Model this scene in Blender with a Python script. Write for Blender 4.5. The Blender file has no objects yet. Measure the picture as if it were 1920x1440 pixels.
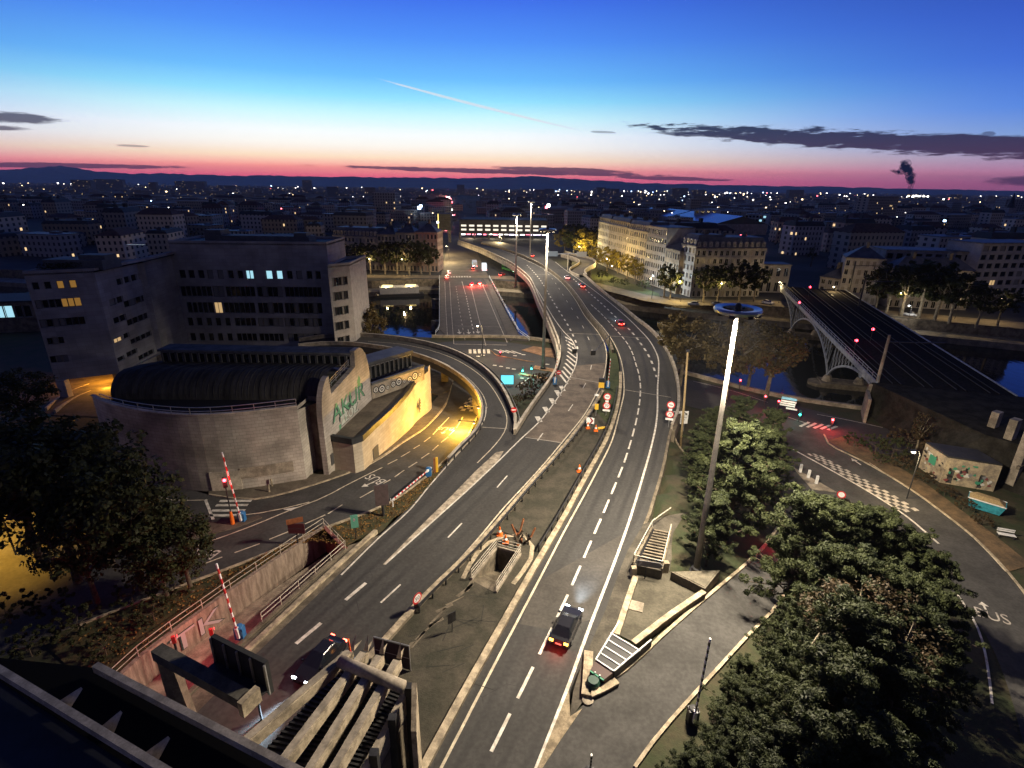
import bpy, bmesh, math, random
import numpy as np
from mathutils import Vector, Matrix

# ------------------------------------------------------------------ camera
H = 35.0                       # camera height above the motorway deck (z = 0)
F = 1005.0                     # focal length in photo pixels (photo is 1920 x 1440)
PITCH = math.atan((720 - 351) / F)
ROLL = math.radians(0.75)
FW = np.array([0, math.cos(PITCH), -math.sin(PITCH)])
UP0 = np.array([0, math.sin(PITCH), math.cos(PITCH)])
RT0 = np.array([1.0, 0, 0])
RT = RT0 * math.cos(ROLL) + UP0 * math.sin(ROLL)
UPV = UP0 * math.cos(ROLL) - RT0 * math.sin(ROLL)
scene = bpy.context.scene
col = scene.collection
cam_d = bpy.data.cameras.new('camera')
cam_d.sensor_fit = 'HORIZONTAL'; cam_d.sensor_width = 36.0
cam_d.lens = F * 36.0 / 1920.0
cam_d.clip_start = 0.5; cam_d.clip_end = 90000
cam = bpy.data.objects.new('camera', cam_d)
_m = Matrix(((RT[0], UPV[0], -FW[0], 0), (RT[1], UPV[1], -FW[1], 0), (RT[2], UPV[2], -FW[2], H), (0, 0, 0, 1)))
cam.matrix_world = _m
col.objects.link(cam); scene.camera = cam
scene.render.resolution_x = 1024; scene.render.resolution_y = 768
scene.view_settings.view_transform = 'Standard'
try: scene.view_settings.look = 'None'
except Exception: pass
scene.view_settings.gamma = 1.0
scene.view_settings.exposure = 0.0
scene.view_settings.use_curve_mapping = False
scene.cycles.use_denoising = True
scene.cycles.max_bounces = 5
scene.cycles.diffuse_bounces = 2
scene.cycles.glossy_bounces = 3
scene.cycles.transmission_bounces = 2
scene.cycles.volume_bounces = 0
scene.cycles.transparent_max_bounces = 8
scene.cycles.sample_clamp_indirect = 4.0
scene.cycles.sample_clamp_direct = 0.0
scene.cycles.caustics_reflective = False
scene.cycles.caustics_refractive = False

def s2l(c):
    return tuple((v / 12.92 if v <= 0.04045 else ((v + 0.055) / 1.055) ** 2.4) for v in (x / 255.0 for x in c))

# ------------------------------------------------------------------ world: the sky before sunrise
world = bpy.data.worlds.new('World'); scene.world = world
world.use_nodes = True
nt = world.node_tree; nt.nodes.clear()
class NB:
    """tiny node helper"""
    def __init__(s, tree): s.t = tree
    def n(s, typ, **kw):
        o = s.t.nodes.new(typ)
        for k, v in kw.items(): setattr(o, k, v)
        return o
    def put(s, sock, v):
        if isinstance(v, bpy.types.NodeSocket): s.t.links.new(v, sock)
        else: sock.default_value = v
    def m(s, op, a, b=0.0, c=0.0, clamp=False):
        o = s.n('ShaderNodeMath', operation=op, use_clamp=clamp)
        s.put(o.inputs[0], a); s.put(o.inputs[1], b); s.put(o.inputs[2], c)
        return o.outputs[0]
    def smooth(s, v, a, b, x=0.0, y=1.0):
        o = s.n('ShaderNodeMapRange', interpolation_type='SMOOTHSTEP')
        s.put(o.inputs[0], v)
        for i, q in enumerate((a, b, x, y)): o.inputs[1 + i].default_value = q
        return o.outputs[0]
    def mix(s, f, a, b, typ='MIX'):
        o = s.n('ShaderNodeMix', data_type='RGBA', blend_type=typ)
        s.put(o.inputs[0], f)
        for i, v in ((6, a), (7, b)):
            if isinstance(v, tuple): v = tuple(v) + (1.0,) * (4 - len(v))
            s.put(o.inputs[i], v)
        return o.outputs[2]
    def ramp(s, f, stops, interp='LINEAR'):
        o = s.n('ShaderNodeValToRGB'); s.put(o.inputs[0], f)
        cr = o.color_ramp; cr.interpolation = interp
        while len(cr.elements) < len(stops): cr.elements.new(0.5)
        for e, (p, c) in zip(cr.elements, stops):
            e.position = p; e.color = tuple(c) + (1.0,) * (4 - len(c))
        return o.outputs[0]
w = NB(nt)
tc = w.n('ShaderNodeTexCoord')
sep = w.n('ShaderNodeSeparateXYZ'); nt.links.new(tc.outputs['Generated'], sep.inputs[0])
X, Y, Zc = sep.outputs
AZ = w.m('ARCTAN2', X, Y)                       # 0 straight ahead, + to the right
EL = w.m('MULTIPLY', w.m('ARCSINE', Zc), 180 / math.pi)
AZD = w.m('MULTIPLY', AZ, 180 / math.pi)
GLOW_AZ = -13.0                                  # where the sun will come up
off = w.m('SUBTRACT', AZD, GLOW_AZ)
wrap = w.m('WRAP', off, 180.0, -180.0)
dist = w.m('ABSOLUTE', wrap)
def stops(rows, top=60.0):
    return [(math.sqrt(e / top), s2l(c)) for e, c in rows]
elp = w.m('SQRT', w.m('DIVIDE', w.m('MAXIMUM', EL, 0.0), 60.0, clamp=True))
A = w.ramp(elp, stops([(0, (196, 80, 112)), (0.8, (228, 96, 116)), (1.6, (250, 148, 134)), (2.5, (255, 224, 190)), (3.6, (255, 250, 240)),
                       (4.6, (250, 255, 255)), (6.2, (206, 250, 255)), (7.6, (150, 228, 255)), (9.3, (110, 192, 255)), (12.4, (82, 148, 250)),
                       (15.5, (64, 114, 236)), (24, (38, 66, 150)), (40, (26, 42, 96)), (60, (24, 36, 78))]))
B = w.ramp(elp, stops([(0, (120, 66, 100)), (0.7, (158, 86, 120)), (1.5, (172, 112, 140)), (2.6, (162, 145, 176)), (4.0, (124, 156, 210)),
                       (6, (84, 132, 222)), (9, (64, 106, 212)), (12, (54, 90, 196)), (15.5, (44, 74, 168)), (24, (32, 52, 124)),
                       (40, (26, 40, 88)), (60, (24, 36, 78))]))
C = w.ramp(elp, stops([(0, (82, 78, 92)), (4, (84, 78, 100)), (15, (66, 68, 104)), (40, (36, 44, 84)), (60, (24, 36, 78))]))
sky = w.mix(w.smooth(dist, 8, 58), A, B)
sky = w.mix(w.smooth(dist, 62, 125), sky, C)
# long thin cloud streaks, in sky directions (azimuth, elevation in degrees)
nz = w.n('ShaderNodeTexNoise'); nz.inputs['Scale'].default_value = 1.0
nz.inputs['Detail'].default_value = 5.0; nz.inputs['Roughness'].default_value = 0.62
cmb = w.n('ShaderNodeCombineXYZ')
w.put(cmb.inputs[0], w.m('MULTIPLY', AZD, 0.42)); w.put(cmb.inputs[1], w.m('MULTIPLY', EL, 2.6))
nt.links.new(cmb.outputs[0], nz.inputs['Vector'])
nv = w.m('SUBTRACT', nz.outputs[0], 0.5)
def pix_dir(px, py):
    d = FW + RT * ((px - 960) / F) + UPV * ((720 - py) / F)
    d = d / np.linalg.norm(d)
    return math.degrees(math.atan2(d[0], d[1])), math.degrees(math.asin(d[2]))
def streak(x0, y0, x1, y1, half_px, rough, strength, soft=0.55):
    a0, e0 = pix_dir(x0, y0); a1, e1 = pix_dir(x1, y1)
    sl = (e1 - e0) / (a1 - a0); ca = (a0 + a1) / 2; ha = abs(a1 - a0) / 2
    b = half_px / F * 57.3
    u = w.m('DIVIDE', w.m('SUBTRACT', AZD, ca), ha)
    line = w.m('ADD', w.m('MULTIPLY', w.m('SUBTRACT', AZD, a0), sl), e0)
    v = w.m('DIVIDE', w.m('SUBTRACT', EL, line), b)
    r = w.m('ADD', w.m('MULTIPLY', u, u), w.m('MULTIPLY', v, v))
    r = w.m('SUBTRACT', 1.0, r)
    r = w.m('ADD', r, w.m('MULTIPLY', nv, rough))
    return w.smooth(r, 0.0, soft, 0.0, strength)
dark = None
for spec in [(1190, 236, 2300, 292, 15, 3.2, 0.96), (1480, 256, 2400, 288, 14, 2.2, 0.96), (1200, 247, 1560, 262, 4, 2.5, .8),
             (610, 311, 1290, 330, 4.6, 2.2, .88), (900, 314, 1200, 324, 5.5, 1.8, .85), (1130, 331, 1390, 338, 3.6, 2.0, .85),
             (-300, 205, 135, 226, 8, 2.0, .85), (-250, 232, 75, 242, 4, 1.6, .8), (-200, 305, 360, 314, 3.8, 2.0, .85),
             (1830, 338, 2300, 345, 9, 1.6, .85), (215, 272, 285, 275, 1.8, 1.5, .5), (1100, 246, 1160, 249, 2, 2, .5), (1840, 250, 1870, 252, 4, 2.5, .6)]:
    mk = streak(*spec)
    dark = mk if dark is None else w.m('MAXIMUM', dark, mk)
cloud_col = w.mix(w.smooth(EL, 1.0, 6.0), s2l((84, 46, 70)), s2l((32, 46, 78)))
boost = w.m('POWER', 2.71828, w.m('DIVIDE', 0.0165, w.m('MAXIMUM', Zc, 0.03)))      # the low sky is seen through the haze
bs = w.n('ShaderNodeVectorMath', operation='SCALE'); nt.links.new(sky, bs.inputs[0]); w.put(bs.inputs['Scale'], boost); sky = bs.outputs[0]
sky = w.mix(dark, sky, cloud_col)
trail = streak(690, 142, 1110, 250, 2.4, 0.7, 0.7)
sky = w.mix(trail, sky, s2l((236, 238, 245)))
below = w.smooth(EL, -1.2, -0.2)
sky = w.mix(below, s2l((24, 26, 40)), sky)
bg = w.n('ShaderNodeBackground'); nt.links.new(sky, bg.inputs[0]); bg.inputs[1].default_value = 1.0
out = w.n('ShaderNodeOutputWorld'); nt.links.new(bg.outputs[0], out.inputs[0])

# ------------------------------------------------------------------ from a photo pixel to a place
ST = -5.5                      # street level along the quays
WATER = -11.0
def P(px, py, z=0.0):
    d = FW + RT * ((px - 960) / F) + UPV * ((720 - py) / F)
    t = (z - H) / d[2]
    return Vector((d[0] * t, d[1] * t, z))
def Q(wp):
    v = np.array(wp) - np.array([0, 0, H]); c = v @ FW
    return 960 + F * (v @ RT) / c, 720 - F * (v @ UPV) / c
def sstep(x, a, b):
    t = min(1.0, max(0.0, (x - a) / (b - a))); return t * t * (3 - 2 * t)
def T(x, y):                   # the lie of the land on this bank: tunnel forecourt above, quay below
    a = sstep(y, 58, 108); b = sstep(x - 0.10 * (y - 45), 16, 42)
    return -0.03 - (5.5 - 0.03) * (1 - (1 - a) * (1 - b))
def D(px, py, dz=0.0):         # pixel onto the land
    d = FW + RT * ((px - 960) / F) + UPV * ((720 - py) / F)
    lo, hi = (-H) / d[2], (ST - 0.5 - H) / d[2]
    lo *= 0.98
    for _ in range(40):
        m = (lo + hi) / 2
        if H + d[2] * m > T(d[0] * m, d[1] * m) + dz: lo = m
        else: hi = m
    t = (lo + hi) / 2
    return Vector((d[0] * t, d[1] * t, H + d[2] * t))
def PH(px, py, dist):          # pixel at a given forward distance Y
    d = FW + RT * ((px - 960) / F) + UPV * ((720 - py) / F)
    t = dist / d[1]
    return Vector((d[0] * t, d[1] * t, H + d[2] * t))

# ------------------------------------------------------------------ objects
def tag(o, label=None, cat=None, group=None, kind=None):
    if label: o['label'] = label
    if cat: o['category'] = cat
    if group: o['group'] = group
    if kind: o['kind'] = kind
    return o
def thing(name, label, cat, loc=(0, 0, 0), group=None, rz=0.0):
    o = bpy.data.objects.new(name, None); col.objects.link(o)
    o.location = loc; o.rotation_euler = (0, 0, rz); o.empty_display_size = 0.3
    return tag(o, label, cat, group)
def wloc(o):                    # world offset of an unrotated root
    v = Vector((0, 0, 0))
    while o is not None:
        v += o.location; o = o.parent
    return v
class MB:
    def __init__(s): s.v = []; s.f = []; s.mi = []; s.at = []
    def quad(s, a, b, c, d, mi=0):
        n = len(s.v); s.v += [tuple(a), tuple(b), tuple(c), tuple(d)]; s.f.append((n, n + 1, n + 2, n + 3)); s.mi.append(mi); return s
    def tri(s, a, b, c, mi=0):
        n = len(s.v); s.v += [tuple(a), tuple(b), tuple(c)]; s.f.append((n, n + 1, n + 2)); s.mi.append(mi); return s
    def poly(s, pts, mi=0):
        n = len(s.v); s.v += [tuple(p) for p in pts]; s.f.append(tuple(range(n, n + len(pts)))); s.mi.append(mi); return s
    def hexa(s, p, mi=0):       # 8 points: bottom ring then top ring
        n = len(s.v); s.v += [tuple(q) for q in p]
        for f in ((3, 2, 1, 0), (4, 5, 6, 7), (0, 1, 5, 4), (1, 2, 6, 5), (2, 3, 7, 6), (3, 0, 4, 7)):
            s.f.append(tuple(n + i for i in f)); s.mi.append(mi)
        return s
    def box(s, c, size, rz=0.0, mi=0):   # centre of the base, full sizes
        cx, cy, cz = c; a, b, h = size[0] / 2, size[1] / 2, size[2]
        ca, sa = math.cos(rz), math.sin(rz)
        ring = [(cx + x * ca - y * sa, cy + x * sa + y * ca) for x, y in ((-a, -b), (a, -b), (a, b), (-a, b))]
        return s.hexa([(x, y, cz) for x, y in ring] + [(x, y, cz + h) for x, y in ring], mi)
    def bar(s, a, b, wd, ht=None, mi=0, up=(0, 0, 1)):   # square bar from a to b
        a, b = Vector(a), Vector(b); d = (b - a).normalized(); u = Vector(up)
        if abs(d.dot(u)) > 0.95: u = Vector((0, 1, 0))
        sx = d.cross(u).normalized(); uy = sx.cross(d).normalized(); ht = ht or wd
        r = [(-.5, -.5), (.5, -.5), (.5, .5), (-.5, .5)]
        return s.hexa([a + sx * (x * wd) + uy * (y * ht) for x, y in r] + [b + sx * (x * wd) + uy * (y * ht) for x, y in r], mi)
    def tube(s, path, r, n=8, mi=0, cap=True):
        path = [Vector(p) for p in path]; rs = r if isinstance(r, (list, tuple)) else [r] * len(path)
        base = len(s.v)
        for i, p in enumerate(path):
            d = (path[min(i + 1, len(path) - 1)] - path[max(i - 1, 0)]).normalized()
            u = Vector((0, 0, 1)) if abs(d.z) < 0.9 else Vector((1, 0, 0))
            a = d.cross(u).normalized(); b = d.cross(a).normalized()
            for k in range(n):
                t = 2 * math.pi * k / n; s.v.append(tuple(p + a * (math.cos(t) * rs[i]) + b * (math.sin(t) * rs[i])))
        for i in range(len(path) - 1):
            for k in range(n):
                q = base + i * n; s.f.append((q + k, q + (k + 1) % n, q + n + (k + 1) % n, q + n + k)); s.mi.append(mi)
        if cap:
            s.f.append(tuple(base + k for k in range(n))); s.mi.append(mi)
            e = base + (len(path) - 1) * n; s.f.append(tuple(e + k for k in reversed(range(n)))); s.mi.append(mi)
        return s
    def lathe(s, c, prof, n=16, mi=0):   # prof: (r, z) list, around a vertical axis at c
        base = len(s.v)
        for r, z in prof:
            for k in range(n):
                t = 2 * math.pi * k / n; s.v.append((c[0] + r * math.cos(t), c[1] + r * math.sin(t), c[2] + z))
        for i in range(len(prof) - 1):
            for k in range(n):
                q = base + i * n; s.f.append((q + k, q + (k + 1) % n, q + n + (k + 1) % n, q + n + k)); s.mi.append(mi)
        s.f.append(tuple(base + k for k in reversed(range(n)))); s.mi.append(mi)
        e = base + (len(prof) - 1) * n; s.f.append(tuple(e + k for k in range(n))); s.mi.append(mi)
        return s
    def prism(s, pts, z0, z1, mi=0):     # polygon footprint between two heights
        n = len(pts); b = len(s.v)
        s.v += [(p[0], p[1], z0) for p in pts] + [(p[0], p[1], z1) for p in pts]
        s.f.append(tuple(b + i for i in reversed(range(n)))); s.f.append(tuple(b + n + i for i in range(n))); s.mi += [mi, mi]
        for i in range(n):
            j = (i + 1) % n; s.f.append((b + i, b + j, b + n + j, b + n + i)); s.mi.append(mi)
        return s
    def mesh(s, name, mats, off=Vector((0, 0, 0)), smooth=False):
        me = bpy.data.meshes.new(name)
        me.from_pydata([(x - off[0], y - off[1], z - off[2]) for x, y, z in s.v], [], s.f)
        mats = mats if isinstance(mats, (list, tuple)) else [mats]
        for m in mats: me.materials.append(m)
        if len(mats) > 1: me.polygons.foreach_set('material_index', s.mi)
        if smooth: me.polygons.foreach_set('use_smooth', [True] * len(s.f))
        me.update(); return me
    def build(s, name, mats, parent=None, smooth=False, fix=True):
        off = wloc(parent) if parent is not None else Vector((0, 0, 0))
        me = s.mesh(name, mats, off, smooth)
        if fix:
            bm = bmesh.new(); bm.from_mesh(me); bmesh.ops.recalc_face_normals(bm, faces=bm.faces); bm.to_mesh(me); bm.free()
        o = bpy.data.objects.new(name, me); col.objects.link(o); o.parent = parent
        return o
def single(mb, name, mats, label, cat, group=None, smooth=False):
    """a thing that is one mesh, its origin at its own base"""
    xs = np.array(mb.v); c = Vector((xs[:, 0].mean(), xs[:, 1].mean(), xs[:, 2].min()))
    me = mb.mesh(name, mats, c, smooth)
    bm = bmesh.new(); bm.from_mesh(me); bmesh.ops.recalc_face_normals(bm, faces=bm.faces); bm.to_mesh(me); bm.free()
    o = bpy.data.objects.new(name, me); col.objects.link(o); o.location = c
    return tag(o, label, cat, group)
def place(me, name, parent, loc, rz=0.0, sc=(1, 1, 1)):
    o = bpy.data.objects.new(name, me); col.objects.link(o); o.parent = parent
    o.location = loc; o.rotation_euler = (0, 0, rz); o.scale = sc
    return o
def copy_tree(o, parent=None):
    c = o.copy(); col.objects.link(c); c.parent = parent
    for ch in list(o.children): copy_tree(ch, c)
    return c
def struct(mb, name, mats, smooth=False):
    o = mb.build(name, mats, None, smooth); o['kind'] = 'structure'; return o
def light(name, parent, loc, power, color=(1, .75, .42), radius=.25, kind='POINT', spot=None, blend=.5, rot=None):
    l = bpy.data.lights.new(name, kind); l.energy = power; l.color = color; l.shadow_soft_size = radius
    if kind == 'SPOT': l.spot_size = math.radians(spot); l.spot_blend = blend
    o = bpy.data.objects.new(name, l); col.objects.link(o); o.parent = parent; o.location = loc
    if rot: o.rotation_euler = rot
    return o

# ------------------------------------------------------------------ curves along the ground
def catmull(pts, step=2.0):
    pts = [Vector(p) for p in pts]; res = []
    for i in range(len(pts) - 1):
        p0 = pts[max(i - 1, 0)]; p1 = pts[i]; p2 = pts[i + 1]; p3 = pts[min(i + 2, len(pts) - 1)]
        n = max(1, int((p2 - p1).length / step))
        for k in range(n):
            t = k / n
            # centripetal-ish: damp tangents by segment length
            L = (p2 - p1).length; la = (p1 - p0).length or L; lb = (p3 - p2).length or L
            m1 = ((p2 - p1) * (la / (la + L)) + (p1 - p0) * (L / (la + L)) * (L / la)) if la > 1e-6 and (p1 - p0).length > 1e-6 else (p2 - p1)
            m2 = ((p2 - p1) * (lb / (lb + L)) + (p3 - p2) * (L / (lb + L)) * (L / lb)) if (p3 - p2).length > 1e-6 else (p2 - p1)
            h00 = 2 * t**3 - 3 * t * t + 1; h10 = t**3 - 2 * t * t + t; h01 = -2 * t**3 + 3 * t * t; h11 = t**3 - t * t
            res.append(p1 * h00 + m1 * h10 + p2 * h01 + m2 * h11)
    res.append(pts[-1]); return res
def resample(path, n):
    L = [0.0]
    for a, b in zip(path, path[1:]): L.append(L[-1] + (b - a).length)
    out = []; j = 0
    for k in range(n):
        s = L[-1] * k / (n - 1)
        while j < len(L) - 2 and L[j + 1] < s: j += 1
        t = (s - L[j]) / max(1e-9, L[j + 1] - L[j]); out.append(path[j].lerp(path[j + 1], t))
    return out
def length(path): return sum((b - a).length for a, b in zip(path, path[1:]))
def at_len(path, s):
    for a, b in zip(path, path[1:]):
        l = (b - a).length
        if s <= l: return a.lerp(b, s / max(l, 1e-9)), (b - a).normalized()
        s -= l
    return path[-1], (path[-1] - path[-2]).normalized()
def side(d): return Vector((d.y, -d.x, 0)).normalized()      # to the right of travel
def offset_path(path, o):
    res = []
    for i, p in enumerate(path):
        d = path[min(i + 1, len(path) - 1)] - path[max(i - 1, 0)]
        res.append(p + side(d) * o)
    return res
def Pl(pts, z=0.0, step=2.0): return catmull([P(x, y, z) for x, y in pts], step)
def Dl(pts, dz=0.0, step=2.0):
    c = catmull([D(x, y) for x, y in pts], step)
    return [Vector((p.x, p.y, T(p.x, p.y) + dz)) for p in c]
def ribbon(mb, left, right, n=None, mi=0, drop=None, cross=1):
    n = n or max(len(left), len(right)); a = resample(left, n); b = resample(right, n)
    for i in range(n - 1):
        for c in range(cross):
            t0, t1 = c / cross, (c + 1) / cross
            mb.quad(a[i].lerp(b[i], t0), a[i].lerp(b[i], t1), a[i + 1].lerp(b[i + 1], t1), a[i + 1].lerp(b[i + 1], t0), mi); mb.at += [t0, t1, t1, t0]
        if drop:
            mb.at += [.5] * 12; dz = Vector((0, 0, -drop))
            mb.quad(a[i], a[i + 1], a[i + 1] + dz, a[i] + dz, mi); mb.quad(b[i], b[i + 1], b[i + 1] + dz, b[i] + dz, mi)
            mb.quad(a[i] + dz, b[i] + dz, b[i + 1] + dz, a[i + 1] + dz, mi)
    if drop:
        for k in (0, n - 1): mb.quad(a[k], b[k], b[k] + dz, a[k] + dz, mi)
    return a, b
def across(mb, o):
    v = (mb.at + [.5] * len(o.data.vertices))[:len(o.data.vertices)]
    a = o.data.attributes.new('across', 'FLOAT', 'POINT'); a.data.foreach_set('value', v); return o
def stripe(mb, path, wd, s0=0.0, s1=None, dz=0.008, seg=2.0, mi=0):
    L = length(path); s1 = L if s1 is None else min(s1, L)
    n = max(1, int((s1 - s0) / seg)); prev = None
    for k in range(n + 1):
        p, d = at_len(path, s0 + (s1 - s0) * k / n); r = side(d) * (wd / 2); u = Vector((0, 0, dz))
        cur = (p - r + u, p + r + u)
        if prev: mb.quad(prev[0], prev[1], cur[1], cur[0], mi)
        prev = cur
def wall_along(mb, path, wd, z0, z1, mi=0, o=0.0, rel=True):
    pa = offset_path(path, o - wd / 2); pb = offset_path(path, o + wd / 2)
    for i in range(len(path) - 1):
        q = []
        for zz in (z0, z1):
            for p in (pa[i], pb[i], pb[i + 1], pa[i + 1]): q.append((p.x, p.y, (p.z if rel else 0) + zz))
        mb.hexa(q, mi)
# ------------------------------------------------------------------ materials
MATS = {}
def mat(name, c, rough=.8, var=0.0, scale=1.0, c2=None, bump=0.0, bscale=None, metal=0.0, spec=.4, detail=5.0, streak=None):
    if name in MATS: return MATS[name]
    m = bpy.data.materials.new(name); m.use_nodes = True; MATS[name] = m
    b = m.node_tree.nodes['Principled BSDF']; n = NB(m.node_tree)
    b.inputs['Roughness'].default_value = rough; b.inputs['Metallic'].default_value = metal
    b.inputs['Specular IOR Level'].default_value = spec
    c = tuple(c) + (1.0,); b.inputs['Base Color'].default_value = c
    if var or c2 or bump:
        g = n.n('ShaderNodeNewGeometry'); pos = g.outputs['Position']
        if streak:
            mp = n.n('ShaderNodeMapping'); m.node_tree.links.new(pos, mp.inputs[0]); mp.inputs['Scale'].default_value = streak; pos = mp.outputs[0]
        t = n.n('ShaderNodeTexNoise'); t.inputs['Scale'].default_value = scale; t.inputs['Detail'].default_value = detail
        t.inputs['Roughness'].default_value = .62
        m.node_tree.links.new(pos, t.inputs['Vector'])
        f = n.smooth(t.outputs[0], .32, .68)
        if c2 is None: c2 = tuple(max(0, v * (1 - var)) for v in c[:3]); hi = tuple(min(1, v * (1 + var)) for v in c[:3])
        else: hi = c[:3]
        colr = n.mix(f, tuple(c2), tuple(hi))
        t2 = n.n('ShaderNodeTexNoise'); t2.inputs['Scale'].default_value = scale * 9; t2.inputs['Detail'].default_value = 3
        m.node_tree.links.new(pos, t2.inputs['Vector'])
        v2 = n.smooth(t2.outputs[0], .25, .75, .82, 1.14)
        mul = n.n('ShaderNodeVectorMath', operation='SCALE'); m.node_tree.links.new(colr, mul.inputs[0]); n.put(mul.inputs['Scale'], v2)
        m.node_tree.links.new(mul.outputs[0], b.inputs['Base Color'])
        if bump:
            bp = n.n('ShaderNodeBump'); bp.inputs['Strength'].default_value = bump; bp.inputs['Distance'].default_value = .05
            tb = n.n('ShaderNodeTexNoise'); tb.inputs['Scale'].default_value = bscale or scale * 6; tb.inputs['Detail'].default_value = 4
            m.node_tree.links.new(g.outputs['Position'], tb.inputs['Vector'])
            m.node_tree.links.new(tb.outputs[0], bp.inputs['Height']); m.node_tree.links.new(bp.outputs[0], b.inputs['Normal'])
    return m
def emit(name, c, strength, sample=True):
    if name in MATS: return MATS[name]
    m = bpy.data.materials.new(name); m.use_nodes = True; MATS[name] = m
    b = m.node_tree.nodes['Principled BSDF']
    b.inputs['Base Color'].default_value = tuple(v * .5 for v in c) + (1,)
    b.inputs['Emission Color'].default_value = tuple(c) + (1,); b.inputs['Emission Strength'].default_value = strength
    if not sample: m.cycles.emission_sampling = 'NONE'
    return m
ASPHALT = mat('asphalt', (.058, .056, .053), .86, .22, .35, bump=.25, bscale=30, spec=.3)
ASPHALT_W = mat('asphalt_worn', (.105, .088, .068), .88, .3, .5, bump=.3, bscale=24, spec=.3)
ASPHALT_N = mat('asphalt_new', (.046, .045, .044), .8, .16, .3, bump=.2, bscale=30)
GROUND = mat('ground_soil', (.055, .045, .026), .95, 0, .35, c2=(.030, .040, .016), bump=.6, bscale=8)
GRASS_M = mat('grass_verge', (.050, .060, .020), .95, 0, .8, c2=(.028, .042, .012), bump=.8, bscale=14)
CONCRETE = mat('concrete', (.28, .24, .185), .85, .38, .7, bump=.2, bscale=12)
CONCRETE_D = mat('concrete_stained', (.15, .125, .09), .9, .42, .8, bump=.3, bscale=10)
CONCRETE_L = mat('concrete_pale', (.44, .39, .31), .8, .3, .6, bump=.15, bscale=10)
KERB = mat('kerb_stone', (.36, .30, .21), .85, .42, 1.4, bump=.25, bscale=14)
PAINT = mat('road_paint_white', (.78, .74, .66), .7, .2, 1.6, c2=(.42, .38, .32))
PAINT_Y = mat('road_paint_warm', (.74, .66, .50), .7, .2, 1.6, c2=(.40, .34, .25))
TILE_D = mat('expansion_joint', (.30, .27, .22), .7, .2, 2)
METAL = mat('galvanised_metal', (.42, .42, .41), .45, .15, 2, metal=.7)
METAL_D = mat('dark_metal', (.05, .05, .052), .5, .2, 2, metal=.5)
RAIL = mat('painted_rail', (.52, .47, .38), .5, .15, 3)
STEEL_G = mat('bridge_steel', (.30, .33, .36), .6, .25, 1.2)
WOOD = mat('weathered_wood', (.30, .22, .11), .85, .3, 2, streak=(6, 6, .6))
BLACK = mat('black_plastic', (.012, .012, .013), .5)
WHITE = mat('white_paint', (.78, .78, .76), .5, .08, 3)
RED = mat('red_paint', (.52, .03, .03), .45)
BLUE = mat('blue_paint', (.03, .14, .34), .5)
ORANGE = mat('orange_plastic', (.75, .16, .02), .5)
YELLOW = mat('yellow_paint', (.75, .45, .04), .5)
GREEN_P = mat('green_paint', (.02, .22, .12), .5)
ROOF = mat('roof_dark', (.030, .030, .032), .7, .3, .4, bump=.2)
ROOF_Z = mat('roof_zinc', (.085, .088, .095), .55, .25, .5)
ROOF_T = mat('roof_tile', (.085, .045, .032), .85, .3, .5)
TERRACE = mat('roof_gravel', (.105, .085, .060), .95, .35, .25, bump=.5, bscale=20)
RUST = mat('rust_stain', (.22, .08, .03), .9, .3, 2)
BARK = mat('bark', (.085, .065, .045), .9, .35, 3, bump=.6, bscale=12)
BARK_P = mat('plane_bark', (.20, .17, .12), .9, .4, 1.6, bump=.4)
def glass(name, c=(.010, .012, .014), rough=.12):
    m = mat(name, c, rough, spec=.6); return m
GLASS = glass('window_glass')
FRAME = mat('window_frame', (.36, .34, .31), .5)
FRAME_D = mat('window_frame_dark', (.06, .06, .06), .5)
LIT_W = emit('window_lit_warm', (1, .66, .30), .55, False)
LIT_C = emit('window_lit_cool', (.45, .85, 1), .9, False)
LIT_O = emit('window_lit_amber', (1, .50, .10), .22, False)
LAMP_W = emit('lamp_warm', (1, .82, .52), 22.0, False)
LAMP_C = emit('lamp_cool', (.85, .95, 1), 18.0, False)
LAMP_R = emit('signal_red', (1, .04, .06), 18.0, False)
LAMP_G = emit('signal_green', (.05, 1, .75), 9.0, False)
TAIL = emit('tail_lamp', (1, .10, .06), 14.0, False)
TAIL_H = emit('tail_lamp_core', (1, .42, .06), 9.0, False)
HEAD = emit('head_lamp', (.85, .93, 1), 26.0, False)
SIGN_CY = emit('cyan_lit_panel', (.16, .78, .95), 1.1, False)

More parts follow.
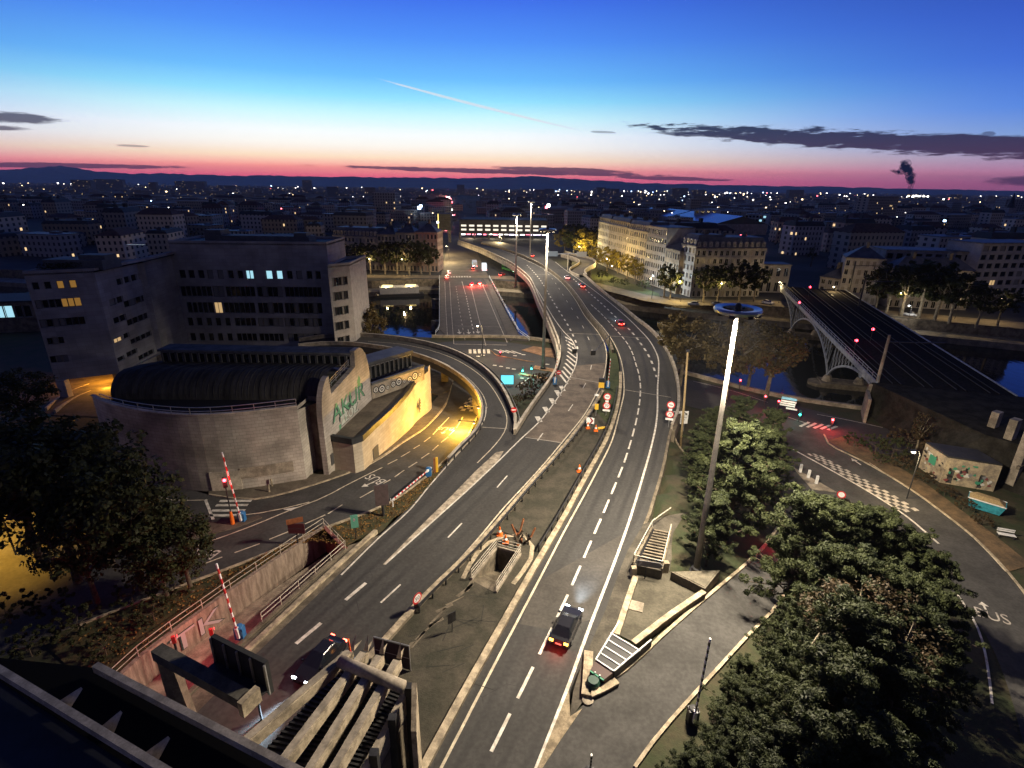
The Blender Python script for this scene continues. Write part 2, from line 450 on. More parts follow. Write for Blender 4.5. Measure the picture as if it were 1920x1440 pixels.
def stone_mat(name, c, cm, bw=.9, bh=.42, offset=.5, stain=.35):
    """coursed stone cladding: joints far too fine to pick apart at this distance"""
    m = bpy.data.materials.new(name); m.use_nodes = True; MATS[name] = m
    t = m.node_tree; n = NB(t); b = t.nodes['Principled BSDF']
    g = n.n('ShaderNodeNewGeometry'); sp = n.n('ShaderNodeSeparateXYZ'); t.links.new(g.outputs['Position'], sp.inputs[0])
    u = n.m('ADD', sp.outputs[0], n.m('MULTIPLY', sp.outputs[1], .83)); cb = n.n('ShaderNodeCombineXYZ')
    n.put(cb.inputs[0], u); n.put(cb.inputs[1], sp.outputs[2])
    br = n.n('ShaderNodeTexBrick'); t.links.new(cb.outputs[0], br.inputs['Vector'])
    br.inputs['Scale'].default_value = 1; br.inputs['Brick Width'].default_value = bw; br.inputs['Row Height'].default_value = bh
    br.inputs['Mortar Size'].default_value = .022; br.inputs['Bias'].default_value = 0
    br.inputs['Color1'].default_value = tuple(c) + (1,); br.inputs['Color2'].default_value = tuple(v * .82 for v in c) + (1,)
    br.inputs['Mortar'].default_value = tuple(cm) + (1,); br.offset = offset
    ns = n.n('ShaderNodeTexNoise'); t.links.new(g.outputs['Position'], ns.inputs['Vector']); ns.inputs['Scale'].default_value = .22; ns.inputs['Detail'].default_value = 6
    f = n.smooth(ns.outputs[0], .3, .7, 1 - stain, 1.1)
    mu = n.n('ShaderNodeVectorMath', operation='SCALE'); t.links.new(br.outputs[0], mu.inputs[0]); n.put(mu.inputs['Scale'], f)
    t.links.new(mu.outputs[0], b.inputs['Base Color']); b.inputs['Roughness'].default_value = .85
    bp = n.n('ShaderNodeBump'); bp.inputs['Strength'].default_value = .35; bp.inputs['Distance'].default_value = .04
    t.links.new(br.outputs['Fac'], bp.inputs['Height']); bp.invert = True; t.links.new(bp.outputs[0], b.inputs['Normal'])
    return m
STONE = stone_mat('stone_cladding', (.44, .40, .345), (.25, .22, .19), stain=.5)
STONE_G = stone_mat('grey_panel_cladding', (.38, .36, .34), (.24, .23, .22), 1.6, .8, 0.0, .3)
STONE_L = stone_mat('limestone_wall', (.52, .45, .34), (.36, .30, .22), 1.1, .45)

def leaf_mat(name, c, c2):
    m = bpy.data.materials.new(name); m.use_nodes = True; MATS[name] = m
    t = m.node_tree; n = NB(t); b = t.nodes['Principled BSDF']
    at = n.n('ShaderNodeAttribute'); at.attribute_name = 'tone'
    oi = n.n('ShaderNodeObjectInfo')
    f = n.m('ADD', n.m('MULTIPLY', at.outputs['Fac'], .8), n.m('MULTIPLY', oi.outputs['Random'], .2))
    t.links.new(n.mix(f, tuple(c2), tuple(c)), b.inputs['Base Color'])
    b.inputs['Roughness'].default_value = .65; b.inputs['Specular IOR Level'].default_value = .25
    tr = n.n('ShaderNodeBsdfTranslucent'); t.links.new(n.mix(f, tuple(c2), tuple(c)), tr.inputs[0])
    mx = n.n('ShaderNodeMixShader'); mx.inputs[0].default_value = .22
    o = t.nodes['Material Output']; t.links.new(b.outputs[0], mx.inputs[1]); t.links.new(tr.outputs[0], mx.inputs[2]); t.links.new(mx.outputs[0], o.inputs[0])
    return m
PINE = leaf_mat('pine_needles', (.062, .074, .026), (.012, .019, .009))
LEAF_A = leaf_mat('autumn_leaves', (.19, .14, .05), (.075, .058, .024))
LEAF_D = leaf_mat('dark_leaves', (.060, .065, .022), (.018, .024, .010))
LEAF_Y = leaf_mat('yellow_leaves', (.42, .30, .05), (.14, .13, .03))
LEAF_B = leaf_mat('brown_scrub', (.085, .055, .026), (.028, .024, .012))

def water_mat():
    m = bpy.data.materials.new('river_water'); m.use_nodes = True; t = m.node_tree; n = NB(t); b = t.nodes['Principled BSDF']
    b.inputs['Base Color'].default_value = (.006, .009, .012, 1); b.inputs['Roughness'].default_value = .04; b.inputs['IOR'].default_value = 1.33
    g = n.n('ShaderNodeNewGeometry'); mp = n.n('ShaderNodeMapping'); t.links.new(g.outputs['Position'], mp.inputs[0]); mp.inputs['Scale'].default_value = (.5, .22, 1)
    w1 = n.n('ShaderNodeTexNoise'); t.links.new(mp.outputs[0], w1.inputs['Vector']); w1.inputs['Scale'].default_value = 1.1; w1.inputs['Detail'].default_value = 4
    bp = n.n('ShaderNodeBump'); bp.inputs['Strength'].default_value = .07; bp.inputs['Distance'].default_value = .5
    t.links.new(w1.outputs[0], bp.inputs['Height']); t.links.new(bp.outputs[0], b.inputs['Normal'])
    return m
WATER_M = water_mat()

def road_mat(name, c, c2, lanes, dark=.72):
    """asphalt with rubbed wheel tracks, an oily middle and patches; 'across' runs 0-1 over the carriageway"""
    m = bpy.data.materials.new(name); m.use_nodes = True; MATS[name] = m; t = m.node_tree; n = NB(t); b = t.nodes['Principled BSDF']
    at = n.n('ShaderNodeAttribute'); at.attribute_name = 'across'; g = n.n('ShaderNodeNewGeometry')
    ns = n.n('ShaderNodeTexNoise'); t.links.new(g.outputs['Position'], ns.inputs['Vector']); ns.inputs['Scale'].default_value = .16; ns.inputs['Detail'].default_value = 7; ns.inputs['Roughness'].default_value = .65
    fine = n.n('ShaderNodeTexNoise'); t.links.new(g.outputs['Position'], fine.inputs['Vector']); fine.inputs['Scale'].default_value = 3.2; fine.inputs['Detail'].default_value = 4
    wob = n.m('MULTIPLY', n.m('SUBTRACT', ns.outputs[0], .5), .05)
    f = n.m('FRACT', n.m('MULTIPLY', n.m('ADD', at.outputs['Fac'], wob), lanes))
    d1 = n.m('ABSOLUTE', n.m('SUBTRACT', f, .27)); d2 = n.m('ABSOLUTE', n.m('SUBTRACT', f, .73)); d = n.m('MINIMUM', d1, d2)
    tr = n.m('MULTIPLY', n.smooth(d, .02, .15, 1.0, 0.0), n.smooth(ns.outputs[0], .3, .62))
    oil = n.m('MULTIPLY', n.smooth(n.m('ABSOLUTE', n.m('SUBTRACT', f, .5)), .0, .09, 1.0, 0.0), n.smooth(fine.outputs[0], .45, .7))
    basec = n.mix(n.smooth(ns.outputs[0], .3, .7), tuple(c2), tuple(c))
    k = n.m('SUBTRACT', 1.0, n.m('ADD', n.m('MULTIPLY', tr, 1 - dark), n.m('MULTIPLY', oil, .25))); k = n.m('MULTIPLY', k, n.smooth(fine.outputs[0], .25, .75, .82, 1.16))
    # fine crazed cracks
    vo = n.n('ShaderNodeTexVoronoi'); vo.feature = 'DISTANCE_TO_EDGE'; t.links.new(g.outputs['Position'], vo.inputs['Vector']); vo.inputs['Scale'].default_value = .32
    crk = n.m('MULTIPLY', n.smooth(vo.outputs['Distance'], .0, .014, 1.0, 0.0), n.smooth(ns.outputs[0], .52, .62)); k = n.m('MULTIPLY', k, n.m('SUBTRACT', 1.0, n.m('MULTIPLY', crk, .5)))
    mu = n.n('ShaderNodeVectorMath', operation='SCALE'); t.links.new(basec, mu.inputs[0]); n.put(mu.inputs['Scale'], k); t.links.new(mu.outputs[0], b.inputs['Base Color'])
    n.put(b.inputs['Roughness'], n.m('SUBTRACT', .9, n.m('MULTIPLY', tr, .18))); b.inputs['Specular IOR Level'].default_value = .3
    bp = n.n('ShaderNodeBump'); bp.inputs['Strength'].default_value = .22; bp.inputs['Distance'].default_value = .05; tb = n.n('ShaderNodeTexNoise'); tb.inputs['Scale'].default_value = 28; t.links.new(g.outputs['Position'], tb.inputs['Vector']); t.links.new(tb.outputs[0], bp.inputs['Height']); t.links.new(bp.outputs[0], b.inputs['Normal'])
    return m
ROAD_L = road_mat('road_tunnel_bound', (.066, .064, .060), (.048, .046, .043), 2.0, .62)
ROAD_R = road_mat('road_outbound', (.064, .062, .059), (.046, .045, .043), 2.6, .62)
ROAD_S = road_mat('road_ramp', (.066, .064, .061), (.050, .048, .046), 1.0, .62)
rnd = random.Random(7)
# ------------------------------------------------------------------ land and water
def interp(tab, x):
    for (x0, y0), (x1, y1) in zip(tab, tab[1:]):
        if x <= x1: return y0 + (y1 - y0) * (max(x, x0) - x0) / (x1 - x0)
    return tab[-1][1]
NEAR_BANK = [(-900, 240), (-300, 178), (-64, 152), (-23, 148), (6, 147), (22, 136), (38, 121), (56, 104.5), (75, 96), (110, 84), (300, 10), (420, -80)]
FAR_BANK = [(-900, 330), (-300, 268), (-64, 243), (-36, 252), (-8, 250), (30, 232), (49, 222), (74, 208), (128, 184), (300, 105), (700, -90)]
mb = MB(); nx, ny = 150, 110
xs = [-900, -600, -420, -300, -220] + [-160 + 340 * i / (nx - 1) for i in range(nx)] + [220, 300, 420]
rows = []
for x in xs:
    yb = interp(NEAR_BANK, x); y0 = -90 if x < 100 else min(-90, yb - 60)
    rows.append([(x, y0 + (yb - y0) * j / (ny - 1)) for j in range(ny)])
for r in rows: mb.v += [(x, y, T(x, y) - .05) for x, y in r]
for i in range(len(rows) - 1):
    for j in range(ny - 1):
        a = i * ny + j; mb.f.append((a, a + ny, a + ny + 1, a + 1)); mb.mi.append(0)
struct(mb, 'ground', GROUND, smooth=True)
mb = MB()
for tab in (NEAR_BANK, FAR_BANK):
    for (x0, y0), (x1, y1) in zip(tab, tab[1:]):
        n = max(1, int(abs(x1 - x0) / 12))
        for k in range(n):
            a = Vector((x0 + (x1 - x0) * k / n, y0 + (y1 - y0) * k / n, 0)); b = Vector((x0 + (x1 - x0) * (k + 1) / n, y0 + (y1 - y0) * (k + 1) / n, 0))
            for p in (a, b): p.z = ST - .05
            dz = Vector((0, 0, WATER - ST - 2)); mb.quad(a, b, b + dz, a + dz)
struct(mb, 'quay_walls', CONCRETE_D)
# coping stones of the near quay
mb = MB(); wall_along(mb, catmull([Vector((x, y, ST)) for x, y in NEAR_BANK[3:9]], 4), .7, -.05, .75); q_near = struct(mb, 'quay_parapet', CONCRETE)
mb = MB(); mb.quad((-1500, -400, WATER), (1500, -400, WATER), (1500, 420, WATER), (-1500, 420, WATER)); struct(mb, 'river', WATER_M)
# lower quay along the far bank
mb = MB(); pth = catmull([Vector((x, y - 9, WATER + 2.0)) for x, y in FAR_BANK[1:10]], 8); ribbon(mb, offset_path(pth, -9.2), offset_path(pth, 0), drop=3.5)
struct(mb, 'lower_quay', mat('quay_paving', (.22, .19, .14), .9, .3, .6))
# the far bank and the plain beyond
mb = MB(); R = 16000
for (x0, y0), (x1, y1) in zip(FAR_BANK, FAR_BANK[1:]): mb.quad((x0, y0, ST - .05), (x1, y1, ST - .05), (x1 * 2.2, max(y1 + 700, 500), ST - .05), (x0 * 2.2, max(y0 + 700, 500), ST - .05))
far = [(x * 2.2, max(y + 700, 500)) for x, y in FAR_BANK]
for (x0, y0), (x1, y1) in zip(far, far[1:]): mb.quad((x0, y0, ST - .05), (x1, y1, ST - .05), (x1 * 12, R, ST - .05), (x0 * 12, R, ST - .05))
mb.quad((far[-1][0], far[-1][1], ST - .05), (far[-1][0] * 9, -90 * 4, ST - .05), (far[-1][0] * 12, R, ST - .05), (far[-1][0] * 12, R, ST - .05))
mb.quad((far[0][0], far[0][1], ST - .05), (far[0][0] * 9, 1500, ST - .05), (far[0][0] * 12, R, ST - .05), (far[0][0] * 12, R, ST - .05))
CITYG = mat('city_ground', (.035, .036, .034), .95, .5, .02)
struct(mb, 'far_plain', CITYG)
# mountains
prof = [(-700, 20), (-300, 24), (0, 20), (60, 19), (120, 23), (165, 28), (195, 25), (235, 18), (300, 15), (360, 17), (420, 14), (560, 15), (640, 15), (720, 14), (775, 16),
        (860, 14), (920, 16), (985, 20), (1040, 18), (1110, 13), (1200, 10), (1300, 9), (1440, 9), (1540, 8), (1640, 6), (1760, 6), (1920, 5), (2300, 5), (2900, 5)]
mb = MB(); DM = 12500.0; nr = random.Random(3); front = []; k = -700
jag = 0
while k <= 2900:
    az = math.atan((k - 960) / F / math.cos(PITCH) * .985)
    h = interp(prof, k); jag = jag * .6 + nr.uniform(-1.1, 1.1) * min(1, h / 12)
    top = H + (h + jag) / F * DM * .97
    d0, d1 = DM - 1500, DM
    front.append([(d0 * math.sin(az) / math.cos(az * .5), d0, ST), (d1 * math.tan(az) * .97, d1, (top - H) * (.62 + nr.uniform(-.06, .06)) + H - 40), (d1 * math.tan(az), d1 + 600, top)])
    k += 7
for a, b in zip(front, front[1:]):
    for j in range(2): mb.quad(a[j], b[j], b[j + 1], a[j + 1])
struct(mb, 'mountains', mat('mountain_rock', (.10, .11, .14), .95, .2, .002))

# ------------------------------------------------------------------ motorway, ramp and streets
LP = [(860, 452), (905, 468), (935, 482), (960, 495), (979, 509), (994, 523), (1003, 539), (1012, 561), (1021, 579), (1030, 597), (1040, 620), (1049, 644), (1052, 662), (1050, 680), (1043, 700), (1030, 722), (1010, 750), (985, 787), (968, 815)]
GORE = [(968, 815), (930, 869), (880, 915), (830, 960), (722, 1058), (560, 1205), (400, 1350), (280, 1460)]
LR = [(900, 458), (935, 467), (960, 476), (985, 487), (1008, 498), (1030, 511), (1054, 531), (1080, 564), (1097, 593), (1124, 627), (1134, 646), (1137, 662), (1136, 685), (1130, 712), (1115, 744), (1094, 780), (1060, 822), (1020, 870), (982, 912), (942, 955), (895, 1012), (830, 1083), (765, 1152), (690, 1232), (560, 1370), (490, 1445)]
LRW = [(1130, 735), (1106, 775), (1072, 822), (1030, 872), (1003, 902), (960, 952), (932, 985), (884, 1038), (795, 1125), (725, 1202), (650, 1285), (540, 1405)]   # median wall, left carriageway side
RL = [(905, 456), (940, 464), (965, 472), (990, 482), (1016, 495), (1040, 511), (1062, 529), (1088, 560), (1108, 589), (1137, 622), (1152, 645), (1160, 662), (1167, 687), (1170, 719), (1170, 737), (1166, 756), (1160, 780), (1146, 830), (1120, 882), (1100, 920), (1056, 1000), (1012, 1085), (920, 1260), (826, 1442), (780, 1530)]
RLW = [(1163, 700), (1163, 725), (1160, 750), (1152, 785), (1136, 828), (1108, 880), (1086, 920), (1058, 972), (1027, 1025), (994, 1082), (945, 1170), (890, 1268), (796, 1442), (745, 1540)]  # median wall, right carriageway side
RR = [(1041, 491), (1060, 506), (1090, 527), (1120, 549), (1150, 573), (1181, 600), (1202, 621), (1215, 635), (1227, 654), (1234, 671), (1235, 694), (1233, 725), (1232, 780), (1230, 797), (1220, 842), (1205, 895), (1172, 1000), (1150, 1060), (1125, 1125), (1100, 1190), (1067, 1283), (1005, 1442), (970, 1530)]
RP = [(1093, 516), (1104, 526), (1116, 537), (1138, 556), (1167, 579), (1192, 600), (1215, 618), (1235, 639), (1250, 662), (1261, 690), (1268, 725), (1269, 750), (1267, 775), (1256, 803)]
RE = RP + [(1250, 830), (1242, 870), (1226, 925), (1205, 985), (1178, 1030), (1158, 1080), (1135, 1145), (1108, 1205), (1072, 1287), (1010, 1442), (975, 1530)]
RAMP_O = [(560, 640), (600, 634), (655, 630), (700, 632), (750, 637), (800, 646), (850, 661), (890, 681), (920, 704), (945, 735), (960, 765), (969, 790), (968, 815)]
RAMP_I = [(560, 652), (600, 648), (655, 648), (700, 653), (760, 664), (810, 680), (850, 701), (880, 726), (897, 750), (902, 780), (891, 812), (862, 842), (838, 868)]
LEFT_E = RAMP_I + [(800, 910), (765, 952), (712, 1003), (640, 1072), (560, 1150), (455, 1250), (350, 1355), (250, 1450)]
lp, gore, lr, rl, rr, rp, re_ = [Pl(q) for q in (LP, GORE, LR, RL, RR, RP, RE)]
ramp_o, ramp_i, left_e = Pl(RAMP_O), Pl(RAMP_I), Pl(LEFT_E)
lrw, rlw = Pl(LRW), Pl(RLW)

motorway = thing('motorway_viaduct', 'twin-carriageway asphalt motorway curving over the river on a concrete viaduct', 'motorway', P(1000, 700))
# left carriageway: everything left of the median
med_far_l = Pl([(x + 2, y - .6) for x, y in LR[:12]]); med_far_r = Pl([(x - 2, y + .6) for x, y in RL[:12]])
NS = 260
mb = MB(); ribbon(mb, lp + gore[1:], Pl([(x + 1.5, y - .5) for x, y in LR[:13]] + LRW[0:]), NS, drop=1.6, cross=6); d1 = across(mb, mb.build('road_deck', ROAD_L, motorway))
# far part of right carriageway starts where the side ramp joins
RE_far = [(905, 447), (945, 455), (985, 464), (1007, 471), (1022, 480), (1041, 491), (1057, 502), (1070, 511), (1084, 515)]
mb = MB(); ribbon(mb, Pl([(x - 1.5, y + .5) for x, y in RL[:12]] + RLW), Pl(RE_far + RE), NS, drop=1.6, cross=6); across(mb, mb.build('road_deck', ROAD_R, motorway))
# merging slip ramp
mb = MB(); ribbon(mb, left_e, ramp_o + gore[1:], 200, drop=1.3, cross=4)
ramp = thing('slip_ramp_viaduct', 'curved concrete slip ramp sweeping out from behind the grey offices to join the motorway', 'ramp', P(880, 720))
across(mb, mb.build('road_deck', ROAD_S, ramp))
# median ground between the two walls
mb = MB(); ribbon(mb, lrw, rlw, 120, cross=3)
med = struct(mb, 'median_ground', mat('median_asphalt', (.070, .060, .044), .95, 0, .45, c2=(.034, .033, .022), bump=.7, bscale=9))
mb = MB(); ribbon(mb, Pl([(1138, 640), (1143, 665), (1142, 690), (1138, 712), (1128, 742), (1115, 768)]), Pl([(1148, 642), (1157, 668), (1162, 700), (1162, 730), (1156, 765), (1143, 800)]), 40)
for v in range(len(mb.v)): mb.v[v] = (mb.v[v][0], mb.v[v][1], .02)
struct(mb, 'median_grass', GRASS_M)
# parapets and walls
def rail_wall(path, nm, mt, parent, wd, h, o=0.0, cap=None, z0=-.9):
    m1 = MB(); wall_along(m1, path, wd, z0, h, o=o); m1.build(nm, mt, parent)
    if cap:
        m2 = MB(); wall_along(m2, path, wd + .08, h + .003, h + .1, o=o); m2.build('coping', cap, parent)
# path direction far -> near, so +offset is to the left seen along travel back to us
rail_wall(lp, 'parapet', CONCRETE, motorway, .35, .75, o=.25, cap=CONCRETE_L)
rail_wall(rp, 'parapet', CONCRETE, motorway, .35, .75, o=-.25, cap=CONCRETE_L)
mid = [a.lerp(b, .5) for a, b in zip(resample(med_far_l, 70), resample(med_far_r, 70))]
rail_wall(mid, 'median_barrier', CONCRETE_D, motorway, .5, .8)
rail_wall(ramp_o, 'parapet', CONCRETE, ramp, .35, .85, o=.25, cap=CONCRETE_L)
rail_wall(ramp_i, 'parapet', CONCRETE, ramp, .3, .8, o=-.2, cap=CONCRETE_L)
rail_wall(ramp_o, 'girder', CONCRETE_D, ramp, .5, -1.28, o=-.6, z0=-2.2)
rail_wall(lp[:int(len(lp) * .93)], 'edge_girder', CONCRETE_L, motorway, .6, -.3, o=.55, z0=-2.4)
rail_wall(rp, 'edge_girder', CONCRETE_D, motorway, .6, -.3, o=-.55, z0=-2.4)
# median walls, low and tan topped
w1 = thing('median_wall', 'low tan concrete wall along the tunnel-bound carriageway median', 'low wall', lrw[len(lrw) // 2])
rail_wall(lrw, 'wall_body', CONCRETE_D, w1, .5, .35, z0=-.2); rail_wall(lrw, 'wall_top', KERB, w1, .56, .42, z0=.353)
w2 = thing('median_wall', 'low tan concrete wall with guard rail along the outbound carriageway median', 'low wall', rlw[len(rlw) // 2])
rail_wall(rlw, 'wall_body', CONCRETE_D, w2, .5, .35, z0=-.2); rail_wall(rlw, 'wall_top', KERB, w2, .56, .42, z0=.353)
# dark guard rails on posts along both median walls
def guard_rail(path, o, s0, s1, lab, grp=None, mt=METAL_D, gap=2.0, h=.75):
    t = thing('guard_rail', lab, 'guard rail', at_len(path, s0)[0], grp)
    s1 = min(s1, length(path) - .5); seg = offset_path(path, o); m = MB(); pts = []; s = s0
    while s < s1: p, d = at_len(seg, s); pts.append(p + Vector((0, 0, h))); s += 2.0
    for a, b in zip(pts, pts[1:]): m.bar(a, b, .08, .3)
    m.build('beam', mt, t); s = s0; k = 0
    pm = MB(); pm.box((0, 0, 0), (.1, .14, h)); me = pm.mesh('post', mt)
    while s < s1:
        p, d = at_len(seg, s); place(me, 'post', t, p - t.location, math.atan2(d.y, d.x)); s += gap
guard_rail(lrw, -.55, 8, 62, 'dark steel guard rail beside the tan wall of the tunnel-bound road')
guard_rail(rlw, .55, 10, 62, 'dark steel guard rail beside the tan wall of the outbound road')
guard_rail(ramp_o, -.4, 4, length(ramp_o) - 2, 'dark guard rail inside the outer parapet of the slip ramp', gap=3)
guard_rail(left_e, -.55, length(ramp_i) - 40, length(ramp_i) + 4, 'dark guard rail along the inner edge of the slip ramp', gap=2.5)
# piers
def pier(parent, p, wd, top, bottom, rz=0.0):
    m = MB(); m.box((p.x, p.y, bottom), (wd, 1.1, top - bottom - .8), rz); m.box((p.x, p.y, top - .797), (wd * 1.25, 1.5, .8), rz); m.build('pier', CONCRETE_D, parent)
for s in (.12, .27, .42, .56, .7, .84):
    i = int(s * NS)
    a, b = resample(lp, 200)[min(199, int(s * 200))], resample(Pl(LR[:17]), 200)[min(199, int(s * 200))]
    p = a.lerp(b, .5); pier(motorway, p, 3.2, -1.6, WATER - .5 if 150 < p.y < 245 else T(p.x, p.y) if p.y < 150 else ST)
    a, b = resample(Pl(RL[:17]), 200)[min(199, int(s * 200))], resample(rp, 200)[min(199, int(s * 200))]
    p = a.lerp(b, .5); pier(motorway, p, 3.2, -1.6, WATER - .5 if 135 < p.y < 235 else T(p.x, p.y) if p.y < 150 else ST)
for px, py in [(690, 641), (833, 672), (893, 720)]:
    p = P(px, py); pier(ramp, p, 1.5, -1.3, T(p.x, p.y) - .3)
# abutment walls where the road comes down to the land
mb = MB(); wall_along(mb, [p for p in ramp_i + left_e[len(ramp_i):len(ramp_i) + 14] if p.y < 92], .4, -5.6, -1.25, o=-.15); mb.build('retaining_wall', CONCRETE_D, ramp)
mb = MB(); wall_along(mb, [p for p in ramp_o if p.y < 92], .4, -5.6, -1.25, o=.15); mb.build('retaining_wall', CONCRETE_D, ramp)
mb = MB(); wall_along(mb, [p for p in re_ if p.y < 100 and p.y > 50], .4, -5.6, -.06, o=-.15); mb.build('retaining_wall', CONCRETE_D, motorway)
mb = MB(); wall_along(mb, [p for p in lp if p.y < 100], .4, -5.6, -1.55, o=.15); mb.build('retaining_wall', CONCRETE_D, motorway)

# ---- painted lines (each dash its own piece)
def line(parent, path, wd, nm='edge_line', mt=PAINT_Y, s0=0, s1=None, dz=.008):
    m = MB(); stripe(m, path, wd, s0, s1, dz=dz); return m.build(nm, mt, parent, fix=False)
def dashes(parent, path, wd, on, offl, mt=PAINT, s0=0.0, s1=None, dz=.008, nm='lane_dash'):
    L = length(path) if s1 is None else s1; s = s0
    while s < L - on * .5:
        m = MB(); stripe(m, path, wd, s, min(s + on, L), dz=dz); m.build(nm, mt, parent, fix=False); s += on + offl
line(motorway, Pl(LR[1:]), .18); line(motorway, Pl(RL[1:]), .2)
line(motorway, Pl(RR), .26, mt=PAINT)
LLs = Pl([(1000, 532), (1018, 561), (1030, 583), (1042, 602), (1059, 624), (1072, 637), (1079, 652), (1082, 666), (1079, 686), (1070, 705), (1059, 725), (1040, 754), (1002, 800), (982, 818), (930, 869), (880, 916), (830, 961), (722, 1058)])
line(motorway, LLs, .2, mt=PAINT)
dashes(motorway, Pl([(988, 497), (996, 505), (1010, 521), (1023, 541), (1034, 560), (1050, 586), (1064, 608), (1074, 628), (1081, 645), (1083, 655)]), .38, 2.2, 3.4)
dashes(motorway, Pl([(1000, 488), (1030, 516), (1065, 568), (1090, 607), (1100, 627), (1109, 650), (1110, 677), (1102, 710), (1086, 740), (1062, 776)]), .14, 3, 8.5)
# near dashes of the tunnel-bound road, exactly as they lie
for a, b, wd in [((1008, 826), (1018, 812), .16), ((932, 914), (951, 892), .16), ((840, 1008), (866, 981), .17), ((714, 1130), (751, 1096), .18), ((648, 1125), (686, 1093), .34), ((555, 1207), (602, 1168), .34), ((466, 1292), (498, 1258), .34)]:
    line(motorway, [P(*a), P(*b)], wd, 'lane_dash', PAINT)
line(motorway, Pl([(912, 760), (908, 787), (882, 824), (842, 869), (800, 917), (765, 960), (716, 1003), (640, 1078)]), .18, mt=PAINT)
line(motorway, Pl([(690, 640), (750, 645), (800, 655), (850, 672), (885, 692), (912, 714), (936, 748), (950, 780), (948, 806), (930, 832), (895, 868)]), .14, mt=PAINT_Y)
line(motorway, Pl([(690, 647), (760, 657), (815, 673), (857, 694), (889, 720), (908, 745), (913, 765)]), .14, mt=PAINT_Y)
# wedge of worn hatching at the nose of the merge
m = MB(); m.poly([P(x, y, .006) for x, y in [(944, 846), (932, 868), (880, 915), (830, 960), (722, 1059), (718, 1058), (800, 975), (848, 928), (895, 880), (930, 848)]]); m.build('gore_marking', mat('worn_gore_paint', (.34, .29, .22), .85, .5, 1.2), motorway, fix=False)
dash_r = Pl([(1108, 571), (1125, 586), (1145, 607), (1160, 624), (1175, 642), (1185, 660), (1192, 682), (1199, 706), (1201, 731), (1199, 756), (1195, 780), (1185, 820), (1170, 868), (1148, 922), (1127, 972), (1108, 1015), (1060, 1125), (995, 1260), (905, 1442), (870, 1515)])
dashes(motorway, dash_r, .24, 3.0, 1.33, s1=length(dash_r))
dashes(motorway, Pl([(1075, 523), (1106, 550), (1131, 572), (1155, 595), (1184, 622), (1194, 634), (1202, 645), (1211, 658), (1219, 672), (1225, 687), (1231, 707)]), .42, 2.2, 2.6)
# hatched shoulder
for k in range(11):
    t = k / 10; x = 1059 + 24 * math.sin(t * 2.6); y = 628 + t * 78
    xr = interp([(620, 1057), (637, 1072), (652, 1079), (666, 1082), (686, 1079), (705, 1070), (730, 1055)][:], 0) if False else None
    px = 0
    tab = [(600, 1042), (624, 1059), (637, 1071), (652, 1078), (666, 1081), (686, 1078), (705, 1069), (725, 1058)]
    y1 = 632 + 7.6 * k
    x1 = interp(tab, y1 + 8 - k * .2)
    line(motorway, [P(x1 - 14 - 2.4 * (1 - abs(k - 5) / 5), y1 - 1 - k * .5), P(x1, y1 + 7 + .5 * k)], .4, 'hatching', PAINT)
for px, py in [(1054, 728), (1046, 737), (1036, 752), (1024, 768), (1010, 786)]:
    line(motorway, [P(px - 3, py - 5), P(px + 3, py + 5)], .8, 'chevron_mark', PAINT)
# expansion joints
for a, b in [((1062, 625), (1124, 627)), ((1142, 630), (1213, 634)), ((1068, 707), (1131, 719)), ((1172, 731), (1258, 745)), ((985, 820), (1052, 830)), ((904, 801), (951, 804)), ((991, 514), (1034, 515))]:
    line(motorway, [P(*a), P(*b)], .22, 'expansion_joint', TILE_D, dz=.012)
# road patches, flush sheets of other asphalt
def patch(nm, pts, z, mt, drape=False):
    m = MB(); pp = [D(x, y, z) + Vector((0, 0, z)) if drape else P(x, y, z) for x, y in pts]; m.poly(pp); return m.build(nm, mt, motorway, fix=False)
if False: patch('asphalt_patch', [(1164, 718), (1164, 726), (1150, 800), (1098, 922), (1197, 922), (1212, 868), (1229, 795), (1231, 733)], .004, mat('asphalt_patch_dark', (.058, .056, .052), .85, .2, .3))
patch('asphalt_patch', [(1006, 1092), (975, 1170), (1030, 1180), (1108, 1162), (1140, 1090), (1170, 1000)], .004, mat('asphalt_patch_mid', (.066, .060, .052), .85, .2, .4))

m = MB(); la = Pl([(1079, 686), (1070, 705), (1059, 725), (1040, 754), (1002, 800), (984, 818)]); ra = Pl([(1137, 680), (1130, 712), (1115, 744), (1094, 780), (1060, 822), (1052, 831)])
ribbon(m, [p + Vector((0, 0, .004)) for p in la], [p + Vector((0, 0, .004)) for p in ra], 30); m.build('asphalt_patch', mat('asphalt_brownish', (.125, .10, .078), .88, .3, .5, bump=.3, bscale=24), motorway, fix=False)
# ------------------------------------------------------------------ streets on the land
def drape_ribbon(name, L, R_, mt, dz, n=90, cross=6):
    m = MB(); a = resample(catmull([D(x, y) for x, y in L]), n); b = resample(catmull([D(x, y) for x, y in R_]), n)
    for p, q in zip(a, b):
        for c in range(cross + 1):
            v = p.lerp(q, c / cross); m.v.append((v.x, v.y, T(v.x, v.y) + dz))
    for i in range(n - 1):
        for c in range(cross):
            k = i * (cross + 1) + c; m.f.append((k, k + 1, k + cross + 2, k + cross + 1)); m.mi.append(0)
    return struct(m, name, mt)
BUS_L = [(850, 712), (843, 735), (838, 755), (820, 780), (792, 807), (760, 827), (725, 852), (680, 876), (580, 912), (477, 936), (390, 927), (320, 905), (250, 880), (150, 840), (40, 800)]
BUS_R = [(925, 722), (906, 748), (893, 790), (868, 830), (840, 858), (800, 893), (730, 942), (615, 987), (465, 1051), (340, 1098), (200, 1150), (80, 1200), (-60, 1260)]
bus_road = drape_ribbon('bus_road', BUS_L, BUS_R, ASPHALT, .02)
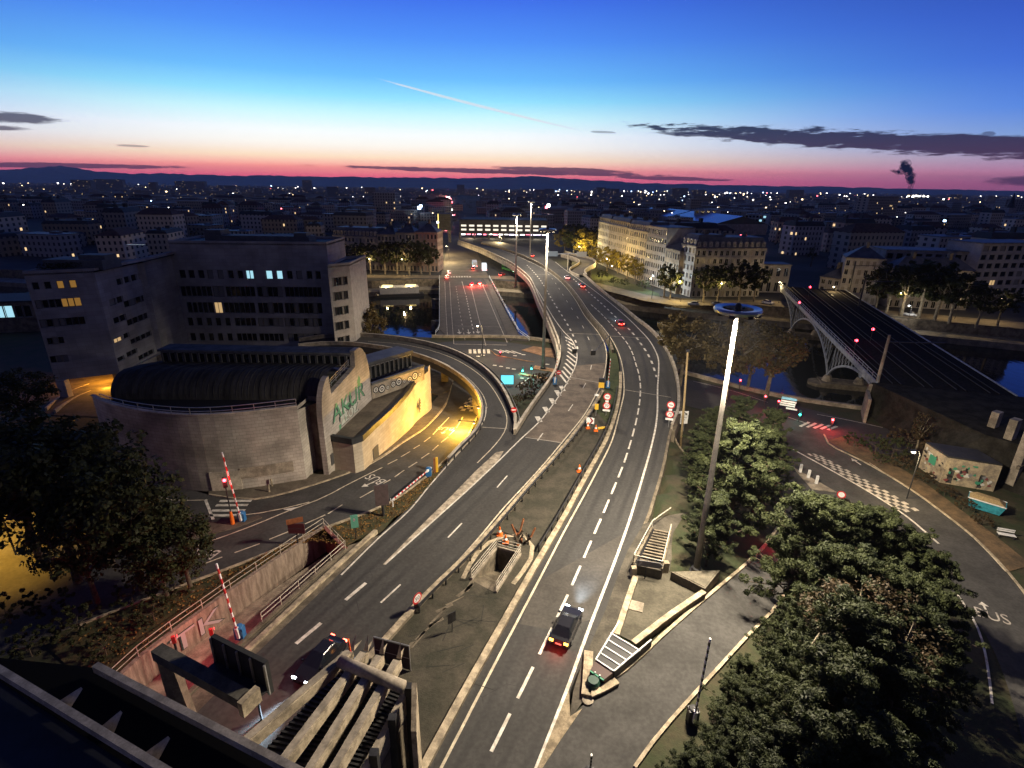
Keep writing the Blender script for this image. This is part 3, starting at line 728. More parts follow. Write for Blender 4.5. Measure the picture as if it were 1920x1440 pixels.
QU = [(560, 652), (640, 650), (700, 648), (800, 645), (850, 640), (950, 642), (1000, 649), (1050, 658), (1150, 682), (1250, 704), (1350, 724), (1465, 754), (1560, 778), (1660, 803), (1780, 840), (1920, 880)]
QD = [(560, 705), (640, 700), (700, 695), (800, 692), (850, 716), (900, 735), (960, 742), (1040, 735), (1150, 735), (1270, 757), (1350, 777), (1440, 802), (1490, 838), (1560, 846), (1640, 850), (1780, 862), (1920, 895)]
quay_street = drape_ribbon('quay_street', QU, QD, ASPHALT_N, .012)
CR_L = [(1440, 815), (1475, 866), (1530, 900), (1575, 928), (1640, 975), (1720, 1045), (1790, 1115), (1850, 1195), (1890, 1290), (1920, 1400)]
CR_R = [(1545, 800), (1550, 825), (1615, 862), (1690, 905), (1765, 958), (1830, 1010), (1890, 1072), (1950, 1150), (2000, 1240), (2060, 1380)]
bus_way = drape_ribbon('riverside_bus_road', CR_L, CR_R, ASPHALT, .024)
SL_L = [(985, 1500), (1010, 1440), (1040, 1382), (1070, 1345), (1130, 1287), (1172, 1258), (1240, 1195), (1312, 1132), (1360, 1092), (1437, 1020), (1460, 985), (1468, 940), (1462, 890), (1455, 850)]
SL_R = [(1160, 1500), (1190, 1440), (1222, 1395), (1295, 1310), (1350, 1250), (1400, 1195), (1445, 1150), (1500, 1065), (1545, 1000), (1565, 960), (1580, 930), (1530, 890)]
slip_road = drape_ribbon('slip_road', SL_L, SL_R, ASPHALT, .028, cross=8)
PV_L = [(835, 722), (814, 752), (790, 772), (740, 812), (700, 842), (660, 866), (615, 890), (567, 892), (470, 898), (385, 888)]
PV_R = [(849, 714), (836, 756), (818, 781), (790, 808), (758, 828), (722, 853), (678, 877), (578, 913), (477, 937), (392, 928)]
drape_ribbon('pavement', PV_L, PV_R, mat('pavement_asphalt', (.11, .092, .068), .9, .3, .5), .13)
# kerbs
def kerb(pts, wd=.22, h=.14, nm='kerb', mt=KERB):
    m = MB(); wall_along(m, Dl(pts, .0), wd, -.1, h); return struct(m, nm, mt)
kerb(PV_R); kerb([(905, 750), (890, 792), (866, 832), (838, 860), (798, 895), (728, 944), (613, 989), (463, 1053), (338, 1100), (150, 1172)])
kerb([(1098, 1308), (1172, 1258), (1240, 1195), (1312, 1132), (1360, 1092), (1437, 1020), (1458, 990)], .3, .2)
kerb([(1190, 1440), (1222, 1395), (1295, 1310), (1350, 1250), (1400, 1195), (1445, 1150), (1500, 1065)], .25)
kerb([(1545, 815), (1553, 832), (1615, 864), (1690, 907), (1765, 960), (1830, 1012), (1890, 1074), (1950, 1152)], .25)
kerb([(1262, 812), (1275, 840), (1300, 865), (1330, 885)], .25)
# verge with pavement strip beside the riverside road
drape_ribbon('verge', [(1552, 826), (1615, 862), (1690, 905), (1765, 958), (1830, 1010), (1890, 1072)], [(1590, 815), (1660, 860), (1740, 910), (1800, 955), (1860, 1000), (1935, 1060)], mat('brown_verge', (.16, .105, .055), .95, 0, .6, c2=(.075, .055, .032), bump=.7, bscale=8), .03)
def dline(parent, pts, wd, nm='edge_line', mt=PAINT_Y, dz=.05):
    m = MB(); stripe(m, Dl(pts, 0), wd, dz=dz); o = m.build(nm, mt, parent, fix=False); return o
dline(bus_road, [(842, 738), (835, 762), (815, 786), (786, 812), (754, 832), (718, 858), (676, 881)], .14)
for a, b in [((842, 783), (812, 815)), ((807, 820), (795, 829)), ((787, 835), (775, 842)), ((769, 847), (752, 857)), ((745, 862), (727, 871)),
             ((868, 782), (856, 803)), ((852, 807), (842, 817)), ((840, 820), (827, 830)), ((822, 835), (811, 845)), ((805, 850), (790, 860)), ((782, 867), (766, 877)), ((758, 882), (740, 895)), ((732, 900), (719, 907)), ((700, 920), (675, 934)), ((642, 947), (615, 964)), ((610, 966), (572, 983)), ((547, 995), (505, 1012)), ((487, 1020), (440, 1037)), ((417, 1045), (385, 1057))]:
    dline(bus_road, [a, b], .16, 'lane_dash')
dline(bus_road, [(717, 877), (650, 910), (580, 945), (557, 952), (490, 980), (430, 1003), (400, 1013), (300, 1050)], .16)
dline(bus_road, [(580, 942), (520, 957), (478, 964), (440, 968)], .16)
dline(bus_road, [(385, 937), (400, 975)], .3, 'stop_line', PAINT)
dline(bus_road, [(255, 918), (320, 938), (390, 938)], .14); dline(bus_road, [(245, 955), (310, 966), (360, 972)], .14)
for y, x0, x1 in [(940, 412, 472), (948, 405, 465), (958, 397, 460), (967, 392, 455)]: dline(bus_road, [(x0, y), (x1, y - .5)], .45, 'crossing_bar', PAINT)
m = MB(); m.poly([D(x, y, .06) for x, y in [(560, 950), (530, 955), (545, 958)]]); m.build('arrow_mark', PAINT, bus_road, fix=False)
DULL = mat('road_paint_dull', (.42, .38, .33), .8, .3, 2)
def checker(parent, a0, a1, b0, b1, n, c, par=0, mt=PAINT_Y):
    """chequered speed-table paint between two pixel edges"""
    pa0, pa1, pb0, pb1 = [D(*q) for q in (a0, a1, b0, b1)]
    for i in range(n):
        for j in range(c):
            if (i + j + par) % 2: continue
            q = []
            for u, v in ((i, j), (i + 1, j), (i + 1, j + 1), (i, j + 1)):
                p = pa0.lerp(pb0, u / n).lerp(pa1.lerp(pb1, u / n), v / c); q.append((p.x, p.y, T(p.x, p.y) + .055))
            m = MB(); m.quad(*q); m.build('checker_square', mt, parent, fix=False)
checker(bus_road, (889, 737), (903, 741), (855, 770), (887, 772), 8, 4)
checker(bus_way, (1513, 851), (1532, 851), (1640, 928), (1668, 924), 16, 4, mt=DULL); checker(bus_way, (1640, 928), (1668, 924), (1690, 962), (1724, 958), 6, 4, mt=DULL)
dline(bus_way, [(1485, 842), (1560, 883), (1635, 926), (1695, 965), (1760, 1020)], .3, mt=PAINT); dline(bus_way, [(1630, 868), (1690, 908), (1770, 962), (1830, 1013), (1885, 1072)], .12)
dline(bus_way, [(1770, 1080), (1795, 1115), (1830, 1170), (1850, 1240), (1860, 1320)], .2, 'lane_dash', PAINT)
for x in range(5): dline(quay_street, [(1500 + x * 13, 800 - 0.2 * x + x * 1.8), (1517 + x * 13, 792 + x * 1.9)], .5, 'crossing_bar', PAINT)
dline(quay_street, [(1300, 715), (1380, 735), (1440, 755)], .14, mt=PAINT); dline(quay_street, [(1532, 777), (1600, 790), (1655, 802)], .18, mt=PAINT); dline(quay_street, [(1455, 775), (1530, 800)], .14, mt=PAINT)
for k in range(5): dline(quay_street, [(881 + k * 8.6, 655), (881 + k * 8.6 + 1, 663)], .75, 'crossing_bar', PAINT)
for k in range(4): dline(quay_street, [(926 + k * 11, 655 + k), (944 + k * 11, 661 + k)], .5, 'crossing_bar', PAINT)
for px, py in [(927, 685), (939, 687), (952, 690), (963, 692), (965, 667), (981, 665), (1026, 683), (978, 709), (896, 668), (905, 666)]: dline(quay_street, [(px - 3, py), (px + 4, py + .6)], .6, 'give_way_mark', PAINT)
dashes(quay_street, Dl([(971, 724), (982, 716), (995, 707)]), .3, 1.0, .6, dz=.04)
# traffic islands of the junction
def island(pts, top, nm='traffic_island'):
    m = MB(); pp = [D(x, y) for x, y in pts]; z = max(p.z for p in pp); m.prism(pp, z - .3, z + .13); return struct(m, nm, top)
PAVE_R = mat('reddish_paving', (.26, .15, .085), .9, .35, .6)
island([(917, 655), (930, 667), (990, 678), (1002, 679), (960, 672), (930, 665)], PAVE_R)
island([(978, 657), (1000, 650), (1042, 655), (1046, 672), (1020, 668)], PAVE_R)
island([(1003, 686), (1020, 689), (1040, 693), (1040, 699), (1000, 692)], PAVE_R)
island([(974, 700), (990, 702), (1033, 710), (1030, 716), (1000, 708), (972, 703)], PAVE_R)
island([(1485, 876), (1568, 924), (1522, 918)], CONCRETE); island([(355, 972), (420, 985), (485, 968), (492, 972), (440, 992), (360, 1012)], ASPHALT_W)
island([(800, 712), (815, 705), (848, 705), (852, 712), (840, 735), (822, 742), (803, 735)], mat('pavement_asphalt', (.1, .1, .1)))
# ---- lettering painted on the road
def text_geo(s, size=1.0):
    c = bpy.data.curves.new('t', 'FONT'); c.body = s; c.size = size; c.align_x = 'CENTER'; c.align_y = 'CENTER'; c.resolution_u = 3
    o = bpy.data.objects.new('t', c); col.objects.link(o); bpy.context.view_layer.update()
    me = bpy.data.meshes.new_from_object(o.evaluated_get(bpy.context.evaluated_depsgraph_get()))
    vs = [tuple(v.co) for v in me.vertices]; fs = [tuple(p.vertices) for p in me.polygons]
    bpy.data.objects.remove(o); bpy.data.meshes.remove(me); bpy.data.curves.remove(c)
    return vs, fs
def text_plane(parent, s, org, ux, uy, sx, sy, mt, nm, dz=.01, drape=False):
    vs, fs = text_geo(s); m = MB(); ux = Vector(ux); uy = Vector(uy); nrm = ux.cross(uy).normalized()
    for x, y, z in vs:
        p = Vector(org) + ux * (x * sx) + uy * (y * sy) + nrm * dz
        if drape: p.z = T(p.x, p.y) + .06
        m.v.append(tuple(p))
    m.f = fs; m.mi = [0] * len(fs); return m.build(nm, mt, parent, fix=False)
def road_text(parent, s, px, py, qx, qy, size, stretch=1.6, mt=PAINT):
    p = D(px, py); d = (D(qx, qy) - p); d.z = 0; d.normalize()
    text_plane(parent, s, p, side(d), d, size, size * stretch, mt, 'road_lettering', drape=True)
def road_arrow(parent, px, py, qx, qy, L=3.0, wd=1.0, mt=PAINT, z=None):
    p = D(px, py) if z is None else P(px, py, z); d = ((D(qx, qy) if z is None else P(qx, qy, z)) - p); d.z = 0; d.normalize(); r = side(d); m = MB()
    def g(u, v):
        q = p + d * u + r * v; return (q.x, q.y, (T(q.x, q.y) + .06) if z is None else z + .02)
    m.quad(g(-L / 2, -.1), g(-L / 2, .1), g(L * .1, .1), g(L * .1, -.1)); m.tri(g(L * .1, -wd / 2), g(L * .1, wd / 2), g(L / 2, 0)); m.build('road_arrow', mt, parent, fix=False)
road_text(bus_road, 'BUS', 705, 899, 660, 921, 1.7, 1.2); road_arrow(bus_road, 690, 909, 660, 921, 1.8, .9)
road_text(bus_road, 'BUS', 836, 804, 800, 838, 1.7, 1.4); road_arrow(bus_road, 832, 811, 815, 826, 1.6, .9)
road_text(bus_road, 'BUS', 388, 1036, 352, 1062, 1.6, 1.3)
road_text(bus_road, 'BUS', 881, 728, 877, 734, 1.4, 1.2)
road_text(bus_way, 'BUS', 1860, 1156, 1830, 1090, 1.7, 1.3, mat('road_paint_dull', (.42, .38, .33), .8, .3, 2)); road_arrow(bus_way, 1845, 1138, 1825, 1100, 1.5, .9)
road_arrow(bus_way, 1605, 866, 1590, 856, 2.2, 1.0)

# ------------------------------------------------------------------ straight road bridge over the river
br = thing('road_bridge', 'straight multi-lane road bridge with pale railings over the river beside the motorway', 'bridge', P(880, 580, ST))
BL = [P(824, 521, ST), P(824, 619, ST), P(817, 628, ST)]; BR = [P(917, 521, ST), P(921, 529, ST), P(972, 625, ST), P(992, 640, ST)]
mb = MB(); ribbon(mb, [p + Vector((0, 0, .03)) for p in BL], [p + Vector((0, 0, .03)) for p in BR], 40, drop=1.6, cross=4); mb.build('deck', mat('bridge_asphalt', (.060, .054, .050), .85, .22, .3), br)
def pave_strip(a0, a1, b0, b1, nm, mt, h=.12):
    m = MB(); q = [P(*a0, ST), P(*b0, ST), P(*b1, ST), P(*a1, ST)]; m.prism(q, ST, ST + .03 + h); m.build(nm, mt, br)
pave_strip((825, 522), (825, 619), (833, 522), (837, 630), 'footway', mat('footway', (.095, .082, .07), .9, .2, .6))
pave_strip((907, 523), (957, 641), (917, 523), (974, 629), 'footway', MATS['footway'])
def railing(path, h, parent, mt, gap=2.0, nrail=2, r=.04, pw=.07):
    pm = MB(); pm.box((0, 0, 0), (pw, pw, h)); me = pm.mesh('post', mt); off = wloc(parent); L = length(path); n = max(1, int(L / gap))
    for k in range(n + 1):
        p, d = at_len(path, L * k / n); place(me, 'post', parent, p - off, math.atan2(d.y, d.x))
    for j in range(nrail):
        m = MB()
        for a, b in zip(path, path[1:]): m.bar(a + Vector((0, 0, h * (j + 1) / nrail)), b + Vector((0, 0, h * (j + 1) / nrail)), r * 2)
        m.build('rail', mt, parent)
RAILB = mat('bridge_rail_paint', (.62, .66, .66), .5, .1, 2)
railing([p + Vector((0, 0, .15)) for p in resample(BL, 24)], 1.1, br, RAILB, 5.0, 2, .06, .12); railing([p + Vector((0, 0, .15)) for p in resample(BR, 26)], 1.1, br, RAILB, 5.0, 2, .06, .12)
for y in (175, 212): mb = MB(); xa, xb = -22 - (y - 148) * .14, 3 - (y - 148) * .12; mb.prism([(xa, y - 1.5), (xb, y - 1.5), (xb + 1.5, y), (xb, y + 1.5), (xa, y + 1.5), (xa - 1.5, y)], WATER - 1, ST - 1.6); mb.build('pier', CONCRETE_D, br)
def bl(pts, wd, nm='edge_line', mt=PAINT_Y): line(br, [P(x, y, ST + .045) for x, y in pts], wd, nm, mt)
BP = mat('bridge_paint_dull', (.42, .37, .32), .8, .35, .8)
bl([(834, 527), (836, 580), (839, 632)], .16, mt=BP); bl([(843, 528), (846, 580), (851, 645)], .16, mt=BP); bl([(884, 541), (897, 595), (911, 648)], .24, mt=BP); bl([(904, 532), (935, 606), (951, 642)], .22, mt=BP); bl([(866, 527), (873, 552)], .24, mt=BP)
dashes(br, [P(855, 537, ST + .045), P(863, 590, ST + .045), P(872, 638, ST + .045)], .2, 2.4, 3.2, mt=BP); dashes(br, [P(874, 555, ST + .045), P(882, 594, ST + .045), P(891, 637, ST + .045)], .3, 2.2, 2.4, mt=PAINT)
bl([(853, 611), (935, 613)], .14, mt=BP); bl([(852, 645), (950, 647)], .3, 'stop_line', BP)
for px, py in [(861, 622), (878.5, 622), (896, 621)]: road_arrow(br, px, py, px + 1.5, py + 6, 5.5, 1.4, z=ST + .04)
# ------------------------------------------------------------------ buildings: facades with real openings
def zat(p, py):
    """height above/below at the vertical line through p that falls on image row py"""
    k = (720 - py) / F; v0 = np.array([p[0], p[1], 0.0])
    a = v0 @ UPV; b = UPV[2]; c = v0 @ FW; d = FW[2]      # (a + b h) = k (c + d h), h = z - H
    return H + (k * c - a) / (b - k * d)
def facade(mb, o, u, W, Ht, rects, dep=.22, mi=0):
    o = Vector(o); u = Vector(u); n = side(u); up = Vector((0, 0, 1))
    us = sorted({0.0, W} | {r[0] for r in rects} | {r[2] for r in rects}); vs = sorted({0.0, Ht} | {r[1] for r in rects} | {r[3] for r in rects})
    us = [a for a in us if -1e-6 <= a <= W + 1e-6]; vs = [a for a in vs if -1e-6 <= a <= Ht + 1e-6]
    def pt(a, b, k=0.0): return o + u * a + up * b - n * k
    for j in range(len(vs) - 1):
        vm = (vs[j] + vs[j + 1]) / 2; run = None
        for i in range(len(us) - 1):
            um = (us[i] + us[i + 1]) / 2
            hole = any(r[0] < um < r[2] and r[1] < vm < r[3] for r in rects)
            if not hole and run is None: run = us[i]
            if hole and run is not None: mb.quad(pt(run, vs[j]), pt(us[i], vs[j]), pt(us[i], vs[j + 1]), pt(run, vs[j + 1]), mi); run = None
        if run is not None: mb.quad(pt(run, vs[j]), pt(W, vs[j]), pt(W, vs[j + 1]), pt(run, vs[j + 1]), mi)
    for a0, b0, a1, b1 in rects:
        for p, q in (((a0, b0), (a1, b0)), ((a1, b0), (a1, b1)), ((a1, b1), (a0, b1)), ((a0, b1), (a0, b0))):
            mb.quad(pt(*p), pt(*q), pt(*q, dep), pt(*p, dep), mi)
def win_mesh(nm, gl, fr, cross=True, bar=.07):
    m = MB(); m.box((0, .03, -.5), (1, .02, 1), mi=1)
    for x, sx in ((-.5 + bar / 2, bar), (.5 - bar / 2, bar)): m.box((x, 0, -.5), (sx, .08, 1), mi=0)
    for z in (-.5, .5 - bar * .7): m.box((0, 0, z), (1 - 2 * bar, .08, bar * .7), mi=0)
    if cross: m.box((0, .0, -.5 + bar * .7), (bar * .8, .07, 1 - 1.4 * bar), mi=0)
    return m.mesh(nm, [fr, gl])
WIN = {'d': win_mesh('window', GLASS, FRAME), 'o': win_mesh('window', GLASS, mat('office_frame', (.22, .215, .21), .5), False, .09), 'w': win_mesh('window', LIT_W, FRAME), 'c': win_mesh('window', LIT_C, FRAME_D, False),
       'a': win_mesh('window', LIT_O, FRAME_D, False), 'b': win_mesh('window', mat('blind', (.20, .19, .17), .8), FRAME_D, False), 's': win_mesh('window', mat('shutter', (.26, .23, .19), .8), FRAME)}
def windows(parent, o, u, rects, kinds, dep=.22):
    off = wloc(parent); n = side(Vector(u)); rz = math.atan2(u[1], u[0])
    for r, k in zip(rects, kinds):
        p = Vector(o) + Vector(u) * ((r[0] + r[2]) / 2) + Vector((0, 0, (r[1] + r[3]) / 2)) - n * dep
        place(WIN[k], 'window', parent, p - off, rz, (r[2] - r[0], 1, r[3] - r[1]))
br_rnd = random.Random(11)
def block_walls(parent, pts, z0, z1, rects_by_side, wallm, dep=.22, kinds=None, skip=()):
    """closed footprint (clockwise seen from above so that each side's outside is to the right)"""
    m = MB(); n = len(pts)
    for i in range(n):
        a, b = Vector((pts[i][0], pts[i][1], z0)), Vector((pts[(i + 1) % n][0], pts[(i + 1) % n][1], z0)); W = (b - a).length; u = (b - a).normalized()
        rc = rects_by_side.get(i, []); facade(m, a, u, W, z1 - z0, rc, dep)
        if rc: windows(parent, a, u, rc, (kinds or {}).get(i) or ['d'] * len(rc), dep)
    m.build('wall', wallm, parent, fix=False)
def px_rects(a, b, z0, rows):
    """openings given by photo pixels on the facade a-b"""
    u = (b - a); W = u.length; u = u.normalized(); xa = Q(a)[0]; rc = []; ks = []
    def upos(px, py):
        d = FW + RT * ((px - 960) / F) + UPV * ((720 - py) / F); n = side(u)
        t = (Vector((a.x, a.y, H)) - Vector((0, 0, H))).dot(n) / (Vector(d).dot(n)); p = Vector((0, 0, H)) + Vector(d) * t
        return (p - Vector((a.x, a.y, p.z))).dot(u), p.z
    for y0, y1, groups in rows:
        for x0, x1, n, k in groups:
            for i in range(n):
                l = x0 + (x1 - x0) * i / n; r = x0 + (x1 - x0) * (i + 1) / n; g = (r - l) * .12
                ua, za = upos(l + g, y1); ub, zb = upos(r - g, y0)
                rc.append((ua, za - z0, ub, zb - z0)); ks.append(k[i % len(k)])
    keep = [(r, k) for r, k in zip(rc, ks) if r[0] > .05 and r[2] < W - .05 and r[1] > .05]
    # snap rows to shared heights so that the courses stay level
    return [r for r, _ in keep], [k for _, k in keep]
def level(rc, tol=.9):
    out = []
    vals = sorted(rc, key=lambda r: r[1]); rows = []
    for r in vals:
        if rows and abs(rows[-1][0][1] - r[1]) < tol: rows[-1].append(r)
        else: rows.append([r])
    mp = {}
    for g in rows:
        b = sum(r[1] for r in g) / len(g)
        for r in g: mp[id(r)] = (r[0], b, r[2], b + (r[3] - r[1]))
    return [mp[id(r)] for r in rc]

# ---- the grey office complex
off_b = thing('office_building', 'large grey panel-clad office block with strip windows behind the curved stone hall', 'office building', P(400, 700, ST))
ZT = 22.0
A = P(316, 455, ZT); B = P(612, 458, ZT); A.z = B.z = ST
rows = [(507, 523, [(318, 330, 1, 'o'), (336, 348, 1, 'o'), (353, 365, 1, 'o'), (371, 383, 1, 'o'), (389, 400, 1, 'b'), (408, 419, 1, 'b'), (427, 438, 1, 'o'), (445, 456, 1, 'o'), (462, 467.5, 1, 'c'), (469, 474.5, 1, 'c'), (498, 511, 1, 'c'), (518, 530, 1, 'c'), (537, 549, 1, 'o'), (555, 567, 1, 'b'), (574, 586, 1, 'o'), (591, 602, 1, 'o')]),
        (537, 557, [(320, 397, 8, 'o'), (400, 420, 2, 'b'), (424, 478, 6, 'o'), (482, 530, 5, 'obo'), (534, 603, 8, 'o')]),
        (567, 588, [(322, 400, 8, 'o'), (402, 417, 1, 'w'), (420, 478, 6, 'o'), (484, 531, 5, 'oob'), (534, 604, 8, 'oobo')]),
        (596, 612, [(334, 344, 1, 'o'), (352, 362, 1, 'o'), (369, 379, 1, 'o'), (387, 397, 1, 'o'), (404, 414, 1, 'o'), (422, 432, 1, 'o'), (440, 480, 4, 'o'), (484, 531, 5, 'bbo'), (534, 604, 8, 'bob')]),
        (625, 640, [(340, 350, 1, 'o'), (357, 367, 1, 'o'), (374, 384, 1, 'o'), (391, 401, 1, 'o'), (408, 418, 1, 'o'), (426, 436, 1, 'o'), (444, 482, 4, 'o'), (486, 532, 5, 'o'), (540, 606, 7, 'bobb')])]
rcm, km = px_rects(A, B, ST, rows); rcm = level(rcm)
ZW = 19.5
A2 = P(44, 514, ZW); B2 = P(176, 508, ZW); A2.z = B2.z = ST
rows2 = [(527, 542, [(60, 72, 1, 'o'), (83, 95, 1, 'o'), (107, 119, 1, 'a'), (131, 143, 1, 'a')]), (560, 577, [(54, 152, 8, 'oboooaaa')]), (596, 612, [(62, 160, 8, 'obobbooo')]), (632, 646, [(88, 120, 3, 'obo')]), (666, 680, [(82, 128, 4, 'bob')])]
rc2, k2 = px_rects(A2, B2, ST, rows2); rc2 = level(rc2)
r3 = [(515, 530, [(218, 228, 1, 'o'), (233, 243, 1, 'o'), (247, 257, 1, 'o'), (261, 271, 1, 'o')]), (556, 572, [(205, 217, 1, 'b'), (220, 278, 5, 'oob')]), (590, 606, [(213, 225, 1, 'o'), (226, 282, 5, 'o')]), (626, 640, [(212, 230, 1, 'w'), (233, 286, 5, 'o')]), (658, 672, [(218, 232, 1, 'o'), (238, 290, 5, 'o')])]
rc3, k3 = px_rects(B2, A, ST, r3)
rc3 = level(rc3, 1.6)
back = Vector((0, 14, 0))
m = MB()
facade(m, A, (B - A).normalized(), (B - A).length, ZT - ST, rcm); windows(off_b, A, (B - A).normalized(), rcm, km)
facade(m, B2, (A - B2).normalized(), (A - B2).length, ZW - ST, rc3); windows(off_b, B2, (A - B2).normalized(), rc3, k3)
# the wing over the passage stands on piers
zb = zat(B2, 700)
u2 = (B2 - A2).normalized(); W2 = (B2 - A2).length
facade(m, A2 + Vector((0, 0, zb - ST)), u2, W2, ZW - zb, [(r[0], r[1] - (zb - ST), r[2], r[3] - (zb - ST)) for r in rc2 if r[1] - (zb - ST) > .05]); windows(off_b, A2, u2, rc2, k2)
m.quad(A2 + Vector((0, 0, zb - ST)), B2 + Vector((0, 0, zb - ST)), B2 + Vector((0, 0, zb - ST)) + back, A2 + Vector((0, 0, zb - ST)) + back)
for p, q, z0, z1 in ((B, B + back, ST, ZT), (A + back, A, ZW, ZT), (A2 + back, A2, zb, ZW), (B2 + back, A2 + back, zb, ZW), (B + back, A + back, ST, ZT)):
    p = Vector((p.x, p.y, z0)); facade(m, p, (Vector((q.x, q.y, z0)) - p).normalized(), (Vector((q.x, q.y, z0)) - p).length, z1 - z0, [])
m.build('wall', STONE_G, off_b, fix=False)
m = MB(); m.box((A2.x + .8, A2.y + .6, ST - .5), (1.6, 1.2, zb - ST + .5)); m.box((A2.x + 7.5, A2.y + 6, ST - .5), (1.2, 1.2, zb - ST + .5)); m.build('passage_pier', STONE_G, off_b)
def roof_slab(pts, z, nm='roof', mt=ROOF, par=.5, parent=off_b):
    m = MB(); m.prism(pts, z - .3, z - .02); m.build(nm, mt, parent)
    m = MB(); n = len(pts)
    wall_along(m, [Vector((p[0], p[1], z)) for p in list(pts) + [pts[0]]], .3, -.01, par); m.build('roof_parapet', STONE_G, parent)
roof_slab([A, B, B + back, A + back], ZT + .02); roof_slab([A2, B2, B2 + back, A2 + back], ZW + .02); roof_slab([B2, A, A + back * .6, B2 + back], ZW + .03)
c = (A + B) / 2 + Vector((2, 6, 0)); m = MB(); m.box((c.x, c.y, ZT), (22, 5, 1.4)); m.box((c.x - 12, c.y, ZT), (4, 4, 2.6)); m.box((c.x + 9, c.y - 1, ZT + 1.4), (3, 3, .8)); m.build('plant_room', mat('plant_room', (.09, .095, .1), .7, .2, .5), off_b)
c = (A2 + B2) / 2 + Vector((0, 6, 0)); m = MB(); m.box((c.x, c.y, ZW), (11, 5, 1.8)); m.box((c.x + 3, c.y, ZW + 1.8), (5, 3, .8)); m.build('plant_room', MATS['plant_room'], off_b)
# roof vent strip that catches the sky
m = MB(); p = P(255, 459, ZW + 2.2); m.box((p.x, p.y, ZW + 2.1), (4.0, .4, .14)); m.build('roof_light', mat('roof_light_glass', (.5, .55, .6), .1, metal=.6), off_b)
# end wing
B4 = P(614, 500, 18); C4 = P(655, 496, 18); B4.z = C4.z = ST
rows4 = [(y, y + 17, [(617 + i * 1.2, 652 + i, 6, 'obo')]) for i, y in enumerate((519, 546, 574, 602, 630))]
rc4, k4 = px_rects(B4, C4, ST, rows4); rc4 = level(rc4, 1.2)
m = MB(); facade(m, B4, (C4 - B4).normalized(), (C4 - B4).length, 18 - ST, rc4); windows(off_b, B4, (C4 - B4).normalized(), rc4, k4)
for p, q in ((C4, C4 + back), (C4 + back, B4 + back), (B4 + back, B4)): facade(m, p, (q - p).normalized(), (q - p).length, 18 - ST, [])
m.build('wall', mat('pale_wing_cladding', (.36, .33, .30), .8, .15, .8), off_b, fix=False); roof_slab([B4, C4, C4 + back, B4 + back], 18.02)

# far-left neighbour with lit floors
nb = thing('office_building', 'office block with cyan and amber lit floors half hidden by a dark tree', 'office building', P(20, 660, ST))
A5 = P(-120, 572, 3); B5 = P(66, 566, 3); A5.z = B5.z = ST
rc5, k5 = px_rects(A5, B5, ST, [(574, 598, [(-100, 24, 8, 'oococcccc'), (30, 58, 2, 'oo')]), (612, 629, [(-100, 68, 8, 'owowwoww')]), (640, 656, [(-90, 60, 7, 'o')])])
rc5 = level(rc5); block_walls(nb, [A5, B5, B5 + back, A5 + back], ST, 3, {0: rc5}, CONCRETE_D, kinds={0: k5})
m = MB(); m.prism([A5, B5, B5 + back, A5 + back], 3.003, 3.4); m.build('roof', ROOF, nb)

# ---- the curved stone hall
hall = thing('curved_hall', 'windowless curved stone hall with dark barrel roof facing the bus road', 'hall', P(480, 895))
arc_t = [(172, 742), (190, 752), (250, 768), (310, 776), (370, 779), (430, 776), (490, 770), (556, 762)]
arc = catmull([P(x, y, 10) for x, y in arc_t], 1.2)
m = MB()
for a, b in zip(arc, arc[1:]):
    m.quad((a.x, a.y, -.4), (b.x, b.y, -.4), b, a)
pe = arc[-1]; G0 = P(617, 890, .1); gdir = Vector((.135, .99, 0)).normalized()
q = Vector((pe.x + .25, pe.y + 3.0, 10)); m.quad((pe.x, pe.y, -.4), (q.x, q.y, -.4), q, pe)
m.build('curved_wall', STONE, hall, fix=False)
m = MB(); wall_along(m, arc, .45, .003, .14, o=-.1); m.build('wall_coping', CONCRETE_L, hall)
m = MB(); q2 = Vector((G0.x - .9, G0.y + 1.6, 0)); m.quad((q.x, q.y, -.4), (q2.x, q2.y, -.4), (q2.x, q2.y, 10.2), (q.x, q.y, 10.2)); m.build('recess_wall', mat('recess_concrete', (.15, .125, .095), .9, .4, .7), hall, fix=False)
# pale panels and a render band at the foot of the wall
m0 = MB()
for px0, px1 in ((391, 416), (421, 443)):
    a, b = at_len(arc, 0)[0], 0
    m1 = MB(); t0, t1 = [min(arc, key=lambda p: abs(Q((p.x, p.y, 1.5))[0] - x)) for x in (px0, px1)]
    nn = side(t1 - t0); m1.hexa([Vector((p.x, p.y, z)) + nn * k for z in (0, 2.6) for p, k in ((t0, 0.0), (t1, 0.0), (t1, .12), (t0, .12))]); m1.build('door_panel', CONCRETE_L, hall)
ii = [i for i, p in enumerate(arc) if 445 < Q((p.x, p.y, 1))[0] < 566]
m1 = MB(); wall_along(m1, [Vector((p.x, p.y, 0)) for p in arc[ii[0]:ii[-1] + 1]], .1, 1.5, 2.9, o=.06); m1.build('render_band', CONCRETE, hall)
railing(resample(arc[2:], 30), .95, hall, METAL, 2.2, 2, .035, .06)
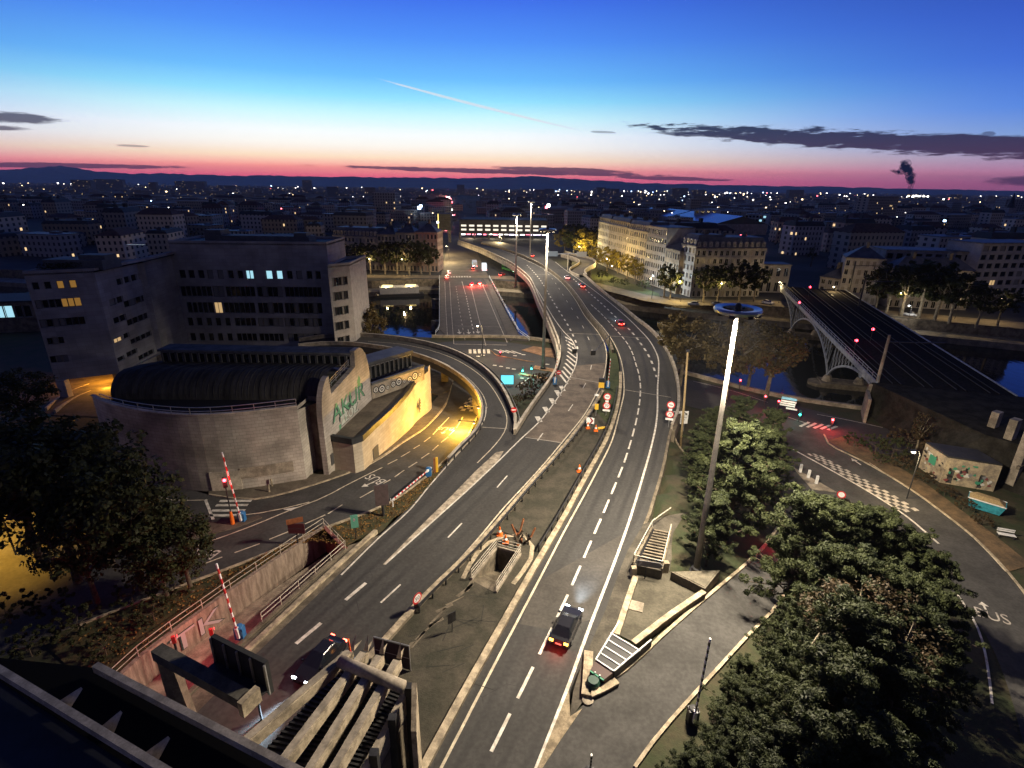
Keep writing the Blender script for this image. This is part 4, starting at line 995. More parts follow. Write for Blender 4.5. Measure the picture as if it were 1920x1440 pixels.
# barrel roof behind the arc
cL = P(172, 742, 10); cR = Vector((G0.x - .4, G0.y + 2.0, 10)); ax = (cR - cL).normalized(); bk = Vector((-ax.y, ax.x, 0))
profile = [(0, 9.5), (0, 9.8)] + [(3.4 - 3.4 * math.cos(t), 9.8 + 2.6 * math.sin(t)) for t in [math.pi / 2 * k / 8 for k in range(9)]] + [(7, 11.9), (11.5, 11.0)]
m = MB(); NSg = 40
for k in range(NSg):
    for (d0, z0), (d1_, z1) in zip(profile, profile[1:]):
        def gp(k_, d_, z_):
            s = k_ / NSg; sh = max(0, .10 - s) / .10; e = 1 - math.sqrt(max(0, 1 - sh * sh))
            p = cL.lerp(cR, s) + bk * (d_ * (1 - .25 * e) + 9 * e); return (p.x, p.y, z_ - 3.0 * e * (1 if z_ > 10 else .3))
        m.quad(gp(k, d0, z0), gp(k + 1, d0, z0), gp(k + 1, d1_, z1), gp(k, d1_, z1))
m.build('barrel_roof', mat('barrel_roof_sheet', (.045, .043, .040), .95, .4, .6, streak=(2.2, .3, .3), spec=.08), hall, smooth=False)
# standing seams of the roof
m = MB()
for k in range(6, NSg * 2, 2):
    s = k / (NSg * 2)
    if s < .14: continue
    pts = [cL.lerp(cR, s) + bk * d_ + Vector((0, 0, z_ - 10 + .03)) for d_, z_ in profile[1:]]
    mm = MB()
    for a, b in zip(pts, pts[1:]): mm.bar(a, b, .08, .08)
    mm.build('roof_seam', MATS['barrel_roof_sheet'], hall)
m = MB(); m.poly([(p.x, p.y, 9.55) for p in arc] + [tuple(cR + Vector((0, 0, -.45))), tuple(cL + Vector((0, 0, -.45)))]); m.build('gutter_roof', mat('gutter_felt', (.02, .02, .02), .95, spec=.05), hall, fix=False)
# gable wall with its quarter-round shoulder and stepped top
outl = [(0, -.4), (0, 7.8)] + [(2.7 - 2.7 * math.cos(t), 7.8 + 4.8 * math.sin(t)) for t in [math.pi / 2 * k / 8 for k in range(1, 9)]] + [(2.9, 10.1), (10.5, 11.2), (10.7, 13.5), (12.4, 13.5), (13.4, 13.0), (14.3, 12.0), (14.9, 10.6), (15.2, 9.0), (15.3, -4)]
nrm = side(gdir)
m = MB(); f0 = [G0 + gdir * s + Vector((0, 0, z - .1)) for s, z in outl]; f1 = [p - nrm * .7 for p in f0]
m.poly(f0); m.poly(list(reversed(f1)))
for i in range(len(f0)): j = (i + 1) % len(f0); m.quad(f0[i], f0[j], f1[j], f1[i])
m.build('gable_wall', STONE, hall, fix=True)
railing([G0 + gdir * s + Vector((-.8, 0, 10.1 + max(0, s - 3) * .15)) for s in (3.4, 6, 8.5, 10.4)], 1.0, hall, METAL, 1.4, 3, .03)
for s, z, wd, ht in ((1.2, 1.6, .7, 1.5), (2.8, 1.0, .8, 1.6)):
    p = G0 + gdir * s + nrm * .04; m = MB(); m.bar(p + Vector((0, 0, z - ht / 2)), p + Vector((0, 0, z + ht / 2)), .1, wd, up=tuple(gdir)); m.build('wall_vent', FRAME_D, hall)
# glazed upper storey behind the roof
A3 = P(300, 657, 13.0); B3 = P(661, 664, 13.0)
u3 = (B3 - A3).normalized(); W3 = (B3 - A3).length; nw = 26
rcg = [(W3 * i / nw + .12, .25, W3 * (i + 1) / nw - .12, 1.75) for i in range(nw)]
a3 = Vector((A3.x, A3.y, 11.0)); m = MB(); facade(m, a3, u3, W3, 2.0, rcg, .12); m.build('upper_wall', FRAME_D, hall, fix=False); windows(hall, a3, u3, rcg, ['o'] * nw, .12)
m = MB(); b3 = a3 + u3 * W3; bb = Vector((-u3.y, u3.x, 0)) * 12
m.prism([a3 - bb * .05, b3 - bb * .05, b3 + bb * .2, a3 + bb * .2], 13.003, 13.3); m.build('upper_roof', mat('roof_felt', (.10, .10, .098), .95, .3, .6, spec=.08), hall)
# lower terrace wing to the right of the gable
ter = thing('terrace_wing', 'low stone wing with flat gravel roof and dark parapet beside the orange-lit bus road', 'building', P(700, 850, 0))
ZR = 4.5
edge = catmull([P(x, y, ZR) for x, y in [(634, 826), (661, 828), (700, 800), (735, 768), (762, 738), (783, 708), (800, 692)]], 1.5)
edge[0] = G0 + gdir * 1.7 + nrm * .02; edge[0].z = ZR
fpoly = edge + [P(806, 684, ZR), G0 + gdir * 15.6 + nrm * .05 + Vector((0, 0, ZR - .1))]
fpoly[-1].z = ZR
m = MB(); m.poly([(p.x, p.y, ZR) for p in fpoly]); m.build('flat_roof', TERRACE, ter, fix=False)
m = MB()
for a, b in zip(edge, edge[1:]): m.quad((a.x, a.y, -6), (b.x, b.y, -6), b, a)
a, b = fpoly[-3], fpoly[-2]; m.quad((a.x, a.y, -6), (b.x, b.y, -6), b, a); m.build('wall', STONE_L, ter, fix=False)
m = MB(); wall_along(m, edge, .55, -.35, .45, o=0); m.build('roof_edge', mat('dark_roof_edge', (.028, .030, .033), .5, .2, 1, metal=.3), ter)
# doorway and shutter in the lit wall
def on_edge(px, z):
    return min(((i, p) for i, p in enumerate(edge)), key=lambda ip: abs(Q((ip[1].x, ip[1].y, z))[0] - px))
for px, z0, ht, wd in ((704, -.9, 2.4, 1.6),):
    i, p = on_edge(px, 0); d = (edge[i + 1] - edge[i - 1]).normalized(); pp = Vector((p.x, p.y, 0)) + side(d) * .05; m = MB(); m.bar(pp + Vector((0, 0, z0)), pp + Vector((0, 0, z0 + ht)), .12, wd, up=tuple(d)); m.build('service_door', FRAME_D, ter)
# fan of louvres further along the wall
i, p = on_edge(783, -2); d = (edge[min(i + 1, len(edge) - 1)] - edge[i - 1]).normalized(); pp = Vector((p.x, p.y, -.2)) + side(d) * .35
for k in range(6): m = MB(); ang = math.radians(-60 + 22 * k); v = d * math.cos(ang) * 1.6 + Vector((0, 0, math.sin(ang) * 1.6)); m.bar(pp, pp + v, .06, .22); m.build('louvre', FRAME_D, ter)
# back block of the wing: glazed band over a mural wall
A6 = G0 + gdir * 15.2 + nrm * .1; A6.z = ZR + .02; B6 = P(796, 712, ZR + .02); u6 = (B6 - A6).normalized(); W6 = (B6 - A6).length
m = MB(); facade(m, A6, u6, W6, 2.3, [], .1); m.build('mural_wall', CONCRETE, ter, fix=False)
m = MB(); wall_along(m, [A6 + Vector((0, 0, 2.3)), B6 + Vector((0, 0, 2.3))], .5, .003, .35); m.build('wall_cap', ROOF_Z, ter)
MUR = mat('mural_black', (.02, .02, .022), .7); MUW = mat('mural_white', (.6, .58, .52), .7)
n6 = side(u6)
for k in range(9):
    cx = .8 + k * (W6 - 1.8) / 8; r = .55 + .2 * math.sin(k * 2.1); p = A6 + u6 * cx + n6 * .02 + Vector((0, 0, 1.15 + .15 * math.cos(k * 1.7)))
    for rr, mt, dz in ((r, MUR, 0), (r * .72, MUW, .006), (r * .45, MUR, .012), (r * .2, MUW, .018)):
        m = MB(); m.poly([p + n6 * dz + u6 * (rr * math.cos(t)) + Vector((0, 0, rr * math.sin(t))) for t in [2 * math.pi * i / 16 for i in range(16)]]); m.build('mural_ring', mt, ter, fix=False)
bk6 = Vector((-u6.y, u6.x, 0)) * 6; A7 = A6 + bk6 - u6 * 1; B7 = B6 + bk6 * .9 + u6 * 2.5; A7.z = B7.z = ZR
u7 = (B7 - A7).normalized(); W7 = (B7 - A7).length; rc7 = [(W7 * i / 15 + .1, .5, W7 * (i + 1) / 15 - .1, 2.9) for i in range(15)]
m = MB(); facade(m, A7, u7, W7, 3.3, rc7, .12); m.build('upper_wall', FRAME_D, ter, fix=False); windows(ter, A7, u7, rc7, ['o'] * 15, .12)
m = MB(); m.prism([A7 - bk6 * .06, B7 - bk6 * .06, B7 + bk6 * .6, A7 + bk6 * .6], ZR + 3.303, ZR + 3.7); m.build('upper_roof', ROOF_Z, ter)
m = MB(); q = B7 + Vector((0, 0, 0)); m.quad((B7.x, B7.y, -6), tuple((B7 + bk6 * .6).xy) + (-6,), tuple((B7 + bk6 * .6).xy) + (ZR + 3.3,), (B7.x, B7.y, ZR + 3.3)); m.build('wall', STONE_L, ter, fix=False)
# graffiti on the gable
GR = mat('graffiti_green', (.10, .26, .14), .7); GRD = mat('graffiti_dark', (.03, .05, .045), .7); GRW = mat('graffiti_white', (.45, .48, .42), .7)
for s_, tx, sz, zz, mt, dz in ((7.6, 'AKUR', 3.5, 7.0, GRD, .02), (7.6, 'AKUR', 3.3, 7.1, GR, .03), (7.4, 'ZEOZ', 2.0, 5.3, GRD, .02), (7.3, 'ZEOZ', 1.85, 5.35, GRW, .03)):
    text_plane(hall, tx, G0 + gdir * s_ + nrm * .02 + Vector((0, 0, zz)), gdir, Vector((0, 0, 1)), sz * 1.15, sz, mt, 'graffiti', dz)

gq = random.Random(31)
for k in range(26):      # rough fill and drips around the big tag
    s_ = gq.uniform(4.2, 11.5); zz = 5.0 + (s_ - 4) * .22 + gq.uniform(-.6, 2.6); q = G0 + gdir * s_ + nrm * (.008 + .0008 * k) + Vector((0, 0, zz)); rx_, rz_ = gq.uniform(.3, .9), gq.uniform(.25, .8); n_ = gq.choice([5, 6, 7, 8])
    m = MB(); m.poly([q + gdir * (rx_ * gq.uniform(.5, 1) * math.cos(6.283 * i / n_)) + Vector((0, 0, rz_ * gq.uniform(.5, 1) * math.sin(6.283 * i / n_))) for i in range(n_)]); m.build('graffiti', gq.choice([GR, GR, GRD, GRW]), hall, fix=False)
# ------------------------------------------------------------------ holes in the land under the motorway and the sunken passage
PIT = [P(x, y) for x, y in [(608, 988), (648, 1030), (580, 1090), (470, 1190), (395, 1262), (330, 1325), (255, 1395), (180, 1330), (262, 1232), (330, 1180), (420, 1115), (520, 1046)]]
_pc = sum(PIT, Vector()) / len(PIT); PIT = [p + (p - _pc).normalized() * 2.6 for p in PIT]
def inside(x, y, poly):
    c = False; n = len(poly)
    for i in range(n):
        a, b = poly[i], poly[i - 1]
        if (a.y > y) != (b.y > y) and x < (b.x - a.x) * (y - a.y) / (b.y - a.y) + a.x: c = not c
    return c
footp = [p for p in left_e[len(ramp_i):]] + [p for p in reversed(re_) if p.y < 75]
g = bpy.data.objects['ground']
for v in g.data.vertices:
    if -60 < v.co.x < 40 and 10 < v.co.y < 80 and (inside(v.co.x, v.co.y, PIT) or inside(v.co.x, v.co.y, footp)): v.co.z -= 4.5
g.data.update()
# verge between bus road and the sunken passage
m = MB(); vl = Dl([(800, 897), (730, 946), (615, 991), (465, 1055), (340, 1102), (200, 1155), (80, 1205)]); vr = [P(x, y) for x, y in [(838, 872), (765, 955), (655, 1022), (648, 1029), (608, 987), (520, 1045), (420, 1114), (330, 1179), (262, 1231), (180, 1300)]]
a_ = resample(vl, 90); b_ = resample(vr, 90)
for i in range(89):
    for c in range(4):
        q = [a_[i].lerp(b_[i], c / 4), a_[i].lerp(b_[i], (c + 1) / 4), a_[i + 1].lerp(b_[i + 1], (c + 1) / 4), a_[i + 1].lerp(b_[i + 1], c / 4)]
        m.quad(*[(p.x, p.y, max(-.02, T(p.x, p.y)) + .05 if p.y < 62 else T(p.x, p.y) + .05) for p in q])
struct(m, 'leafy_verge', mat('leaf_litter', (.085, .055, .022), .95, 0, 1.1, c2=(.030, .040, .014), bump=.8, bscale=12))
m = MB(); pr = [P(x, y) for x, y in [(655, 1022), (600, 1076), (500, 1168), (400, 1262), (300, 1360), (262, 1398)]]; pl = [P(x, y) for x, y in [(712, 1003), (640, 1072), (560, 1150), (455, 1250), (350, 1355), (300, 1402)]]
ribbon(m, [p + Vector((0, 0, -.01)) for p in resample(pr, 30)], [p + Vector((0, 0, -.01)) for p in resample(pl, 30)], 30); struct(m, 'shoulder', CONCRETE_D)
# the sunken passage: walls, floor, rails
pas = thing('sunken_passage', 'sunken service ramp with pinkish ribbed wall and handrails beside the tunnel-bound road', 'ramp', P(500, 1120))
lw = [P(x, y) for x, y in [(608, 988), (520, 1046), (420, 1115), (330, 1180), (262, 1232), (200, 1290)]]
RIB = mat('ribbed_concrete', (.34, .27, .21), .85, 0, 1.2, c2=(.17, .13, .10), bump=.7, bscale=3, streak=(2.5, 2.5, .35))
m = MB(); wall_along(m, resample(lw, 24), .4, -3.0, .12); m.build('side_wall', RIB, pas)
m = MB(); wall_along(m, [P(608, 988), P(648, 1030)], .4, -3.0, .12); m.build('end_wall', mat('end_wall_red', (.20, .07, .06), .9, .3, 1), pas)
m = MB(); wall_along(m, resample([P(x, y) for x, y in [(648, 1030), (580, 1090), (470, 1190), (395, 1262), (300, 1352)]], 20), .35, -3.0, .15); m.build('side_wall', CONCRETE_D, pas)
m = MB(); fl = [P(x, y, -2.7) for x, y in [(612, 1040), (648, 1075), (470, 1235), (330, 1380), (160, 1360), (262, 1290), (420, 1165)]]; m.poly(fl); m.build('floor', CONCRETE, pas, fix=False)
railing([p + Vector((0, 0, .12)) for p in resample(lw, 24)], 1.0, pas, RAIL, 2.6, 2, .022, .045)
railing([P(608, 988, .12), P(648, 1030, .12)], 1.0, pas, RAIL, 1.6, 2, .022, .045)
railing([p + Vector((0, 0, .15)) for p in resample([P(x, y) for x, y in [(648, 1030), (580, 1090), (492, 1168)]], 14)], .9, pas, RAIL, 2.0, 2, .03, .05)
m = MB(); wall_along(m, resample([P(x, y) for x, y in [(705, 997), (655, 1042), (560, 1130), (455, 1230), (440, 1245)]], 30), .42, -.2, .28); m.build('kerb_stones', KERB, pas)
pw = P(372, 1148); dd = (lw[2] - lw[3]).normalized()
for tx, sz, mt, dz in (('TK', 3.3, GRD, .23), ('TK', 3.0, mat('graffiti_pale', (.42, .36, .36), .7), .24)):
    text_plane(pas, tx, P(362, 1158) + Vector((0, 0, -1.35)), dd, Vector((0, 0, 1)), sz * 1.25, sz * .8, mt, 'graffiti', dz)

# ------------------------------------------------------------------ masts
def mast(name, base, h, r0, r1, ring, label, power, grp=None, lights=3):
    t = thing(name, label, 'lamp mast', base, grp); b = Vector(base)
    m = MB(); m.tube([b + Vector((0, 0, z)) for z in (-.2, h * .3, h * .65, h)], [r0, r0 * .85, (r0 + r1) / 2 * .9, r1], 14); m.build('shaft', mat('mast_steel', (.24, .225, .20), .65, .2, 1.2), t, smooth=True)
    m = MB(); m.lathe((b.x, b.y, b.z), [(r0 * 2.2, -.25), (r0 * 2.2, .12), (r0 * 1.5, .16), (r0 * 1.5, .5), (r0 * 1.1, .6)], 12); m.build('base_plate', METAL_D, t)
    # crown ring
    rg = MB(); n = 36; R0, R1 = ring * .62, ring
    prof = [(R0, -.28), (R0 * 1.02, .05), (R1 * .96, .12), (R1, -.05), (R1 * .94, -.30)]
    base_i = len(rg.v)
    for rr, zz in prof:
        for k in range(n): tt = 2 * math.pi * k / n; rg.v.append((b.x + rr * math.cos(tt), b.y + rr * math.sin(tt), b.z + h + zz))
    for i in range(len(prof)):
        for k in range(n): q, q2 = i * n, ((i + 1) % len(prof)) * n; rg.f.append((q + k, q + (k + 1) % n, q2 + (k + 1) % n, q2 + k)); rg.mi.append(0)
    ro = rg.build('crown_ring', mat('ring_metal', (.32, .36, .42), .28, .1, 2, metal=.75), t, smooth=False)
    for k in range(4):
        a = math.pi / 4 + k * math.pi / 2; sp = MB(); sp.bar(b + Vector((0, 0, h - .1)), b + Vector((math.cos(a) * R0 * 1.05, math.sin(a) * R0 * 1.05, h - .08)), .14, .18); sp.build('spoke', METAL_D, t)
    m = MB(); m.lathe((b.x, b.y, b.z + h), [(r1 * 1.4, -.35), (r1 * 1.9, -.1), (r1 * 1.7, .35), (r1 * .8, .5)], 12); m.build('hub', METAL_D, t)
    lm = MB(); lm.quad((-.22, -.15, -.075), (.22, -.15, -.075), (.22, .15, -.075), (-.22, .15, -.075)); lmesh = lm.mesh('lamp_glass', LAMP_W); hm = MB(); hm.box((0, 0, -.06), (.62, .44, .22)); hmesh = hm.mesh('floodlight', METAL_D)
    for k in range(8):
        a = 2 * math.pi * k / 8 + .2; p = Vector((math.cos(a) * R1 * .8, math.sin(a) * R1 * .8, h - .42))
        f = place(hmesh, 'floodlight', t, p, a); place(lmesh, 'lamp_glass', f, (0, 0, 0))
    if power:
        for k in range(lights):
            a = 2 * math.pi * k / lights - 1.9; light('mast_light', t, (math.cos(a) * ring * .8, math.sin(a) * ring * .8, h - .75), power / lights, (1, .85, .64), .35, 'SPOT', 166, .4)
    return t
B0 = P(1305, 1072, -.3)
mast('lamp_mast', B0, 26.2, .32, .14, 1.9, 'tall steel high-mast lamp on a wedge plinth beside the stairs, crown ring glowing', 128000)
mast('lamp_mast', P(1018, 692, ST), 32, .42, .17, 1.9, 'tall ringed lamp mast rising between the bridge junction and the viaduct', 62000)
mast('lamp_mast', P(967, 538, ST), 30, .4, .17, 1.8, 'ringed lamp mast standing on the far quay beside the road bridge', 90000)
mast('lamp_mast', P(993, 505, ST), 34, .4, .17, 1.8, 'ringed lamp mast farther back before the long lit car-park block', 70000, lights=2)
# wedge plinth of the mast
m = MB(); tp = [P(1258, 1072, .95), P(1350, 1069, .95), P(1322, 1104, .95)]; m.prism(tp, -.8, .95); m.prism([p.lerp((tp[0] + tp[1] + tp[2]) / 3, .12) for p in tp], .953, 1.0)
single(m, 'mast_plinth', mat('plinth_concrete', (.13, .115, .085), .9, .35, .8), 'triangular concrete plinth at the foot of the tall lamp mast', 'plinth')
# leaning wooden pole
b = D(1276, 838); t = thing('wooden_pole', 'leaning pale wooden utility pole behind the white parking board', 'pole', b)
m = MB(); m.tube([b + Vector((0, 0, -.3)), b + Vector((-.3, .1, 7)), b + Vector((-.75, .2, 15.2))], [.2, .17, .13], 10); m.build('pole_shaft', WOOD, t, smooth=True)
m = MB(); m.box((b.x - .75, b.y + .2, b.z + 15.1), (.5, .3, .35)); m.build('pole_head', METAL_D, t)

# ------------------------------------------------------------------ walls, stairs and cushion at the exit nose
def low_wall(pts, z, wd, h, lab, nm='low_wall', mt=KERB, cat='low wall'):
    pp = [P(x, y, z) for x, y in pts]; t = thing(nm, lab, cat, Vector((pp[0].x, pp[0].y, z - h)))
    m = MB(); wall_along(m, resample(pp, 8), wd, -h, -.12); m.build('wall_body', CONCRETE_D, t); m = MB(); wall_along(m, resample(pp, 8), wd + .08, -.117, 0); m.build('wall_top', mt, t); return t
low_wall([(1192, 1080), (1175, 1130), (1156, 1188)], .75, .42, .8, 'low tan-topped wall running from the stairs to the striped crash cushion')
low_wall([(1320, 1108), (1255, 1152), (1188, 1204)], .75, .42, .8, 'low tan-topped wall running from the mast plinth to the striped crash cushion')
low_wall([(1104, 1220), (1102, 1260), (1099, 1302)], .35, .62, .4, 'short broad concrete wall left of the crash cushion nose')
low_wall([(1157, 1275), (1130, 1290), (1106, 1300)], .35, .5, .4, 'short slanting concrete kerb wall under the crash cushion nose')
island_top = mat('nose_asphalt', (.075, .068, .050), .92, .3, .5, bump=.4)
m = MB(); m.poly([P(x, y, .03) for x, y in [(1192, 1080), (1258, 1072), (1322, 1104), (1188, 1204), (1156, 1188)]]); struct(m, 'exit_nose', island_top)
drape_ribbon('exit_verge', [(1250, 968), (1200, 985), (1172, 1030), (1150, 1090), (1120, 1170), (1103, 1215), (1075, 1295), (1068, 1345)], [(1290, 960), (1262, 1000), (1255, 1072), (1180, 1150), (1160, 1200), (1130, 1280), (1100, 1305), (1072, 1346)], mat('exit_asphalt', (.070, .062, .048), .92, .35, .6, bump=.4), .02)
m = MB(); m.poly([P(x, y, .045) for x, y in [(1067, 1292), (1069, 1343), (1092, 1328), (1048, 1392), (1012, 1448), (1004, 1448)]]); struct(m, 'gore_nose', mat('gore_setts', (.36, .29, .19), .9, 0, 1.6, c2=(.15, .12, .08), bump=.6, bscale=4))
p = P(1102, 1313, .05); m = MB(); m.lathe((p.x, p.y, p.z), [(.42, 0), (.42, .06), (.3, .08), (.28, .05)], 16); single(m, 'manhole_cover', CONCRETE, 'round manhole cover at the tip of the exit nose walls', 'manhole cover')
p = P(1190, 1136, .04); m = MB(); m.box((p.x, p.y, p.z), (1.5, 1.2, .06), -.35); single(m, 'inspection_cover', CONCRETE, 'square inspection cover set in the exit nose asphalt', 'manhole cover')
# crash cushion
ca, cb = P(1172, 1203, .9), P(1134, 1247, .9); ax_ = (cb - ca); ax_.z = 0; L_ = ax_.length; ax_.normalize(); rt_ = side(ax_)
ccu = thing('crash_cushion', 'black crash cushion with white top edging and green nose at the exit gore', 'crash cushion', Vector((ca.x, ca.y, .03)))
def cc(s, v, z): q = Vector((ca.x, ca.y, 0)) + ax_ * s + rt_ * v; return Vector((q.x, q.y, z))
def wcc(s): return 1.35 - .55 * s / L_ + .0
for k in range(4):
    s0, s1 = L_ * k / 4, L_ * (k + 1) / 4; m = MB(); w0, w1 = wcc(s0), wcc(s1)
    m.hexa([cc(s0 + .05, -w0, .05), cc(s0 + .05, w0, .05), cc(s1 - .05, w1, .05), cc(s1 - .05, -w1, .05), cc(s0 + .05, -w0, .86), cc(s0 + .05, w0, .86), cc(s1 - .05, w1, .86), cc(s1 - .05, -w1, .86)]); m.build('absorber_bay', BLACK, ccu)
for k in range(5):
    s = L_ * k / 4; m = MB(); m.bar(cc(s, -wcc(s), .9), cc(s, wcc(s), .9), .1, .07); m.build('white_rim', WHITE, ccu)
for sg in (-1, 1):
    m = MB(); m.bar(cc(-1.6, sg * (wcc(0) + .12), .9), cc(L_, sg * wcc(L_), .9), .1, .07); m.build('white_rim', WHITE, ccu)
    m = MB(); m.bar(cc(-1.6, sg * (wcc(0) + .16), .45), cc(L_, sg * (wcc(L_) + .04), .45), .06, .7); m.build('side_panel', BLACK, ccu)
m = MB(); m.hexa([cc(L_ + a, v, z) for z in (.05, .8) for a, v in ((.05, -.8), (.05, .8), (1.0, .62), (1.0, -.62))]); m.build('nose_box', mat('nose_brown', (.06, .03, .025), .6), ccu)
m = MB(); m.bar(cc(L_ + 1.08, -.6, .72), cc(L_ + 1.08, .6, .72), .12, .14); m.build('green_bar', GREEN_P, ccu)
m = MB(); c0 = cc(L_ + 1.55, 0, 0); m.lathe((c0.x, c0.y, .04), [(.5, 0), (.52, .5), (.4, .7)], 14); m.build('green_drum', mat('drum_green', (.012, .05, .035), .4), ccu)
for v in (-.2, .2): m = MB(); q = cc(L_ + 1.02, v, .78); m.box((q.x, q.y, .78), (.1, .1, .12)); m.build('reflector', WHITE, ccu)

# stairs down beside the mast
sd0, sd1 = P(1222, 990, .1), P(1257, 997, .1); nd0, nd1 = P(1187, 1056, 1.1), P(1240, 1068, 1.1)
st = thing('covered_stairs', 'slatted stair pit with pale handrail and white arrow board beside the mast', 'stairs', Vector((nd0.x, nd0.y, 0)))
n_ = 13
for k in range(n_):
    t0 = (k + .15) / n_; t1 = (k + .62) / n_; m = MB()
    a, b, c, d = sd0.lerp(nd0, t0).lerp(sd1.lerp(nd1, t0), .16), sd0.lerp(nd0, t0).lerp(sd1.lerp(nd1, t0), .97), sd0.lerp(nd0, t1).lerp(sd1.lerp(nd1, t1), .97), sd0.lerp(nd0, t1).lerp(sd1.lerp(nd1, t1), .16)
    dz = Vector((0, 0, .08)); m.hexa([a - dz, b - dz, c - dz, d - dz, a + dz * .2, b + dz * .2, c + dz * .2, d + dz * .2]); m.build('slat', CONCRETE_D, st)
m = MB(); m.hexa([Vector((p.x, p.y, 0.0)) for p in (sd0, sd1, nd1, nd0)] + [p + Vector((0, 0, -.16)) for p in (sd0, sd1, nd1, nd0)]); m.build('pit_box', BLACK, st)
for a, b in ((sd0, nd0), (sd1, nd1)): m = MB(); m.bar(a + Vector((0, 0, -.35)), b + Vector((0, 0, -.45)), .25, 1.0); m.build('side_wall', CONCRETE_D, st)
m = MB(); m.bar(Vector((nd0.x, nd0.y, .5)) , Vector((nd1.x, nd1.y, .5)), .25, 1.1); m.build('front_wall', mat('stair_wall', (.10, .09, .07), .9, .3, 1), st)
for a, b in ((sd0, nd0), (nd0, nd1), (sd1, nd1)):
    m = MB(); m.bar(a + Vector((0, 0, .95)), b + Vector((0, 0, .95)), .09); m.build('handrail', RAIL, st)
    for q in (a, b, a.lerp(b, .5)): m = MB(); m.bar(q, q + Vector((0, 0, .95)), .06); m.build('post', RAIL, st)
q0 = P(1258, 952, .9); m = MB(); m.bar(sd0 + Vector((0, 0, .95)), q0, .09); m.build('handrail', RAIL, st)
for px, py in ((1187, 1082), (1247, 1072)): q = P(px, py, 0); m = MB(); m.box((q.x, q.y, 0), (.5, .5, 1.15)); m.build('pillar', KERB, st)

# pit in the median with its railings
mp = [P(x, y) for x, y in [(884, 1088), (932, 1028), (976, 1040), (930, 1112)]]
mpit = thing('median_stairwell', 'sunken stairwell with mesh railings in the median between the carriageways', 'stairwell', mp[0])
for a, b in ((0, 1), (1, 2), (2, 3)):
    m = MB(); m.bar(mp[a] + Vector((0, 0, .12)), mp[b] + Vector((0, 0, .12)), .2, .24); m.build('kerb_stones', CONCRETE, mpit)
    path = resample([mp[a] + Vector((0, 0, .2)), mp[b] + Vector((0, 0, .2))], 6); railing(path, 1.05, mpit, RAIL, 1.4, 3, .022, .045)
ctr = (mp[0] + mp[1] + mp[2] + mp[3]) / 4
m = MB()
for a, b in ((0, 1), (1, 2), (2, 3)): m.quad(mp[a], mp[b], mp[b] + Vector((0, 0, -3.2)), mp[a] + Vector((0, 0, -3.2)))
m.build('pit_wall', CONCRETE_D, mpit, fix=False)
for k in range(12):
    t0, t1 = k / 12, (k + 1) / 12; z = -.05 - 2.9 * t0; a, b, c, d = mp[0].lerp(mp[1], t0), mp[3].lerp(mp[2], t0), mp[3].lerp(mp[2], t1), mp[0].lerp(mp[1], t1)
    m = MB(); m.hexa([Vector((p.x, p.y, z - .25)) for p in (a, b, c, d)] + [Vector((p.x, p.y, z)) for p in (a, b, c, d)]); m.build('step', CONCRETE_D, mpit)
# cut the hole out of the median ground
from mathutils.geometry import tessellate_polygon
o = bpy.data.objects['median_ground']; outer = [Vector((p.x, p.y, .0)) for p in resample(lrw, 60)] + [Vector((p.x, p.y, 0)) for p in reversed(resample(rlw, 60))]
hole = [Vector((p.x, p.y, 0)) for p in mp]; tris = tessellate_polygon([outer, hole]); vs_ = outer + hole
me = bpy.data.meshes.new('median_ground'); me.from_pydata([tuple(v) for v in vs_], [], [tuple(t) for t in tris]); me.materials.append(o.data.materials[0]); o.data = me
bm = bmesh.new(); bm.from_mesh(me); bmesh.ops.recalc_face_normals(bm, faces=bm.faces)
if sum(f.normal.z for f in bm.faces) < 0: bmesh.ops.reverse_faces(bm, faces=bm.faces)
bm.to_mesh(me); bm.free()
# ring of setts and cracks round the stairwell
m = MB(); pth = Pl([(868, 1085), (880, 1060), (920, 1015), (955, 1003), (985, 1005), (1000, 1030), (985, 1065), (962, 1095)], step=1); stripe(m, pth, .45, dz=.02); m.build('kerb_ring', KERB, med, fix=False)
rk = random.Random(5)
for k in range(9):
    x, y = 755 + k * 14, 1225 - k * 15; pts = [P(x + rk.uniform(-8, 8) + i * 9, y + rk.uniform(-6, 6) - i * 7) for i in range(4)]; m = MB(); stripe(m, catmull(pts, .6), rk.uniform(.2, .45), dz=.012); m.build('rubble_strip', CONCRETE_D, med, fix=False)
for k in range(14):
    x, y = rk.uniform(760, 900), rk.uniform(1110, 1290); pts = [P(x + i * rk.uniform(8, 22), y + i * rk.uniform(-9, 12)) for i in range(4)]; m = MB(); stripe(m, catmull(pts, .6), .07, dz=.014); m.build('crack', mat('crack_dark', (.02, .02, .016)), med, fix=False)
# junk and plants left by the stairwell
p = P(981, 1012); t = thing('roadworks_debris', 'heap of reddish roadworks gear beside the median stairwell', 'debris', p); rk = random.Random(4)
for k in range(11):
    q = p + Vector((rk.uniform(-.9, .9), rk.uniform(-1.2, 1.2), 0)); e = q + Vector((rk.uniform(-.7, .7), rk.uniform(-.7, .7), rk.uniform(.4, 1.7))); m = MB(); m.bar(q, e, .12, .2); m.build('plank', rk.choice([RUST, CONCRETE_D, BARK, RUST]), t)

